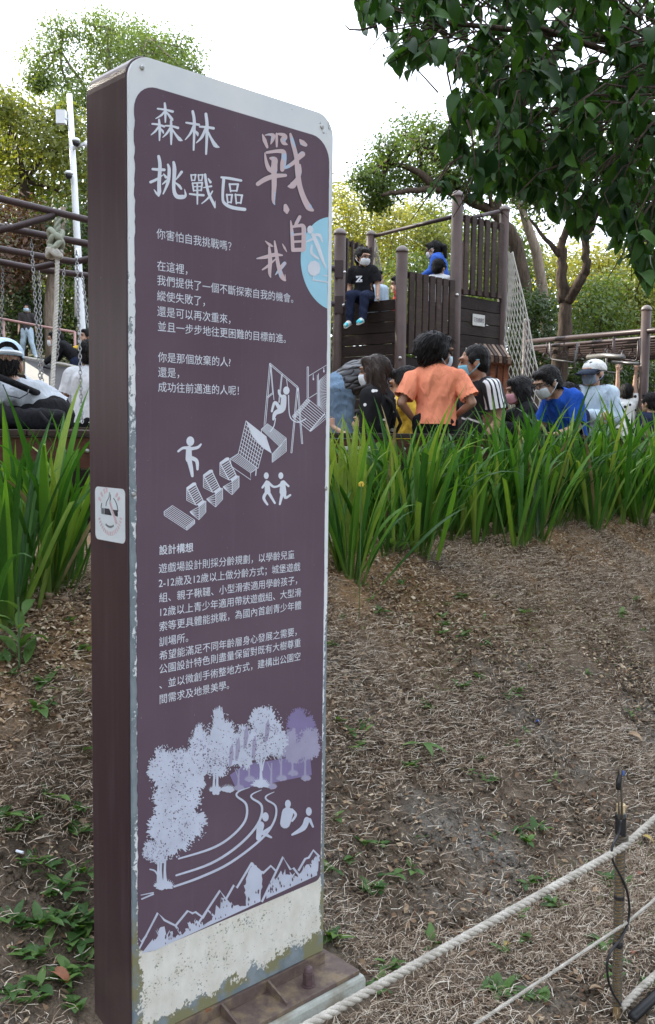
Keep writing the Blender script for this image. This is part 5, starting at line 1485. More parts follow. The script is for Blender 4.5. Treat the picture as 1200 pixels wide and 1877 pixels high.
def person(label, loc, yaw, H, pose=None, shirt=None, pants=None, shoes=None, hair='short', hairmat=None, mask=None, cap=None, skin='skin', hs=1.0, hyaw=0, hpitch=0, sleeve=.5,
           hem=None, pantlen=1.0, group=None, hands=True, wide=1.0, vox=.0095, seed=1.0, glasses=False, skirt=False, shift=None, hroll=0, band=None, strap=False):
    """faces -Y at yaw 0; joints are fractions of the height; hyaw>0 turns the head to the viewer's right when facing the viewer"""
    J = std_joints()
    for k, v in (pose or {}).items(): J[k] = np.array(v, float)
    J = {k: v * H for k, v in J.items()}
    root = thing('person', loc, label, 'person', group, rotz=yaw)
    def L(o): WL[o] = np.zeros(3); return o
    WL[root] = np.zeros(3)
    u = H
    side = J['shb'] - J['sha']; side /= np.linalg.norm(side); hside = J['hipb'] - J['hipa']; hside /= np.linalg.norm(hside)
    RH = rotm(R(hyaw), R(hpitch), R(hroll))
    hc = J['head']; hu = u * hs
    def hp(x, y, z): return hc + RH @ (np.array([x, y, z]) * hu)
    AX = [RH[:, 0], RH[:, 1], RH[:, 2]]
    # ---------------- body: one skin
    mb = MB()
    mb.ell(hp(0, .010, .016), .050 * hu, .062 * hu, .056 * hu, AX, 14, 10); mb.ell(hp(0, -.016, -.026), .040 * hu, .044 * hu, .044 * hu, AX, 12, 8)
    mb.ell(hp(0, -.045, -.055), .018 * hu, .015 * hu, .014 * hu, AX); 
    capsule(mb, hp(0, -.056, .004), hp(0, -.064, -.016), .007 * hu, .0095 * hu)
    mb.ell(hp(0, -.052, .024), .036 * hu, .012 * hu, .007 * hu, AX)
    mb.ell(hp(0, -.058, -.036), .016 * hu, .007 * hu, .004 * hu, AX)
    for s in (-1, 1): mb.ell(hp(s * .052, .006, -.006), .007 * hu, .016 * hu, .021 * hu, AX)
    capsule(mb, J['neck'] - (J['head'] - J['neck']) * .35, hp(0, .014, -.03), .034 * u, .032 * u)
    W_ = wide
    def torso(mb, g=0.0, end=None):
        capsule(mb, J['chest'] + (J['neck'] - J['chest']) * .30, J['waist'], (.092 * W_) * u + g, (.080 * W_) * u + g, side, .66, 14)
        capsule(mb, J['waist'], end if end is not None else J['pelvis'], (.080 * W_) * u + g, (.090 * W_) * u + g, hside, .70, 14)
        for s in 'ab':
            capsule(mb, J['neck'] + (J['chest'] - J['neck']) * .25, J['sh' + s], .036 * u + g * .6, .037 * u + g * .7)
            capsule(mb, J['sh' + s], J['chest'] * .6 + J['waist'] * .4, .036 * u + g * .6, .05 * u + g * .6, side, .8)
    torso(mb)
    for s in 'ab':
        capsule(mb, J['sh' + s], J['el' + s], .031 * u, .025 * u); capsule(mb, J['el' + s], J['wr' + s], .025 * u, .0165 * u)
        capsule(mb, J['hip' + s], J['kn' + s], .055 * W_ * u, .036 * u); capsule(mb, J['kn' + s], J['an' + s], .036 * u, .022 * u); capsule(mb, J['an' + s], J['toe' + s], .024 * u, .017 * u)
        # hand: palm, four fingers, thumb
        d = J['wr' + s] - J['el' + s]; d /= np.linalg.norm(d)
        hd = np.array(pose.get('hand' + s, d)) if pose else d; hd = hd / np.linalg.norm(hd)
        lat = np.array(pose.get('lat' + s, (0, 1, 0))) if pose else np.array([0, 1., 0]); lat = lat - hd * (lat @ hd); lat /= np.linalg.norm(lat)
        nrm = np.cross(hd, lat)
        w = J['wr' + s]; pe = w + hd * .046 * u
        capsule(mb, w, pe, .018 * u, .021 * u, lat, .5)
        for k, ln in enumerate((.034, .042, .040, .030)):
            o_ = (k - 1.5) * .0125 * u; b0 = pe + lat * o_ - hd * .005 * u; b1 = b0 + hd * ln * .55 * u + lat * o_ * .25 - nrm * .004 * u; b2 = b1 + hd * ln * .55 * u - nrm * .009 * u + lat * o_ * .1
            capsule(mb, b0, b1, .0058 * u, .0052 * u, n=7); capsule(mb, b1, b2, .0052 * u, .0044 * u, n=7)
        tb = w + hd * .016 * u - lat * .016 * u; t1 = tb + (hd * .6 - lat * .8) * .026 * u; capsule(mb, tb, t1, .008 * u, .0062 * u, n=7); capsule(mb, t1, t1 + (hd * .9 - lat * .35) * .022 * u, .0062 * u, .005 * u, n=7)
    body = build_skin('body', mb, vox * (.85 if hands else 1.1), M[skin], root, smooth=2)
    # ---------------- shirt
    if shirt:
        g = .011 * u if not skirt else .012 * u
        mb = MB(); hem_p = np.array(hem) * H if hem is not None else J['pelvis'] + (J['pelvis'] - J['waist']) * .25
        dn = hem_p - J['waist']; dn /= np.linalg.norm(dn)
        torso(mb, g, hem_p + dn * .06 * u)
        if skirt: capsule(mb, J['waist'], hem_p + dn * .08 * u, .085 * u, .135 * u, hside, .8, 14)
        cuts = [(hem_p, dn, .30 * u)]
        for s in 'ab':
            sl = sleeve if not isinstance(sleeve, dict) else sleeve[s]
            if sl <= 1.0:
                e = J['sh' + s] + (J['el' + s] - J['sh' + s]) * (sl + .25); c = J['sh' + s] + (J['el' + s] - J['sh' + s]) * sl
                capsule(mb, J['sh' + s], e, .036 * u + g * .8, .032 * u + g * 1.3); cuts.append((c, J['el' + s] - J['sh' + s], .075 * u))
            else:
                capsule(mb, J['sh' + s], J['el' + s], .034 * u + g * .8, .030 * u + g * .6)
                f = sl - 1; capsule(mb, J['el' + s], J['el' + s] + (J['wr' + s] - J['el' + s]) * min(f, .97), .029 * u + g * .6, .022 * u + g * .5)
        nk = J['neck'] + (J['head'] - J['neck']) * .10
        cuts.append((nk, J['head'] - J['neck'], .08 * u))
        build_skin('shirt' if not skirt else 'dress', mb, vox * 1.15, M[shirt], root, smooth=5, wr=.012 * u, wscale=8.5, cuts=cuts, seed=seed)
    if pants:
        g = .010 * u; mb = MB(); cuts = []
        capsule(mb, J['waist'] * .45 + J['pelvis'] * .55, J['pelvis'] + (J['pelvis'] - J['waist']) * .1, .083 * W_ * u + g * .3, .092 * W_ * u + g * .3, hside, .72, 14)
        for s in 'ab':
            capsule(mb, J['hip' + s], J['kn' + s], .058 * W_ * u + g * .6, .040 * u + g)
            if pantlen > .5:
                e = J['kn' + s] + (J['an' + s] - J['kn' + s]) * (pantlen * 2 - 1); capsule(mb, J['kn' + s], e, .038 * u + g, .028 * u + g)
        build_skin('trousers', mb, vox * 1.15, M[pants], root, smooth=4, wr=.006 * u, wscale=9, seed=seed + 3, fold=(.6, .6, 1.3))
    if shoes:
        for s in 'ab':
            mb = MB(); an, to = J['an' + s], J['toe' + s]; d = to - an; d[2] = d[2] if abs(d[2]) > .03 * u else 0
            up_ = J['kn' + s] - an; up_ /= np.linalg.norm(up_)
            capsule(mb, an - up_ * .012 * u, to - up_ * .0 * u, .030 * u, .024 * u); capsule(mb, an + up_ * .02 * u, an - up_ * .012 * u, .028 * u, .031 * u)
            so = build_skin('shoe', mb, vox * .9, M[shoes], root, smooth=3)
            mb = MB(); capsule(mb, an - up_ * .036 * u - d * .12, to - up_ * .020 * u + d * .03, .027 * u, .022 * u, side, .45); mb2 = mb
            build_skin('sole', mb2, vox * .9, M['sole'], root, smooth=2)
    # ---------------- hair
    hm = hairmat or M['hair']
    hu0 = hu
    if cap: hu = hu * .84
    if hair:
        mb = MB()
        if hair in ('short', 'thick', 'crop'):
            k = {'short': 1.0, 'thick': 1.07, 'crop': .94}[hair]
            mb.ell(hp(0, .018, .026), .056 * hu * k, .064 * hu * k, .056 * hu * k, AX, 14, 10); mb.ell(hp(0, .034, -.004), .050 * hu * k, .044 * hu * k, .050 * hu * k, AX, 12, 8)
            if hair != 'crop': mb.ell(hp(0, -.030, .056), .040 * hu * k, .026 * hu * k, .018 * hu * k, AX)
            if hair == 'thick':
                for a in np.linspace(0, 6.28, 12): mb.ell(hp(.046 * math.cos(a), .024 + .048 * math.sin(a), .02 + .014 * math.sin(3 * a)), .024 * hu, .024 * hu, .042 * hu, AX, 8, 6)
            for s in (-1, 1): mb.ell(hp(s * .049, -.004, .014), .011 * hu * k, .022 * hu, .026 * hu, AX, 8, 6)
        elif hair in ('long', 'pony'):
            mb.ell(hp(0, .018, .024), .059 * hu, .068 * hu, .060 * hu, AX, 14, 10); mb.ell(hp(0, -.028, .056), .042 * hu, .027 * hu, .020 * hu, AX)
            if hair == 'long':
                dn_ = np.array([0, 0, -1.0]); bk = RH @ np.array([0, 1., 0])
                for s in (-1, 0, 1):
                    a = hp(s * .036, .030, 0); capsule(mb, a, a + dn_ * .11 * u + bk * .012 * u, .040 * hu, .038 * u, RH[:, 0], .8); capsule(mb, a + dn_ * .11 * u + bk * .012 * u, a + dn_ * .22 * u + bk * .014 * u - RH[:, 0] * s * .01 * u, .038 * u, .020 * u, RH[:, 0], .7)
                for s in (-1, 1): capsule(mb, hp(s * .046, -.01, .01), hp(s * .050, .0, -.06), .016 * hu, .018 * hu)
            else:
                mb.ell(hp(0, .034, -.01), .048 * hu, .042 * hu, .046 * hu, AX)
                capsule(mb, hp(0, .075, .03), hp(0, .105, .0), .016 * hu, .026 * hu); capsule(mb, hp(0, .105, .0), hp(0, .098, -.09), .026 * hu, .012 * hu)
        V, q = remesh(mb, vox * .95, smooth=2, wr=.0035 * u, wscale=42, seed=seed, fold=(1.6, 1.6, .3))
        r2 = np.random.default_rng(int(seed * 10))
        cen = V[q].mean(1); nn = np.cross(V[q[:, 1]] - V[q[:, 0]], V[q[:, 3]] - V[q[:, 0]]); nn /= np.linalg.norm(nn, axis=1)[:, None] + 1e-9
        pick = r2.choice(len(q), min(len(q), 1300), replace=False)
        p0, n0 = cen[pick], nn[pick]
        dn_ = np.tile(-RH[:, 2], (len(pick), 1)) + .5 * RH[:, 1]; dn_ -= n0 * (dn_ * n0).sum(1)[:, None]; dn_ /= np.linalg.norm(dn_, axis=1)[:, None] + 1e-6
        dv = dn_ + n0 * r2.uniform(.04, .24 if hair != 'long' else .06, (len(pick), 1)) + r2.normal(0, .15 if hair != 'long' else .05, (len(pick), 3)); dv /= np.linalg.norm(dv, axis=1)[:, None]
        ln = r2.uniform(.014, .030, (len(pick), 1)) * hu * (1.35 if hair == 'thick' else (.5 if hair == 'crop' else 1.0)) * (1 if hair != 'long' else 2)
        sw = np.cross(dv, n0); sw /= np.linalg.norm(sw, axis=1)[:, None] + 1e-9; wd = .0017 * hu
        tv = np.stack([p0 - sw * wd - n0 * .002, p0 + sw * wd - n0 * .002, p0 + dv * ln * .6 + sw * wd * .6, p0 + dv * ln], 1).reshape(-1, 3)
        tq = np.arange(len(tv)).reshape(-1, 4) + len(V)
        me = big_mesh('hair', np.concatenate([V, tv]), np.concatenate([q, tq]), hm, smooth=True)
        obj('hair', me, None, root)
    hu = hu0
    # ---------------- face
    for s in (-1, 1):
        mb = MB(); mb.ell(hp(s * .0205, -.0535, .006), .0085 * hu, .005 * hu, .0042 * hu, AX, 8, 6); mb.box(hp(s * .021, -.058, .020), .019 * hu, .004 * hu, .004 * hu, AX)
        obj('eye', mb, M['eye'], root, local=True, smooth=True)
    if mask:
        mb = MB(); n, k = 11, 6; V = []
        for i in range(n + 1):
            a = R(-64 + 128 * i / n)
            for j in range(k + 1):
                t = j / k; z = -.007 - .054 * t
                if abs(a) > .7: z = z * (1 - .35 * (abs(a) - .7)) - .008 * (abs(a) - .7)
                bulge = 1.0 + .10 * math.sin(math.pi * min(1, t * 1.15))
                V.append(hp(.047 * math.sin(a) * bulge, -.009 - .0585 * math.cos(a) * bulge + .010 * t, z))
        F = [(i * (k + 1) + j, (i + 1) * (k + 1) + j, (i + 1) * (k + 1) + j + 1, i * (k + 1) + j + 1) for i in range(n) for j in range(k)]
        mb.add(V, F)
        for s in (-1, 1):
            for z0, z1 in ((-.004, .012), (-.05, -.02)): mb.tube([hp(s * .047, -.028, z0), hp(s * .056, .0, (z0 + z1) / 2 + .005), hp(s * .057, .022, z1 * .5)], .0022 * hu, 4)
        o = obj('face_mask', mb, M[mask], root, local=True, smooth=True)
        sd_ = o.modifiers.new('thick', 'SOLIDIFY'); sd_.thickness = .0025
    if glasses:
        mb = MB()
        for s in (-1, 1):
            mb.tube([hp(s * .021 + .016 * math.cos(t), -.066, .005 + .012 * math.sin(t)) for t in np.linspace(0, 6.28, 13)], .0018 * hu, 4); mb.tube([hp(s * .037, -.064, .008), hp(s * .054, -.01, .008)], .0018 * hu, 4)
        obj('glasses', mb, M['black_plastic'], root, local=True)
    if cap:
        cm, bm = cap
        mb = MB(); mb.ell(hp(0, .012, .022), .062 * hu, .074 * hu, .053 * hu, AX, 18, 12)
        V, q = remesh(mb, vox * .9, 2, cuts=[(hp(0, 0, .012), -RH[:, 2] + RH[:, 1] * -.05, .2 * u)])
        co = obj('cap', big_mesh('cap', V, q, M[cm], smooth=True), None, root); sdm = co.modifiers.new('thick', 'SOLIDIFY'); sdm.thickness = .004
        mb = MB(); V = []
        for i in range(13):
            a = R(-68 + 136 * i / 12)
            for t in (0, .5, 1): V.append(hp(.058 * math.sin(a) * (1 - .12 * t), -(.062 + .095 * t) * math.cos(a) + .012, .024 - .026 * t - .012 * abs(math.sin(a)) * t))
        mb.add(V, [(i * 3 + j, (i + 1) * 3 + j, (i + 1) * 3 + j + 1, i * 3 + j + 1) for i in range(12) for j in range(2)])
        bo = obj('cap_peak', mb, M[bm], root, local=True, smooth=True); sdm = bo.modifiers.new('thick', 'SOLIDIFY'); sdm.thickness = .004
        mb = MB(); mb.ell(hp(0, .012, .075), .006 * hu, .006 * hu, .004 * hu, AX, 8, 6); obj('cap_button', mb, M[bm], root, local=True, smooth=True)
    if strap:
        mb = MB(); nb_ = 12
        mb.add([hp(.034 * math.cos(math.pi * i / nb_), .012 + .0765 * math.sqrt(max(0, 1 - (.034 * math.cos(math.pi * i / nb_) / .063) ** 2)) + .003, .014 + .030 * math.sin(math.pi * i / nb_)) for i in range(nb_ + 1)], [tuple(range(nb_ + 1))])
        obj('cap_opening', mb, M['hair'], root, local=True)
        mb = MB(); mb.tube([hp(.040 * math.cos(a_), .012 + .079 * math.sqrt(max(0, 1 - (.040 * math.cos(a_) / .063) ** 2)), .014) for a_ in np.linspace(0, math.pi, 9)], .006 * hu, 5); obj('cap_strap', mb, M['mask_white'], root, local=True)
    def to_world(p):
        c, s_ = math.cos(yaw), math.sin(yaw); p = np.asarray(p) * 1.0
        return np.array(loc) + np.array([p[0] * c - p[1] * s_, p[0] * s_ + p[1] * c, p[2]])
    return root, J, hp, AX

for nm, col in (('orange', (.92, .31, .18)), ('black_cloth', (.014, .014, .016)), ('navy', (.018, .024, .05)), ('jeans', (.16, .24, .34)), ('blue_cloth', (.02, .085, .42)), ('white_cloth', (.70, .72, .75)), ('pale_blue', (.46, .56, .66)), ('grey_marl', (.46, .49, .53)),
                ('yellow', (.62, .40, .05)), ('red_cloth', (.45, .03, .03)), ('dark_grey', (.05, .045, .045)), ('light_jeans', (.38, .48, .56)), ('cap_white', (.68, .69, .68)), ('cap_navy', (.04, .05, .075)), ('cap_blue', (.45, .58, .68)), ('royal', (.05, .13, .50))):
    M[nm] = cloth(nm, col)
for nm, col in (('mask_white', (.62, .65, .68)), ('mask_blue', (.18, .48, .62)), ('mask_grey', (.20, .25, .34)), ('mask_pink', (.55, .26, .30)), ('mask_pale', (.42, .56, .66)), ('mask_black', (.04, .04, .05))):
    M[nm] = paint(nm, col, .8, .06, 30, .1)
M['sole'] = paint('shoe_sole', (.55, .55, .52), .7, .1, 20, .05)
M['shoe_teal'] = (lambda t: t.done(t.mix(t.mapr(t.noise(t.coord(), 22, 2), .46, .54), (.62, .64, .62), (.03, .45, .52)), .7))(NT('teal_white_shoe'))
M['shoe_white'] = paint('white_shoe', (.6, .6, .6), .6, .1, 20, .05)
def dots(name, base, dot, scale, thr, sq=(1, 1, 1)):
    t = NT(name); co = t.coord()
    d = t.voro(t.scaled(co, sq), scale); c = t.mix(t.mapr(d, thr, thr + .03), dot, base)
    t.bump(t.noise(t.scaled(co, (1, 1, .45)), 16, 3), .35, .03)
    return t.done(c, .85, 0, .2)
M['dot_black'] = dots('black_polka_dot', (.014, .014, .016), (.72, .72, .70), 14, .17, (.15, 1, 1))
M['dot_white'] = dots('white_polka_dot', (.70, .71, .70), (.02, .02, .022), 15, .27, (1, .15, 1))
def jersey():
    t = NT('black_jersey_white_stripes'); co = t.coord(); x = t.xyz(co)
    # white panel over the shoulder and sleeve with three dark stripes (b side)
    q = t.math('ADD', x[1], t.math('MULTIPLY', t.math('SUBTRACT', x[2], 1.25), .10))
    band = t.math('MULTIPLY', t.mapr(q, -.050, -.047), t.mapr(q, .058, .061, 1, 0))
    band = t.math('MULTIPLY', band, t.math('MULTIPLY', t.mapr(x[2], 1.12, 1.125), t.mapr(x[0], .16, .165)))
    st3 = t.math('FRACT', t.math('MULTIPLY', t.math('ADD', q, .05), 1 / .032))
    strp = t.math('MULTIPLY', t.math('GREATER_THAN', st3, .62), t.math('LESS_THAN', q, .046))
    band = t.math('MULTIPLY', band, t.math('SUBTRACT', 1.0, strp))
    low = t.math('MULTIPLY', t.mapr(t.math('ADD', t.math('MULTIPLY', x[1], .6), x[2]), .985, .99), t.mapr(t.math('ADD', t.math('MULTIPLY', x[1], .6), x[2]), 1.0, 1.005, 1, 0))
    c = t.mix(t.math('MAXIMUM', band, low), (.013, .013, .016), (.72, .73, .75))
    t.bump(t.noise(t.scaled(co, (1, 1, .45)), 16, 3), .35, .03)
    return t.done(c, .75, 0, .3)
M['jersey'] = jersey()
def quilt():
    t = NT('black_quilted_nylon'); co = t.coord(); x = t.xyz(co)
    a = t.math('ABSOLUTE', t.math('SINE', t.math('MULTIPLY', t.math('ADD', x[2], t.math('MULTIPLY', x[0], .35)), 46)))
    b = t.math('ABSOLUTE', t.math('SINE', t.math('MULTIPLY', t.math('SUBTRACT', x[0], t.math('MULTIPLY', x[2], .3)), 36)))
    t.bump(t.math('MULTIPLY', t.math('POWER', a, .4), t.math('POWER', b, .4)), 1.0, .025)
    return t.done((.022, .022, .027), .45, 0, .5)
M['quilted'] = quilt()

GR = .65
def stand(px, Y, base=GR):
    x = P(px, 800, Y)[0]; return np.array([x, Y, base])
def hgt(py, px, Y, base=GR): return float(P(px, py, Y)[2]) - base

# boy in orange, his back to us, hands on hips, looking left
H = 1.38
sb = stand(797, 7.0); sb[2] = float(P(795, 614, 7.0)[2]) - 1.02 * H
blk = thing('stepping_block', (sb[0], sb[1], GR), 'low timber block the boy in orange stands on', 'block')
mb = MB().box((sb[0], sb[1], (GR + sb[2]) / 2 - .01), .5, .45, sb[2] - GR + .02); obj('block_body', mb, M['plank'], blk, bevel=.01)
person('boy in an orange T-shirt with thick black hair, back to us, hands on hips', sb, R(176), H,
       dict(ela=(-.188, .05, .665), wra=(-.115, -.05, .60), elb=(.185, .06, .66), wrb=(.115, -.03, .575), sha=(-.122, .012, .79), shb=(.122, .012, .79), waist=(0, .006, .66), pelvis=(0, .008, .575), hipa=(-.05, 0, .555), hipb=(.05, 0, .555)),
       'orange', 'black_cloth', 'shoe_white', 'thick', mask='mask_pale', hs=1.33, hyaw=-62, hpitch=6, sleeve=.78, hem=(0, .01, .545), wide=1.12, seed=2.0, skin='skin_tan')
# woman with long hair and polka dots
H = hgt(655, 703, 7.0)
r_, J_, hp_, AX_ = person('woman with long brown hair in a black polka dot dress and mask', stand(686, 7.0), R(-115), H, dict(wra=(-.10, -.10, .52), wrb=(.115, -.08, .50), elb=(.125, .0, .63)),
       'dot_black', 'black_cloth', 'shoe_white', 'long', M['hair_brown'], mask='mask_white', hs=1.06, hyaw=10, hpitch=4, sleeve=1.75, hem=(0, .01, .28), skirt=True, seed=4.0)
mb = MB(); u_ = H
mb.tube([np.array(q) * u_ for q in ((.055, -.09, .84), (.075, .0, .862), (.03, .10, .78), (-.06, .115, .68), (-.12, .05, .60))], .009 * u_, 6); obj('bag_strap', mb, M['dark_grey'], r_, local=True, smooth=True)
# man in the black jersey
H = hgt(636, 866, 7.35)
person('man in a black jersey with white striped sleeves and turquoise mask', stand(873, 7.35), R(-68), H,
       dict(elb=(.145, .035, .655), wrb=(.150, -.06, .545), ela=(-.15, -.05, .66), wra=(-.08, -.19, .71), handa=(-.1, -.5, .6), lata=(0, .3, 1), handb=(.05, -.3, -.9), head=(0, -.028, .925)),
       'jersey', 'navy', 'shoe_white', 'crop', mask='mask_blue', hs=1.06, hyaw=-24, hpitch=8, sleeve=.72, skin='skin_tan', wide=1.12, seed=6.0)
# boy in yellow reaching up
H = hgt(682, 742, 7.9)
person('boy in a yellow shirt reaching up to the planks', stand(742, 7.9), R(-120), H,
       dict(elb=(.13, -.10, .86), wrb=(.10, -.17, 1.0), handb=(0, -.2, 1), ela=(-.13, -.10, .70), wra=(-.10, -.19, .80), handa=(0, -.2, 1)), 'yellow', 'navy', 'shoe_white', 'short', hs=1.32, hyaw=20, hpitch=12, sleeve=1.9, seed=7.0)
# blue polo man, seated and bent over
Y = 7.6
H = 1.42
person('man in a blue polo shirt bending his head beside the ledge', np.array([P(1024, 800, Y)[0] + .06, Y, float(P(1000, 680, Y)[2]) - .885 * H]), R(-62), H,
       dict(head=(0, -.155, .815), neck=(0, -.085, .765), chest=(0, -.025, .68), waist=(0, .02, .585), pelvis=(0, .03, .51), sha=(-.108, -.035, .735), shb=(.108, -.035, .735), ela=(-.135, -.06, .58), elb=(.135, -.05, .57), wra=(-.08, -.17, .55), wrb=(.09, -.16, .53),
            hipa=(-.05, .02, .49), hipb=(.05, .02, .49), kna=(-.07, -.2, .48), knb=(.07, -.2, .48), ana=(-.07, -.2, .25), anb=(.07, -.2, .25), toea=(-.07, -.3, .23), toeb=(.07, -.3, .23)),
       'blue_cloth', 'black_cloth', 'shoe_white', 'short', mask='mask_white', hs=1.12, hpitch=26, hyaw=-8, sleeve=.85, wide=1.1, seed=8.0, glasses=True)
# dark-haired person behind the blue polo
Y = 8.5; H = 1.30
person('dark haired person in a navy jacket between the blue polo and the white cap', stand(1036, Y, float(P(1036, 708, Y)[2]) - H), R(165), H, dict(), 'navy', 'black_cloth', 'shoe_white', 'thick', hs=1.2, hyaw=10, hpitch=8, sleeve=1.95, seed=9.0)
# man in the white cap, arms crossed
H = hgt(660, 1080, 9.6)
person('man in a white cap and pale sweatshirt with arms crossed', stand(1083, 9.6), R(-18), H,
       dict(ela=(-.145, -.03, .655), elb=(.145, -.03, .655), wra=(.035, -.115, .665), wrb=(-.045, -.135, .675), handa=(1, .1, .1), handb=(-1, .1, 0), lata=(0, 0, 1), latb=(0, 0, 1)),
       'pale_blue', 'jeans', 'shoe_white', 'short', mask='mask_grey', cap=('cap_white', 'cap_navy'), hs=1.08, hyaw=-36, hpitch=4, sleeve=1.97, wide=1.12, seed=10.0, glasses=True)
# woman in black with pink mask stretching her arm
Y = 8.3; H = hgt(693, 958, Y)
person('long haired woman in black with a pink mask stretching one arm', stand(962, Y), R(-95), H,
       dict(ela=(-.12, -.12, .76), wra=(-.09, -.26, .84), elb=(.12, -.08, .68), wrb=(.09, -.2, .72), head=(0, -.05, .92), neck=(0, -.02, .85)), 'black_cloth', 'jeans', 'shoe_white', 'long', mask='mask_pink', hs=1.1, hyaw=6, hpitch=10, sleeve=1.95, seed=11.0)
# child hanging from the bar
Y = 12.1; hb_ = (HB_A + HB_B) / 2; H = 1.22
person('child in a white polka dot shirt hanging from the overhead bar', np.array([P(1147, 700, Y)[0], Y - .03, HB_B[2] - 1.21 * H]), R(170), H,
       dict(ela=(-.085, -.02, .98), wra=(-.09, -.02, 1.14), elb=(.085, -.02, .98), wrb=(.09, -.02, 1.14), sha=(-.095, 0, .84), shb=(.095, 0, .84), handa=(0, .1, 1), handb=(0, .1, 1), lata=(1, 0, 0), latb=(1, 0, 0), kna=(-.05, -.06, .3), ana=(-.05, .10, .16), toea=(-.05, .1, .09), knb=(.05, -.03, .29), anb=(.05, .06, .08), toeb=(.05, .02, .02)),
       'dot_white', 'black_cloth', 'shoe_white', 'short', hs=1.2, hpitch=-8, sleeve=.5, seed=12.0, hem=(0, .01, .44))
Y = 11.0; H = hgt(722, 1192, Y)
person('person in dark clothes behind the right capped post', stand(1190, Y), R(-150), H, dict(), 'navy', 'black_cloth', 'shoe_white', 'short', hs=1.1, sleeve=1.95, seed=13.0)
# boy sitting on the plank wall
Y = 10.93; H = 1.14; pz = WALL_Z
SITB = dict(head=(.0, -.01, .925), pelvis=(0, .035, .555), waist=(0, .03, .635), chest=(0, .015, .74), hipa=(-.05, .03, .545), hipb=(.05, .03, .545), kna=(-.065, -.185, .535), knb=(.075, -.16, .525), ana=(-.075, -.165, .29), anb=(.065, -.19, .305), toea=(-.085, -.255, .235), toeb=(.055, -.285, .26),
            ela=(-.15, .04, .66), wra=(-.155, .02, .55), elb=(.15, .02, .66), wrb=(.165, -.02, .545), handa=(0, -.4, -.6), handb=(.2, -.4, -.5))
r_, J_, hp_, AX_ = person('boy in a black T-shirt sitting on the plank wall with teal and white shoes', np.array([P(664, 553, Y)[0], Y, pz - .505 * H]), R(-20), H, SITB, 'black_cloth', 'navy', 'shoe_teal', 'short', mask='mask_white', hs=1.24, hyaw=58, hpitch=8, sleeve=.8, wide=1.12, seed=14.0, glasses=True)
mb = MB(); cz_ = .70 * H; yb = -.118 * H
for (xa, za, xb, zb) in ((-.032, .03, .03, .022), (-.034, -.022, .032, -.03), (-.03, .012, -.012, .02), (.008, -.018, .03, -.006)):
    mb.hexa([(xa * H, yb, cz_ + zb * H), (xb * H, yb, cz_ + zb * H), (xb * H, yb + .012, cz_ + zb * H), (xa * H, yb + .012, cz_ + zb * H), (xa * H, yb, cz_ + za * H), (xb * H, yb, cz_ + za * H), (xb * H, yb + .012, cz_ + za * H), (xa * H, yb + .012, cz_ + za * H)])
mb.hexa([(-.03 * H, yb, cz_ - .022 * H), (-.012 * H, yb, cz_ - .022 * H), (-.012 * H, yb + .012, cz_ - .022 * H), (-.03 * H, yb + .012, cz_ - .022 * H), (.012 * H, yb, cz_ + .024 * H), (.03 * H, yb, cz_ + .024 * H), (.03 * H, yb + .012, cz_ + .024 * H), (.012 * H, yb + .012, cz_ + .024 * H)])
obj('shirt_print', mb, M['white_cloth'], r_, local=True)
# the print on the boy's shirt

Y = 11.9; H = 1.12
person('child in a pale blue top behind the boy on the wall', np.array([P(688, 555, Y)[0], Y, float(P(690, 498, Y)[2]) - H]), R(150), H, dict(), 'pale_blue', 'navy', 'shoe_white', 'short', hs=1.25, hyaw=-40, sleeve=1.9, seed=15.0)
Y = 12.4; H = 1.22
person('child in a red shirt mostly hidden by the second tower post', np.array([P(731, 560, Y)[0], Y, float(P(731, 508, Y)[2]) - H]), R(-100), H, dict(), 'red_cloth', 'navy', 'shoe_white', 'short', hs=1.2, hpitch=10, sleeve=1.9, seed=16.0)
# girl with the ponytail and the child in white, both at the rail
Y = 12.15; H = hgt(446, 793, Y, FLOOR_Z) * 1.02
person('girl in a bright blue jacket with a ponytail leaning at the tower rail', np.array([P(806, 560, Y)[0], Y, FLOOR_Z]), R(-112), H,
       dict(chest=(0, -.02, .73), neck=(0, -.06, .835), head=(0, -.095, .905), sha=(-.11, -.04, .79), shb=(.11, -.04, .79), ela=(-.13, -.10, .66), elb=(.14, -.08, .64), wra=(-.09, -.22, .64), wrb=(.1, -.2, .60)), 'royal', 'navy', 'shoe_white', 'pony', mask='mask_white', hs=1.3, hpitch=14, sleeve=1.95, wide=1.4, seed=17.0)
Y = 11.75; H = 1.02
person('small child in a white T-shirt in front of the girl in blue', np.array([P(802, 560, Y)[0], Y, float(P(802, 478, Y)[2]) - H * 1.02]), R(165), H, dict(chest=(0, -.0, .74)), 'white_cloth', 'navy', 'shoe_white', 'short', hs=1.4, hyaw=-15, hpitch=12, sleeve=1.3, wide=1.15, seed=18.0)
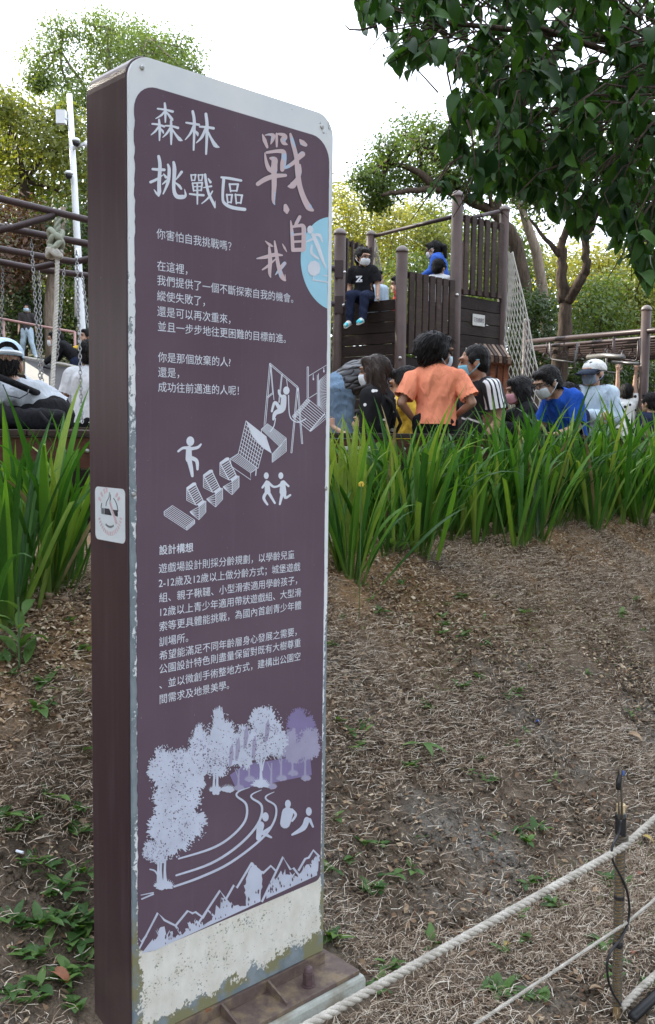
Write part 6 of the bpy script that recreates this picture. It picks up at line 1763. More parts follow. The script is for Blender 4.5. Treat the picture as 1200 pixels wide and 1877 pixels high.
# quilted jacket, bending low, with jeans
Y = 8.2; H = 1.6
blk = thing('step_block', (P(640, 800, Y)[0], Y, GR), 'timber step behind the ledge next to the left tower post', 'block')
mb = MB().box((P(640, 800, Y)[0], Y, (GR + 1.18) / 2), .6, .5, 1.18 - GR); obj('block_body', mb, M['plank'], blk, bevel=.01)
person('person in a black quilted jacket and pale jeans bending down by the post', np.array([P(640, 800, Y)[0], Y, 1.18]), R(98), H,
       dict(pelvis=(0, .05, .50), waist=(0, -.03, .555), chest=(0, -.13, .55), neck=(0, -.21, .53), head=(0, -.27, .50), sha=(-.1, -.16, .54), shb=(.1, -.16, .54), ela=(-.13, -.2, .42), elb=(.13, -.2, .42), wra=(-.12, -.29, .36), wrb=(.12, -.29, .36), hipa=(-.05, .06, .49), hipb=(.05, .06, .49), kna=(-.05, .03, .27), knb=(.06, .04, .27)),
       'quilted', 'jeans', 'shoe_white', 'short', hs=1.05, hpitch=45, sleeve=1.97, wide=1.25, seed=19.0, hem=(0, .07, .47))
Y = 7.7; H = 1.05
person('small child in white crouching behind the polka dot dress, hand on the post', np.array([P(683, 800, Y)[0], Y, float(P(680, 772, Y)[2]) - .66]), R(-95), H,
       dict(head=(0, -.07, .62), neck=(0, -.03, .54), chest=(0, .0, .45), waist=(0, .03, .34), pelvis=(0, .04, .26), sha=(-.11, -.01, .50), shb=(.11, -.01, .50), elb=(.11, -.17, .50), wrb=(.08, -.30, .58), handb=(0, -.2, .9), ela=(-.13, -.1, .38), wra=(-.1, -.2, .42), hipa=(-.05, .03, .24), hipb=(.05, .03, .24), kna=(-.07, -.17, .30), knb=(.07, -.17, .30), ana=(-.06, -.02, .05), anb=(.06, -.02, .05), toea=(-.06, -.13, .02), toeb=(.06, -.13, .02)),
       'white_cloth', 'navy', 'shoe_white', 'short', hs=1.35, sleeve=.7, seed=20.0)
# left side: walking man
Y = 16.2; b = gp(52, Y)
H = float(P(48, 558, Y)[2]) - float(P(52, 657, Y)[2])
person('man in a black T-shirt and ripped light jeans walking on the slope', np.array([b[0], Y, float(P(52, 657, Y)[2])]), R(14), H,
       dict(kna=(-.075, .02, .28), ana=(-.10, .09, .07), toea=(-.11, .02, .03), knb=(.085, -.06, .29), anb=(.15, -.08, .05), toeb=(.17, -.16, .02), ela=(-.14, .03, .64), wra=(-.15, -.03, .5), elb=(.15, .02, .64), wrb=(.165, -.02, .5)), 'dark_grey', 'light_jeans', 'shoe_white', 'short', mask='mask_pale', hs=1.08, hpitch=-4, hyaw=-10, sleeve=.95, seed=21.0, hands=False)
Y = 12.7; H = 1.2
person('child in a black jacket leaning on the top edge of the grey ramp', np.array([P(138, 700, Y)[0], Y, float(P(128, 627, Y)[2]) - .88]), R(-80), H,
       dict(chest=(0, -.11, .66), neck=(0, -.17, .715), head=(0, -.215, .75), waist=(0, -.03, .60), sha=(-.1, -.14, .69), shb=(.1, -.14, .69), ela=(-.12, -.2, .57), elb=(.12, -.2, .57), wra=(-.11, -.3, .5), wrb=(.11, -.3, .5)), 'black_cloth', 'navy', 'shoe_white', 'short', mask='mask_white', hs=1.2, sleeve=1.95, seed=22.0, hands=False)
Y = 13.6; H = 1.1
person('child in a yellow top beside the sign edge, arm stretched to the left', np.array([P(160, 640, Y)[0], Y, float(P(158, 606, Y)[2]) - H]), R(-30), H, dict(ela=(-.2, -.05, .76), wra=(-.33, -.06, .74)), 'yellow', 'jeans', 'shoe_white', 'short', hs=1.25, hyaw=-30, sleeve=1.6, seed=23.0, hands=False)
# woman with the pale blue cap reclining on the deck
Y = 4.95
b = P(60, 785, Y); b[2] = zl
pw = lambda px, py, dy=0.0: (P(px, py, Y + dy) - b)
H = 1.56
pose = {k: pw(*v) / H for k, v in dict(head=(4, 668, .0), neck=(0, 706, .02), chest=(18, 722, .05), waist=(62, 735, .08), pelvis=(88, 752, .10), sha=(-18, 716, -.16), shb=(12, 708, .25), ela=(-45, 760, -.2), wra=(-75, 772, -.1), elb=(-10, 750, .3), wrb=(-45, 768, .3),
        hipa=(92, 757, .03), hipb=(92, 757, .2), kna=(30, 765, -.02), knb=(30, 763, .22), ana=(-60, 770, .0), anb=(-60, 770, .2), toea=(-90, 772, .0), toeb=(-90, 772, .2)).items()}
r_, J_, hp_, AX_ = person('person in a pale blue cap and grey sweatshirt reclining on the deck edge', b, 0.0, H, pose, 'grey_marl', 'black_cloth', 'shoe_white', 'short', cap=('cap_blue', 'cap_blue'), strap=True, hs=1.12, hyaw=-150, hpitch=12, sleeve=1.97, hem=pose['pelvis'] + (pose['pelvis'] - pose['waist']) * .55, wide=1.0, seed=24.0)
mb = MB(); mb.tube([pw(-5, 690, -.2), pw(20, 700, -.2), pw(48, 712, -.16), pw(72, 722, .0)], .017, 8); obj('bag_strap', mb, M['black_cloth'], r_, local=True, smooth=True)
mb = MB(); mb.tube([pw(5, 705, -.22), pw(14, 725, -.235), pw(36, 730, -.23), pw(50, 722, -.21), pw(52, 714, -.19)], .0035, 5); obj('cord', mb, M['black_plastic'], r_, local=True, smooth=True)
bg = thing('black_bag', P(40, 785, 4.72), 'soft black bag lying on the ledge under the reclining person', 'bag')
mb = MB(); WL[bg] = np.zeros(3); capsule(mb, (-.34, 0, .045), (.16, .03, .055), .062, .055, (0, 1, 0), .8); capsule(mb, (-.1, .02, .06), (.17, .03, .03), .06, .04, (0, 1, 0), .9)
build_skin('bag_body', mb, .012, M['black_cloth'], bg, smooth=4, wr=.008, wscale=10, seed=2)
mb = MB(); mb.tube([np.array(q) for q in ((.10, -.05, .08), (.16, -.07, .02), (.21, -.06, .008))], .009, 6); obj('strap', mb, M['black_cloth'], bg, local=True, smooth=True)
# man in white on the bench
Y = 9.7; H = 1.68
person('man in a white T-shirt seated with his hand on the bench, cut by the sign', np.array([P(163, 783, Y)[0], Y, float(P(150, 783, Y)[2]) - .49 * H]), R(172), H,
       dict(hipa=(-.05, 0, .53), hipb=(.05, 0, .53), kna=(-.07, -.22, .53), knb=(.07, -.22, .53), ana=(-.07, -.22, .29), anb=(.07, -.22, .29), toea=(-.07, -.3, .27), toeb=(.07, -.3, .27), elb=(.15, .02, .66), wrb=(.17, .03, .53), ela=(-.15, .0, .66), wra=(-.16, -.03, .54), handb=(.3, -.2, -.5), handa=(-.2, -.3, -.4), latb=(0, 1, 0)),
       'white_cloth', 'black_cloth', 'shoe_white', 'short', hs=1.12, hyaw=20, sleeve=.75, wide=1.12, seed=25.0, skin='skin_tan')

# ================================================================== PLANTS AND SMALL THINGS
# irises: sword leaves, each leaf an object, blades shared between clumps
M['iris'] = (lambda: None)
def irismat():
    t = NT('iris_leaf'); r = t.rand(); co = t.coord(); x = t.xyz(co)
    c = t.ramp(r, [(0, (.012, .056, .010)), (.4, (.04, .14, .018)), (.8, (.13, .27, .032)), (1, (.28, .34, .07))])
    vein = t.noise(t.scaled(co, (60, 60, 1)), 6, 2)
    c = t.mix(t.mapr(vein, .35, .65, 0, .4), c, (.07, .16, .035))
    c = t.mix(t.mapr(x[2], .0, .16, .75, 0), c, (.16, .21, .07))
    t.bump(vein, .3, .003)
    t.done(c, .42, 0, .3)
    tr = t.new('ShaderNodeBsdfTranslucent'); t.l.new(t.mix(1.0, c, (1.4, 1.5, .5), 'MULTIPLY'), tr.inputs['Color'])
    mx = t.new('ShaderNodeMixShader'); mx.inputs[0].default_value = .3
    t.l.new(t.b.outputs[0], mx.inputs[1]); t.l.new(tr.outputs[0], mx.inputs[2]); t.l.new(mx.outputs[0], t.n['Material Output'].inputs['Surface'])
    return t.mat
M['iris'] = irismat()
M['dry_leaf'] = paint('withered_leaf', (.36, .27, .13), .8, .25, 30, .3)
def blade(L, w, lean, bend, cut, twist=.0):
    """a sword leaf in the x-z plane: V-folded strip"""
    n = 11; V = []; a = R(lean); x = z = 0.0
    for i in range(n + 1):
        t_ = i / n
        ww = w * (.75 + .5 * t_ if t_ < .5 else 1.0) * (1 if cut else (1 - max(0, (t_ - .55) / .45) ** 1.7))
        ww = max(ww, .0006); tw = twist * t_
        sx, sy = -math.sin(tw) * math.cos(a), math.cos(tw)
        off = .22 * ww
        V += [(x - sx * ww / 2, -sy * ww / 2, z), (x + math.cos(a) * off, 0, z - math.sin(a) * off), (x + sx * ww / 2, sy * ww / 2, z)]
        a2 = a + R(bend) * (t_ ** 1.8) * 2.2 / n; x += math.sin(a) * L / n; z += math.cos(a) * L / n; a = a2
    if cut: V[-1] = (V[-1][0], V[-1][1], V[-1][2] - .012)
    F = []
    for i in range(n):
        b = i * 3; F += [(b, b + 1, b + 4, b + 3), (b + 1, b + 2, b + 5, b + 4)]
    me = mesh_from('leaf', V, F, M['iris'], smooth=True)
    return me
random.seed(11)
BL = [blade(random.uniform(.62, .92), random.uniform(.025, .037), random.uniform(1, 5), random.uniform(2, 60), False, random.uniform(-.5, .5)) for _ in range(8)] + \
     [blade(random.uniform(.66, .92), random.uniform(.022, .031), random.uniform(2, 8), random.uniform(80, 160), False, random.uniform(-.6, .6)) for _ in range(4)] + \
     [blade(random.uniform(.36, .58), random.uniform(.028, .036), random.uniform(2, 7), random.uniform(4, 25), True, random.uniform(-.3, .3)) for _ in range(5)]
DRY = []
for i_ in (0, 9, 10):
    m_ = BL[i_].copy(); m_.materials[0] = M['dry_leaf']; DRY.append(m_)
def clump(u, v, n, s, label, group, spread=.055):
    p = UV(u, v); z = float(gz(p[0], p[1]))
    t = thing('iris_clump', (p[0], p[1], z - .02), label, 'plant', group)
    fan = random.uniform(0, 3.14)
    for i in range(n):
        r = random.random()
        me = BL[random.randrange(8)] if r < .52 else (BL[8 + random.randrange(4)] if r < .80 else (BL[12 + random.randrange(5)] if r < .982 else DRY[random.randrange(3)]))
        o = bpy.data.objects.new('leaf', me); C.objects.link(o); o.parent = t
        f = random.gauss(0, 1)
        o.location = (math.cos(fan) * f * spread + random.gauss(0, .012), math.sin(fan) * f * spread + random.gauss(0, .012), 0)
        tilt = abs(random.gauss(0, 11)) + 5 * abs(f)
        yaw = fan + (0 if f > 0 else math.pi) + random.gauss(0, .7)
        o.rotation_euler = Matrix.Rotation(yaw, 3, 'Z').to_4x4().to_euler()
        q = Matrix.Rotation(yaw, 4, 'Z') @ Matrix.Rotation(R(tilt), 4, 'Y') @ Matrix.Rotation(random.uniform(-.5, .5), 4, 'Z')
        o.rotation_euler = q.to_euler()
        sc = s * random.uniform(.75, 1.12); o.scale = (sc, sc, sc)
    return t
def u_at(px, v):
    d = ray(px, 900); k = v / (d @ E2); return float((d * k) @ E1)
# front row from the left edge to the right edge
FR = [(u_at(8, 3.3), 3.3, 24, 1.0, 'iris clump at the left edge with leaves bending right'), (u_at(62, 3.5), 3.5, 30, 1.1, 'dense iris clump in front of the ledge joint at the left'), (u_at(30, 3.72), 3.72, 22, .95, 'iris clump pressed to the ledge boards at the far left'), (u_at(105, 3.48), 3.48, 26, 1.0, 'broad dark iris clump left of the sign'), (2.18, 3.15, 30, 1.08, 'tall iris clump touching the left side of the sign')]
for u, v, n, s, lab in FR: clump(u, v, n, s, lab, 'irises along the ledge')
clump(2.05, 3.75, 20, .95, 'iris clump at the foot of the ledge left of the sign', 'irises along the ledge'); 
def u_at(px, v):
    d = ray(px, 900); k = v / (d @ E2); return float((d * k) @ E1)
clump(u_at(640, 3.32), 3.32, 30, 1.0, 'iris clump directly right of the sign with leaves leaning over its edge', 'irises along the ledge')
clump(u_at(765, 3.40), 3.40, 32, 1.12, 'tall iris clump standing forward of the row below the orange T-shirt', 'irises along the ledge')
ORD = 'first second third fourth fifth sixth seventh eighth ninth tenth eleventh twelfth thirteenth fourteenth fifteenth sixteenth seventeenth eighteenth nineteenth twentieth twenty-first twenty-second twenty-third twenty-fourth twenty-fifth twenty-sixth twenty-seventh twenty-eighth'.split()
cnt_ = [0, 0]
def iris_label(v):
    b = 0 if v < 3.75 else 1; cnt_[b] += 1
    return ORD[min(cnt_[b], 28) - 1] + (' iris clump from the sign in the front line of the row' if b == 0 else ' iris clump from the sign in the back line against the ledge')
px = 660; k = 0
while px < 1260:
    for v in ((3.54, 3.82) if k % 2 else (3.66, 3.92)):
        if v > 3.75 and px < 690: continue
        clump(u_at(px + random.uniform(-10, 10), v), v + random.uniform(-.13, .10), random.randint(13, 22), random.uniform(.74, 1.16) * (.90 + .32 * (px - 660) / 540), iris_label(v), 'iris row along the ledge', random.uniform(.04, .075))
    px += 24; k += 1
# the row goes on out of view, and behind the sign
mbs = None
V_all = []
def fill(us, vs2, n):
    vv = []; ff = []; b = 0
    for u in us:
        for v in vs2:
            p = UV(u + random.uniform(-.05, .05), v); z = float(gz(p[0], p[1])) - .02
            for i in range(n):
                me = BL[random.randrange(12)]
                m_ = Matrix.Translation((p[0] + random.gauss(0, .05), p[1] + random.gauss(0, .05), z)) @ Matrix.Rotation(random.uniform(0, 6.28), 4, 'Z') @ Matrix.Rotation(R(abs(random.gauss(0, 9))), 4, 'Y')
                for vert in me.vertices: vv.append(tuple(m_ @ vert.co))
                for pl in me.polygons: ff.append([q_ + b for q_ in pl.vertices])
                b += len(me.vertices)
    me = mesh_from('iris_bed', vv, ff, M['iris'], smooth=True)
    return tag(obj('iris_bed', me, None), 'more irises in the strip behind the sign', kind='stuff')
fill(np.arange(2.5, 3.6, .22), (3.5, 3.85), 12)
# a few small yellow flowers on stems
M['petal'] = paint('yellow_petal', (.70, .52, .06), .6, .1, 30, 0)
M['stem'] = paint('green_stem', (.07, .14, .04), .6, .15, 20, .05)
for px, py, lab in ((662, 888, 'small yellow flower head among the irises right of the sign'),):
    q = Pv(px, py, UV(0, 3.1), E2); g = float(gz(q[0], q[1])); t = thing('flower', (q[0], q[1], g), lab, 'flower')
    mb = MB(); mb.tube([(q[0], q[1], g), q], .0022, 5); obj('stem', mb, M['stem'], t)
    for k in range(7):
        a = k * .9; mb = MB(); mb.ell(q + np.array([.008 * math.cos(a), .004, .008 * math.sin(a)]), .007, .004, .006, nu=7, nv=5); obj('petal', mb, M['petal'], t, smooth=True)

# broad-leaved weeds
M['weed'] = leafmat('weed_leaf', (.045, .115, .028), (.14, .25, .065), .35, src='obj')
def ovate(L, w, fold=.25, curl=.5, n=5, mat='weed', nm='leaf', pts=None):
    V = []; z = 0; a = 0.0; x = 0
    for i in range(n + 1):
        t_ = i / n; ww = w * (math.sin(math.pi * min(1, t_ ** .75 * .98 + .02)) ** .9)
        V += [(x, -ww / 2, z + fold * ww / 2), (x, 0, z), (x, ww / 2, z + fold * ww / 2)]
        x += math.cos(a) * L / n; z += math.sin(a) * L / n; a -= curl / n
    F = []
    for i in range(n): b = i * 3; F += [(b, b + 1, b + 4, b + 3), (b + 1, b + 2, b + 5, b + 4)]
    return mesh_from(nm, V, F, M[mat], smooth=True)
WL_ = [ovate(random.uniform(.045, .075), random.uniform(.02, .032), .3, random.uniform(.2, 1.0)) for _ in range(4)]
WLL = [ovate(random.uniform(.10, .15), random.uniform(.022, .03), .3, random.uniform(.3, 1.2)) for _ in range(4)]
def weed(px, py, s, n, label, group, longl=False, stem=False):
    # meet the ground under the pixel
    lo, hi = .8, 9.0; d = ray(px, py)
    for Y in np.linspace(.9, 9, 600):
        p = CAM + d * Y
        if p[2] <= float(gz(p[0], p[1])) + .01: break
    t = thing('weed', (p[0], p[1], float(gz(p[0], p[1]))), label, 'plant', group)
    for i in range(n):
        me = random.choice(WLL if longl else WL_); o = bpy.data.objects.new('leaf', me); C.objects.link(o); o.parent = t
        z = (.02 + .16 * i / n) * s if stem else .012
        q = Matrix.Rotation(random.uniform(0, 6.28), 4, 'Z') @ Matrix.Rotation(-R(random.uniform(5, 55)), 4, 'Y')
        o.rotation_euler = q.to_euler(); o.location = (random.gauss(0, .012), random.gauss(0, .012), z); sc = s * random.uniform(.7, 1.2); o.scale = (sc,) * 3
    if stem:
        mb = MB(); mb.tube([p, p + (0, 0, .2 * s)], .004, 5); obj('stem', mb, M['stem'], t)
    return t
for a in ((35, 1225, 1.25, 12, 'tall leafy weed with long leaves left of the sign', True, True), (70, 1700, 1.1, 14, 'lush green weed low at the left beside the sign', False, False), (120, 1640, 1.1, 9, 'broad leaved weed touching the sign side', False, False),
          (120, 1800, 1.0, 12, 'dark green weed by the sign foot at the bottom left', False, False), (845, 1098, 1.0, 11, 'pale green weed on the ochre soil below the irises', False, False), (720, 1010, 1.2, 9, 'dark leafy weed under the forward iris clump', True, False),
          (955, 985, 1.2, 9, 'dark weed at the foot of the iris row', True, False), (1135, 1130, 1.1, 9, 'small weed on the bare soil at the right', False, False), (70, 1580, 1.0, 7, 'small weed near the cigarette butt', False, False),
          (610, 1725, 1.1, 8, 'weed tucked against the right end of the footing', False, False), (770, 1365, 1.2, 3, 'single bright blade pair lying on the dead grass', True, False)):
    weed(a[0], a[1], a[2], a[3], a[4], None, a[5], a[6])
random.seed(5)
for i in range(100):
    for _ in range(50):
        px = random.uniform(600, 1200) if i % 4 else random.uniform(0, 160); py = random.uniform(1050, 1850)
        if not (px > 600 and py > 1840): break
    weed(px, py, random.uniform(.5, 1.05), random.randint(4, 9), 'little green weed scattered over the dead grass', 'little weeds on the bank')

for px, py, s in ((20, 1690, 1.0), (45, 1760, .9), (140, 1740, 1.0), (155, 1690, .9), (60, 1840, .9), (135, 1850, 1.0), (95, 1600, .8), (150, 1600, .8), (25, 1830, .8), (110, 1690, .9), (20, 1150, .9), (75, 1260, 1.0), (130, 1140, .7), (150, 1195, .8)):
    weed(px, py, s * random.uniform(.8, 1.1), random.randint(7, 12), 'leafy green weed in the patch left of the sign', 'weeds left of the sign')
# fallen leaves and litter
M['fallen_red'] = paint('fallen_leaf_red_brown', (.26, .10, .05), .7, .3, 25, .3); M['fallen_tan'] = paint('fallen_leaf_tan', (.36, .25, .15), .75, .25, 25, .3); M['fallen_yellow'] = paint('fallen_leaf_yellow', (.45, .33, .09), .7, .25, 25, .3)
def on_ground(px, py):
    d = ray(px, py)
    for Y in np.linspace(.9, 9, 1500):
        p = CAM + d * Y
        if p[2] <= float(gz(p[0], p[1])) + .012: return p
    return p
for px, py, L, m, a, lab in ((92, 1788, .085, 'fallen_red', -.4, 'red brown fallen leaf at the bottom left'), (1010, 1316, .07, 'fallen_tan', .3, 'pale tan fallen leaf curled on the bank'), (1150, 1350, .09, 'fallen_tan', -.5, 'long tan fallen leaf at the right'), (1177, 1538, .06, 'fallen_yellow', -.6, 'yellow fallen leaf right of the stake top'),
                         (785, 1682, .045, 'fallen_tan', .2, 'small orange tan leaf above the rope'), (925, 1740, .05, 'fallen_yellow', .8, 'yellowish leaf between the two ropes'), (1080, 1820, .07, 'fallen_tan', .1, 'tan leaf left of the stake foot'), (1168, 1610, .06, 'fallen_red', .5, 'brown leaf right of the stake'), (660, 1205, .05, 'fallen_tan', .2, 'pale leaf near the sign on the bank'),
                         (1158, 1755, .04, 'fallen_red', 1.0, 'small orange leaf right of the stake foot'), (1148, 1486, .055, 'fallen_tan', 1.2, 'brown curled leaf behind the stake top'), (1085, 1640, .06, 'fallen_tan', .3, 'grey tan leaf left of the stake')):
    p = on_ground(px, py); me = ovate(L, L * .42, .45, 1.6, 6, m, 'fallen_leaf'); o = obj('fallen_leaf', me, None, origin=p); o.location.z += .012
    o.rotation_euler = (random.uniform(-.3, .3), -.25, a); tag(o, lab, 'leaf')
p = on_ground(30, 1567); mb = MB(); mb.lathe((0, 0, .012), [(.0001, 0), (.0042, .0), (.0042, .026), (.0001, .0262)], 10, (.9, -.45, .02)); o = obj('cigarette_butt', mb, M['print_white'], None, origin=None); o.location = p; tag(o, 'white cigarette butt lying on the dead grass at the left', 'cigarette')
M['wrapper'] = paint('blue_wrapper', (.06, .12, .35), .3, .3, 60, .2)
p = on_ground(985, 1328); mb = MB(); mb.add([(-.012, 0, .0), (.0, -.008, .012), (.012, .002, .004), (.004, .014, .014), (-.008, .012, .006)], [(0, 1, 4), (1, 3, 4), (1, 2, 3)]); o = obj('wrapper', mb, M['wrapper'], None); o.location = p; o.location.z += .008; tag(o, 'scrap of blue and white wrapper on the dead grass', 'litter')
M['stone'] = paint('brown_stone', (.30, .21, .14), .85, .2, 14, .3)
for px, py, r, lab in ((86, 1092, .022, 'round brown stone on the mulch left of the sign'), (118, 1098, .017, 'smaller brown stone next to the round one'), (790, 1688, .013, 'small stone above the lower rope')):
    p = on_ground(px, py); mb = MB(); mb.ell((0, 0, 0), r, r * .85, r * .7, nu=10, nv=7); V = mb.verts(); V += rng.normal(0, r * .05, V.shape); o = obj('stone', mesh_from('stone', V, mb.f, M['stone'], smooth=True), None); o.location = p; tag(o, lab, 'stone')

# ================================================================== ROPE FENCE ALONG THE PATH
def strandrope():
    t = NT('weathered_fence_rope'); co = t.coord()
    n = t.noise(co, 22, 5); f = t.noise(co, 420, 2)
    c = t.mix(t.mapr(n, .3, .7), (.36, .33, .28), (.66, .62, .55)); c = t.mix(t.mapr(f, .4, .7, 0, .4), c, (.16, .14, .11))
    t.bump(f, .6, .003)
    return t.done(c, .9, 0, .2)
M['fence_rope'] = strandrope()
M['bamboo'] = (lambda t: (lambda co: t.done(t.mix(t.mapr(t.noise(t.scaled(co, (1, 1, .2)), 50, 4), .3, .7), (.22, .14, .06), (.40, .28, .14)), .55, 0, .35))(t.coord()))(NT('bamboo'))
M['bamboo_cut'] = paint('pale_cut_bamboo', (.62, .47, .27), .7, .12, 30, .1)
VF = 1.30
foot = on_ground(1130, 1858)
vF = float(foot @ E2)
Yst = foot[1]
def onf(px, py): return Pv(px, py, foot, E2)
stake = thing('bamboo_stake', foot, 'thin bamboo fence stake wrapped in cord with black tape near its cut top', 'stake')
top = onf(1138, 1474)
ax = (top - foot); Ls = np.linalg.norm(ax); ax /= Ls
mb = MB(); mb.tube([foot - ax * .25, foot, foot + (top - foot) * .5, top - ax * .002], .0108, 12); obj('pole', mb, M['bamboo'], stake, smooth=True)
mb = MB(); mb.lathe(top - ax * .022, [(.0118, 0), (.0118, .022), (.008, .0225), (.0075, .012), (.0001, .012)], 14, ax); obj('cut_top', mb, M['bamboo_cut'], stake)
M['cord'] = paint('brown_wrapping_cord', (.115, .095, .07), .85, .3, 40, .2)
mb = MB(); pts = []
sd_ = np.cross(ax, (0, 1, 0)); sd_ /= np.linalg.norm(sd_); fd_ = np.cross(ax, sd_)
s0, s1 = .03, Ls - .11; nt = 46
for t_ in np.linspace(0, 1, nt * 10):
    a = t_ * nt * 2 * math.pi; pts.append(foot + ax * (s0 + (s1 - s0) * t_) + (sd_ * math.cos(a) + fd_ * math.sin(a)) * .0122)
mb.tube(pts, .0032, 5, cap=False); obj('wrapping_cord', mb, M['cord'], stake, smooth=True)
for a_, b_, r in ((Ls - .088, Ls - .026, .0155), (.345, .358, .0148), (.205, .218, .0150)):
    mb = MB(); mb.lathe(foot + ax * a_, [(r * .97, 0), (r, .002), (r * 1.03, (b_ - a_) * .35), (r * .98, (b_ - a_) * .6), (r * 1.04, (b_ - a_) * .8), (r * .96, b_ - a_)], 14, ax); obj('black_tape', mb, M['black_plastic'], stake, smooth=True)
mb = MB(); mb.tube([onf(1134, 1500) - E2 * .01, onf(1135, 1440) - E2 * .006, onf(1136, 1405)], .0030, 6); mb.tube([onf(1130, 1500) - E2 * .008, onf(1132, 1440)], .0028, 6); obj('wire_stub', mb, M['cord'], stake, smooth=True)
mb = MB(); mb.tube([onf(1133, 1447), onf(1134, 1432), onf(1137, 1416), onf(1136, 1407)], [.007, .008, .006, .002], 8); obj('tape_tip', mb, M['black_plastic'], stake, smooth=True)
mb = MB(); mb.tube([onf(1138, 1420) - E2 * .006, onf(1139, 1412) - E2 * .006], .004, 6); obj('blue_clip', mb, M['wrapper'], stake)
cable = thing('black_cable', foot, 'thin black cable looping down the bamboo stake', 'cable')
q = [onf(1128, 1500), onf(1126, 1525), onf(1112, 1545), onf(1110, 1562), onf(1115, 1580), onf(1127, 1600), onf(1140, 1625), onf(1146, 1665), onf(1140, 1695), onf(1126, 1722), onf(1108, 1738), onf(1101, 1765), onf(1106, 1800), onf(1118, 1825), onf(1132, 1842)]
q = np.array(q) - E2 * .016
s = np.linspace(0, len(q) - 1, 90); qq = np.stack([np.interp(s, np.arange(len(q)), q[:, i]) for i in range(3)], -1)
for _ in range(12): qq[1:-1] = (qq[:-2] + 2 * qq[1:-1] + qq[2:]) / 4
mb = MB(); mb.tube(qq, .0036, 7); obj('cable_line', mb, M['black_plastic'], cable, smooth=True)
def droop(a, b, sag, n=24): 
    t_ = np.linspace(0, 1, n)[:, None]; q = a * (1 - t_) + b * t_; q[:, 2] -= (4 * sag * t_ * (1 - t_))[:, 0]; return q
a = onf(528, 1900); k_ = onf(1130, 1550) - E2 * .018; b = onf(1215, 1484)
e0 = a + (a - k_) * .35; e1 = b + (b - k_) * 6
mb = twisted(np.concatenate([droop(e0, k_, .0), droop(k_, e1, .01)[1:]]), .0098, .062, 8); o = obj('fence_rope', mb, M['fence_rope'], None, origin=foot, smooth=True); tag(o, 'thick twisted pale rope running past the stake along the path', 'rope')
mb = MB(); pts = []
kn = onf(1138, 1536)
for t_ in np.linspace(0, 3.2 * 2 * math.pi, 70):
    pts.append(kn + ax * (.011 * (t_ / 20 - .5) * 2.2) + (sd_ * math.cos(t_) + fd_ * math.sin(t_)) * .0165)
mb.tube(pts, .0042, 6); obj('rope_lashing', mb, M['cord'], stake, smooth=True)
pts = [onf(1138, 1860) + ax * (.008 * math.sin(t_ * .37)) + (sd_ * math.cos(t_) + fd_ * math.sin(t_)) * (.018 + .006 * math.sin(t_ * .6)) for t_ in np.linspace(0, 26, 110)]
mb = MB(); mb.tube(pts, .0045, 6); obj('rope_lashing', mb, M['cord'], stake, smooth=True)
a = onf(868, 1880); k_ = onf(1140, 1688) - E2 * .014; b = onf(1205, 1645)
mb = twisted(np.concatenate([droop(a + (a - k_) * .8, k_, .0), droop(k_, b + (b - k_) * 6, .0)[1:]]), .0046, .022, 6); o = obj('lower_rope', mb, M['fence_rope'], None, origin=foot, smooth=True); tag(o, 'thin grey rope strung low along the path', 'rope')
# black pipe with a rope bound along it, bottom right
g0 = on_ground(1146, 1872); g1 = on_ground(1225, 1800)
d = g1 - g0; d /= np.linalg.norm(d)
pp = thing('black_pipe', g0, 'black plastic pipe lying at the bottom right corner', 'pipe')
mb = MB(); mb.tube([g0 + (0, 0, .02) + E2 * -.02, g0 + d * .6 + (0, 0, .03) - E2 * .02, g0 + d * 3 + (0, 0, .03) - E2 * .02], .015, 12); obj('pipe_wall', mb, M['black_plastic'], pp, smooth=True)
mb = twisted([g0 + (0, 0, .035) + E2 * .012, g0 + d * .1 + (0, 0, .05) + E2 * .008, g0 + d * .6 + (0, 0, .055) + E2 * .005, g0 + d * 3 + (0, 0, .055)], .0105, .055, 7); o = obj('ground_rope', mb, M['fence_rope'], None, origin=g0, smooth=True); tag(o, 'twisted rope lying along the black pipe at the bottom right', 'rope')

# ================================================================== THE DARK TREE OVERHEAD
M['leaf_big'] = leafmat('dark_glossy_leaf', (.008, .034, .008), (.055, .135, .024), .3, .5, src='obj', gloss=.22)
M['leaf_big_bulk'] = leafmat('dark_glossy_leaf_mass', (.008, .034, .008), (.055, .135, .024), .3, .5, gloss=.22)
POLY = [(640, -80), (648, 30), (668, 60), (690, 110), (712, 100), (735, 150), (770, 120), (795, 112), (830, 140), (838, 175), (805, 215), (820, 245), (800, 285), (765, 300), (768, 345), (800, 362), (848, 372), (826, 398), (862, 376), (905, 366), (960, 372), (1000, 385), (1045, 440), (1100, 430), (1112, 470), (1150, 480), (1170, 515), (1205, 545), (1290, 520), (1290, -80)]
def inside(x, y, poly=POLY):
    c = False; j = len(poly) - 1
    for i in range(len(poly)):
        if (poly[i][1] > y) != (poly[j][1] > y) and x < (poly[j][0] - poly[i][0]) * (y - poly[i][1]) / (poly[j][1] - poly[i][1]) + poly[i][0]: c = not c
        j = i
    return c
tb_ = np.array([3.15, 5.6, float(gz(3.15, 5.6))])
big = thing('broadleaf_tree', tb_, 'dark broad leaved tree hanging in from the upper right', 'tree')
trunk_top = tb_ + (-.1, -.1, 3.1)
mb = MB(); mb.tube([tb_ - (0, 0, .3), tb_ + (.03, 0, 1.2), tb_ + (-.05, .02, 2.3), trunk_top, trunk_top + (-.2, -.2, 1.2)], [.17, .15, .13, .11, .06], 12); obj('trunk', mb, M['bark_dark'], big, smooth=True)
random.seed(21)
LB = []
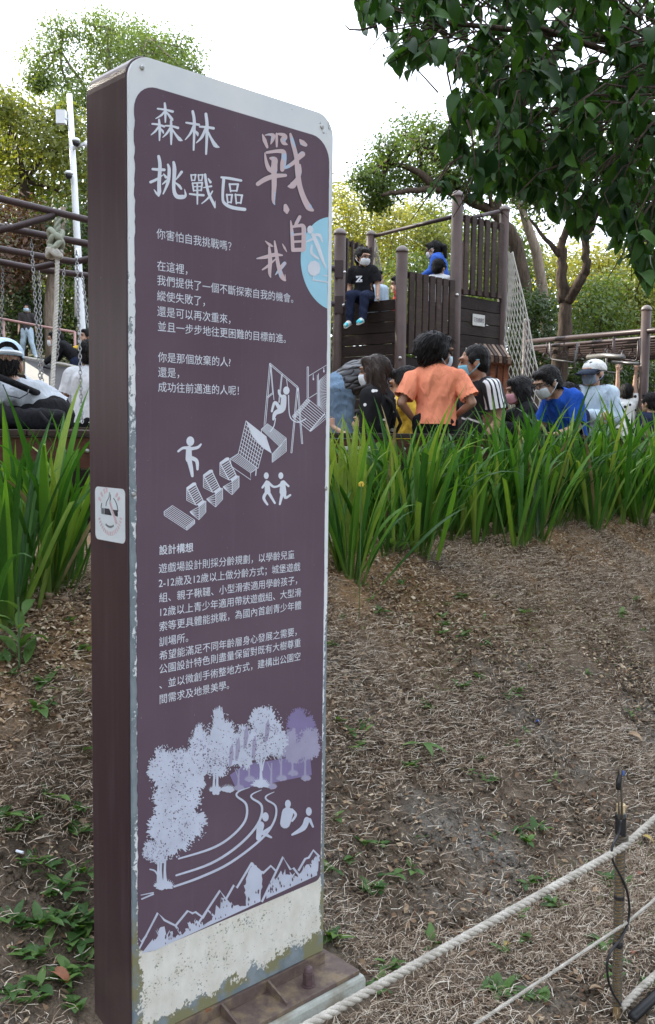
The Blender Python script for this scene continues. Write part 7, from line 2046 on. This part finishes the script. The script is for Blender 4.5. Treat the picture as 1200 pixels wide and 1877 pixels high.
for _ in range(6):
    Lf = random.uniform(.088, .125); w = Lf * random.uniform(.46, .58); n = 6; V = []; a = 0.0; x = z = 0.0; curl = random.uniform(.3, 1.1)
    for i in range(n + 1):
        t_ = i / n; ww = w * (math.sin(math.pi * t_ ** .8) ** .75 if 0 < t_ < 1 else 0) * (1 - .25 * t_)
        V += [(x, -ww / 2, z + .22 * ww + random.uniform(-.002, .002)), (x, 0, z), (x, ww / 2, z + .22 * ww + random.uniform(-.002, .002))]
        x += math.cos(a) * Lf / n; z += math.sin(a) * Lf / n; a -= curl / n
    F = []
    for i in range(n): b_ = i * 3; F += [(b_, b_ + 1, b_ + 4, b_ + 3), (b_ + 1, b_ + 2, b_ + 5, b_ + 4)]
    LB.append((np.array(V), F))
leaves = []; twigs = MB(); limbs_mb = MB()
limb_ends = []
for (px, py, Y) in ((1080, 60, 4.2), (930, 30, 4.0), (1150, 250, 4.3), (1000, 230, 4.6), (800, 40, 4.0), (1180, 420, 4.6), (900, 250, 4.8), (1250, 100, 3.8)):
    e = P(px, py, Y); s_ = trunk_top + np.array([random.uniform(-.1, .1), random.uniform(-.1, .1), random.uniform(-.5, .8)])
    mid = (s_ + e) / 2 + np.array([0, 0, .25]); q = np.array([s_, s_ * .6 + mid * .4 + (0, 0, .1), mid, e])
    limbs_mb.tube(q, [.05, .036, .022, .009], 7); limb_ends.append((mid, e))
tries = 0
while len(leaves) < 3500 and tries < 7000:
    tries += 1
    px = random.uniform(640, 1290); py = random.uniform(-80, 560)
    if not inside(px, py): continue
    if px < 900 and random.random() < .18: continue
    Y = random.uniform(3.2, 5.3); c = P(px, py, Y)
    mid, e = min(limb_ends, key=lambda m_: np.linalg.norm(m_[1] - c))
    sf = random.uniform(.4, 1.0); st_ = mid * (1 - sf) + e * sf
    tip = c + np.array([random.gauss(0, .05), random.gauss(0, .05), -.08])
    # the twig is only drawn near its leaves so that it stays inside the crown
    d_ = st_ - c; Ld = np.linalg.norm(d_); st2 = c + d_ / Ld * min(Ld, .30)
    tw = np.array([st2, (st2 + c) / 2 + (0, 0, .03), c, tip])
    twigs.tube(tw, [.0045, .0035, .0025, .0015], 5, cap=False)
    for i in range(random.randint(7, 12)):
        f = random.random(); bpt = c * (1 - f) + tip * f if random.random() < .7 else (st2 + c) / 2 * (1 - f) + c * f
        dirv = np.array([random.gauss(0, .65), random.gauss(0, .65), -abs(random.gauss(.75, .45))]); dirv /= np.linalg.norm(dirv)
        mid_l = bpt + dirv * .07; qx, qy, qz = project(mid_l); tx, ty, _ = project(bpt + dirv * .12)
        if not inside(qx, qy) or not inside(tx, ty - 14): continue
        nz = np.array([random.gauss(0, .45), random.gauss(-.25, .45), 1.0]); nz -= dirv * (nz @ dirv); nz /= np.linalg.norm(nz); sy = np.cross(nz, dirv)
        leaves.append((qz, qx, qy, bpt, dirv, sy, nz, random.uniform(.5, 1.12), random.randrange(6), random.random()))
if limbs_mb.n: obj('limbs', limbs_mb, M['bark_dark'], big, smooth=True)
obj('twigs', twigs, M['bark_dark'], big, smooth=True)
leaves.sort(key=lambda l: l[0] if (-10 < l[1] < 1210 and l[2] > -10) else 99)
LM = [mesh_from('leaf', V, F, M['leaf_big'], smooth=True) for V, F in LB]
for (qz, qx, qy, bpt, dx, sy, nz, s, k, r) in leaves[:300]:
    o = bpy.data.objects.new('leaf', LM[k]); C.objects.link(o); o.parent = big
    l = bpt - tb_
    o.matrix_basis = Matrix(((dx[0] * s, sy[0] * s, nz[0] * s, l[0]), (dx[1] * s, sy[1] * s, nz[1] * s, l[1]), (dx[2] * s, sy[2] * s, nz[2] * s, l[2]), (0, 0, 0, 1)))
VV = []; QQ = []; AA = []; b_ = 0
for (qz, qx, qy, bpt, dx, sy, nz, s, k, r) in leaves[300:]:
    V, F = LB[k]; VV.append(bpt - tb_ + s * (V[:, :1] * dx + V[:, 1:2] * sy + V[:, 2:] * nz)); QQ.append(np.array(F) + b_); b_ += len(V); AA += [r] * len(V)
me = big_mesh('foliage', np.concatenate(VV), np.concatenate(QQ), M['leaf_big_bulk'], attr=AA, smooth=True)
o = obj('foliage', me, None, big); o['kind'] = 'stuff'
mb = MB(); mb.tube([P(690, 48, 3.9), P(660, 55, 3.9), P(640, 54, 3.9), P(626, 38, 3.9)], [.005, .004, .003, .0015], 6); obj('bare_twig', mb, M['bark_dark'], big, smooth=True)
# the same tree carries on beyond the frame, overhead and to the right
blobs = [(trunk_top + np.array([a_, b2, c_]), (.7, .7, .55)) for a_, b2, c_ in ((.3, .2, 1.3), (.9, .6, .9), (.6, -.5, 1.1), (-.3, .7, 1.6), (1.1, -.1, .5), (-.6, .2, 1.9), (.2, 1.2, 1.0))]
o = obj('upper_foliage', leaf_cloud('upper_foliage', [(np.asarray(c) - tb_, r) for c, r in blobs], M['leaf_big_bulk'], .11, 1.0, .2), None, big); o['kind'] = 'stuff'
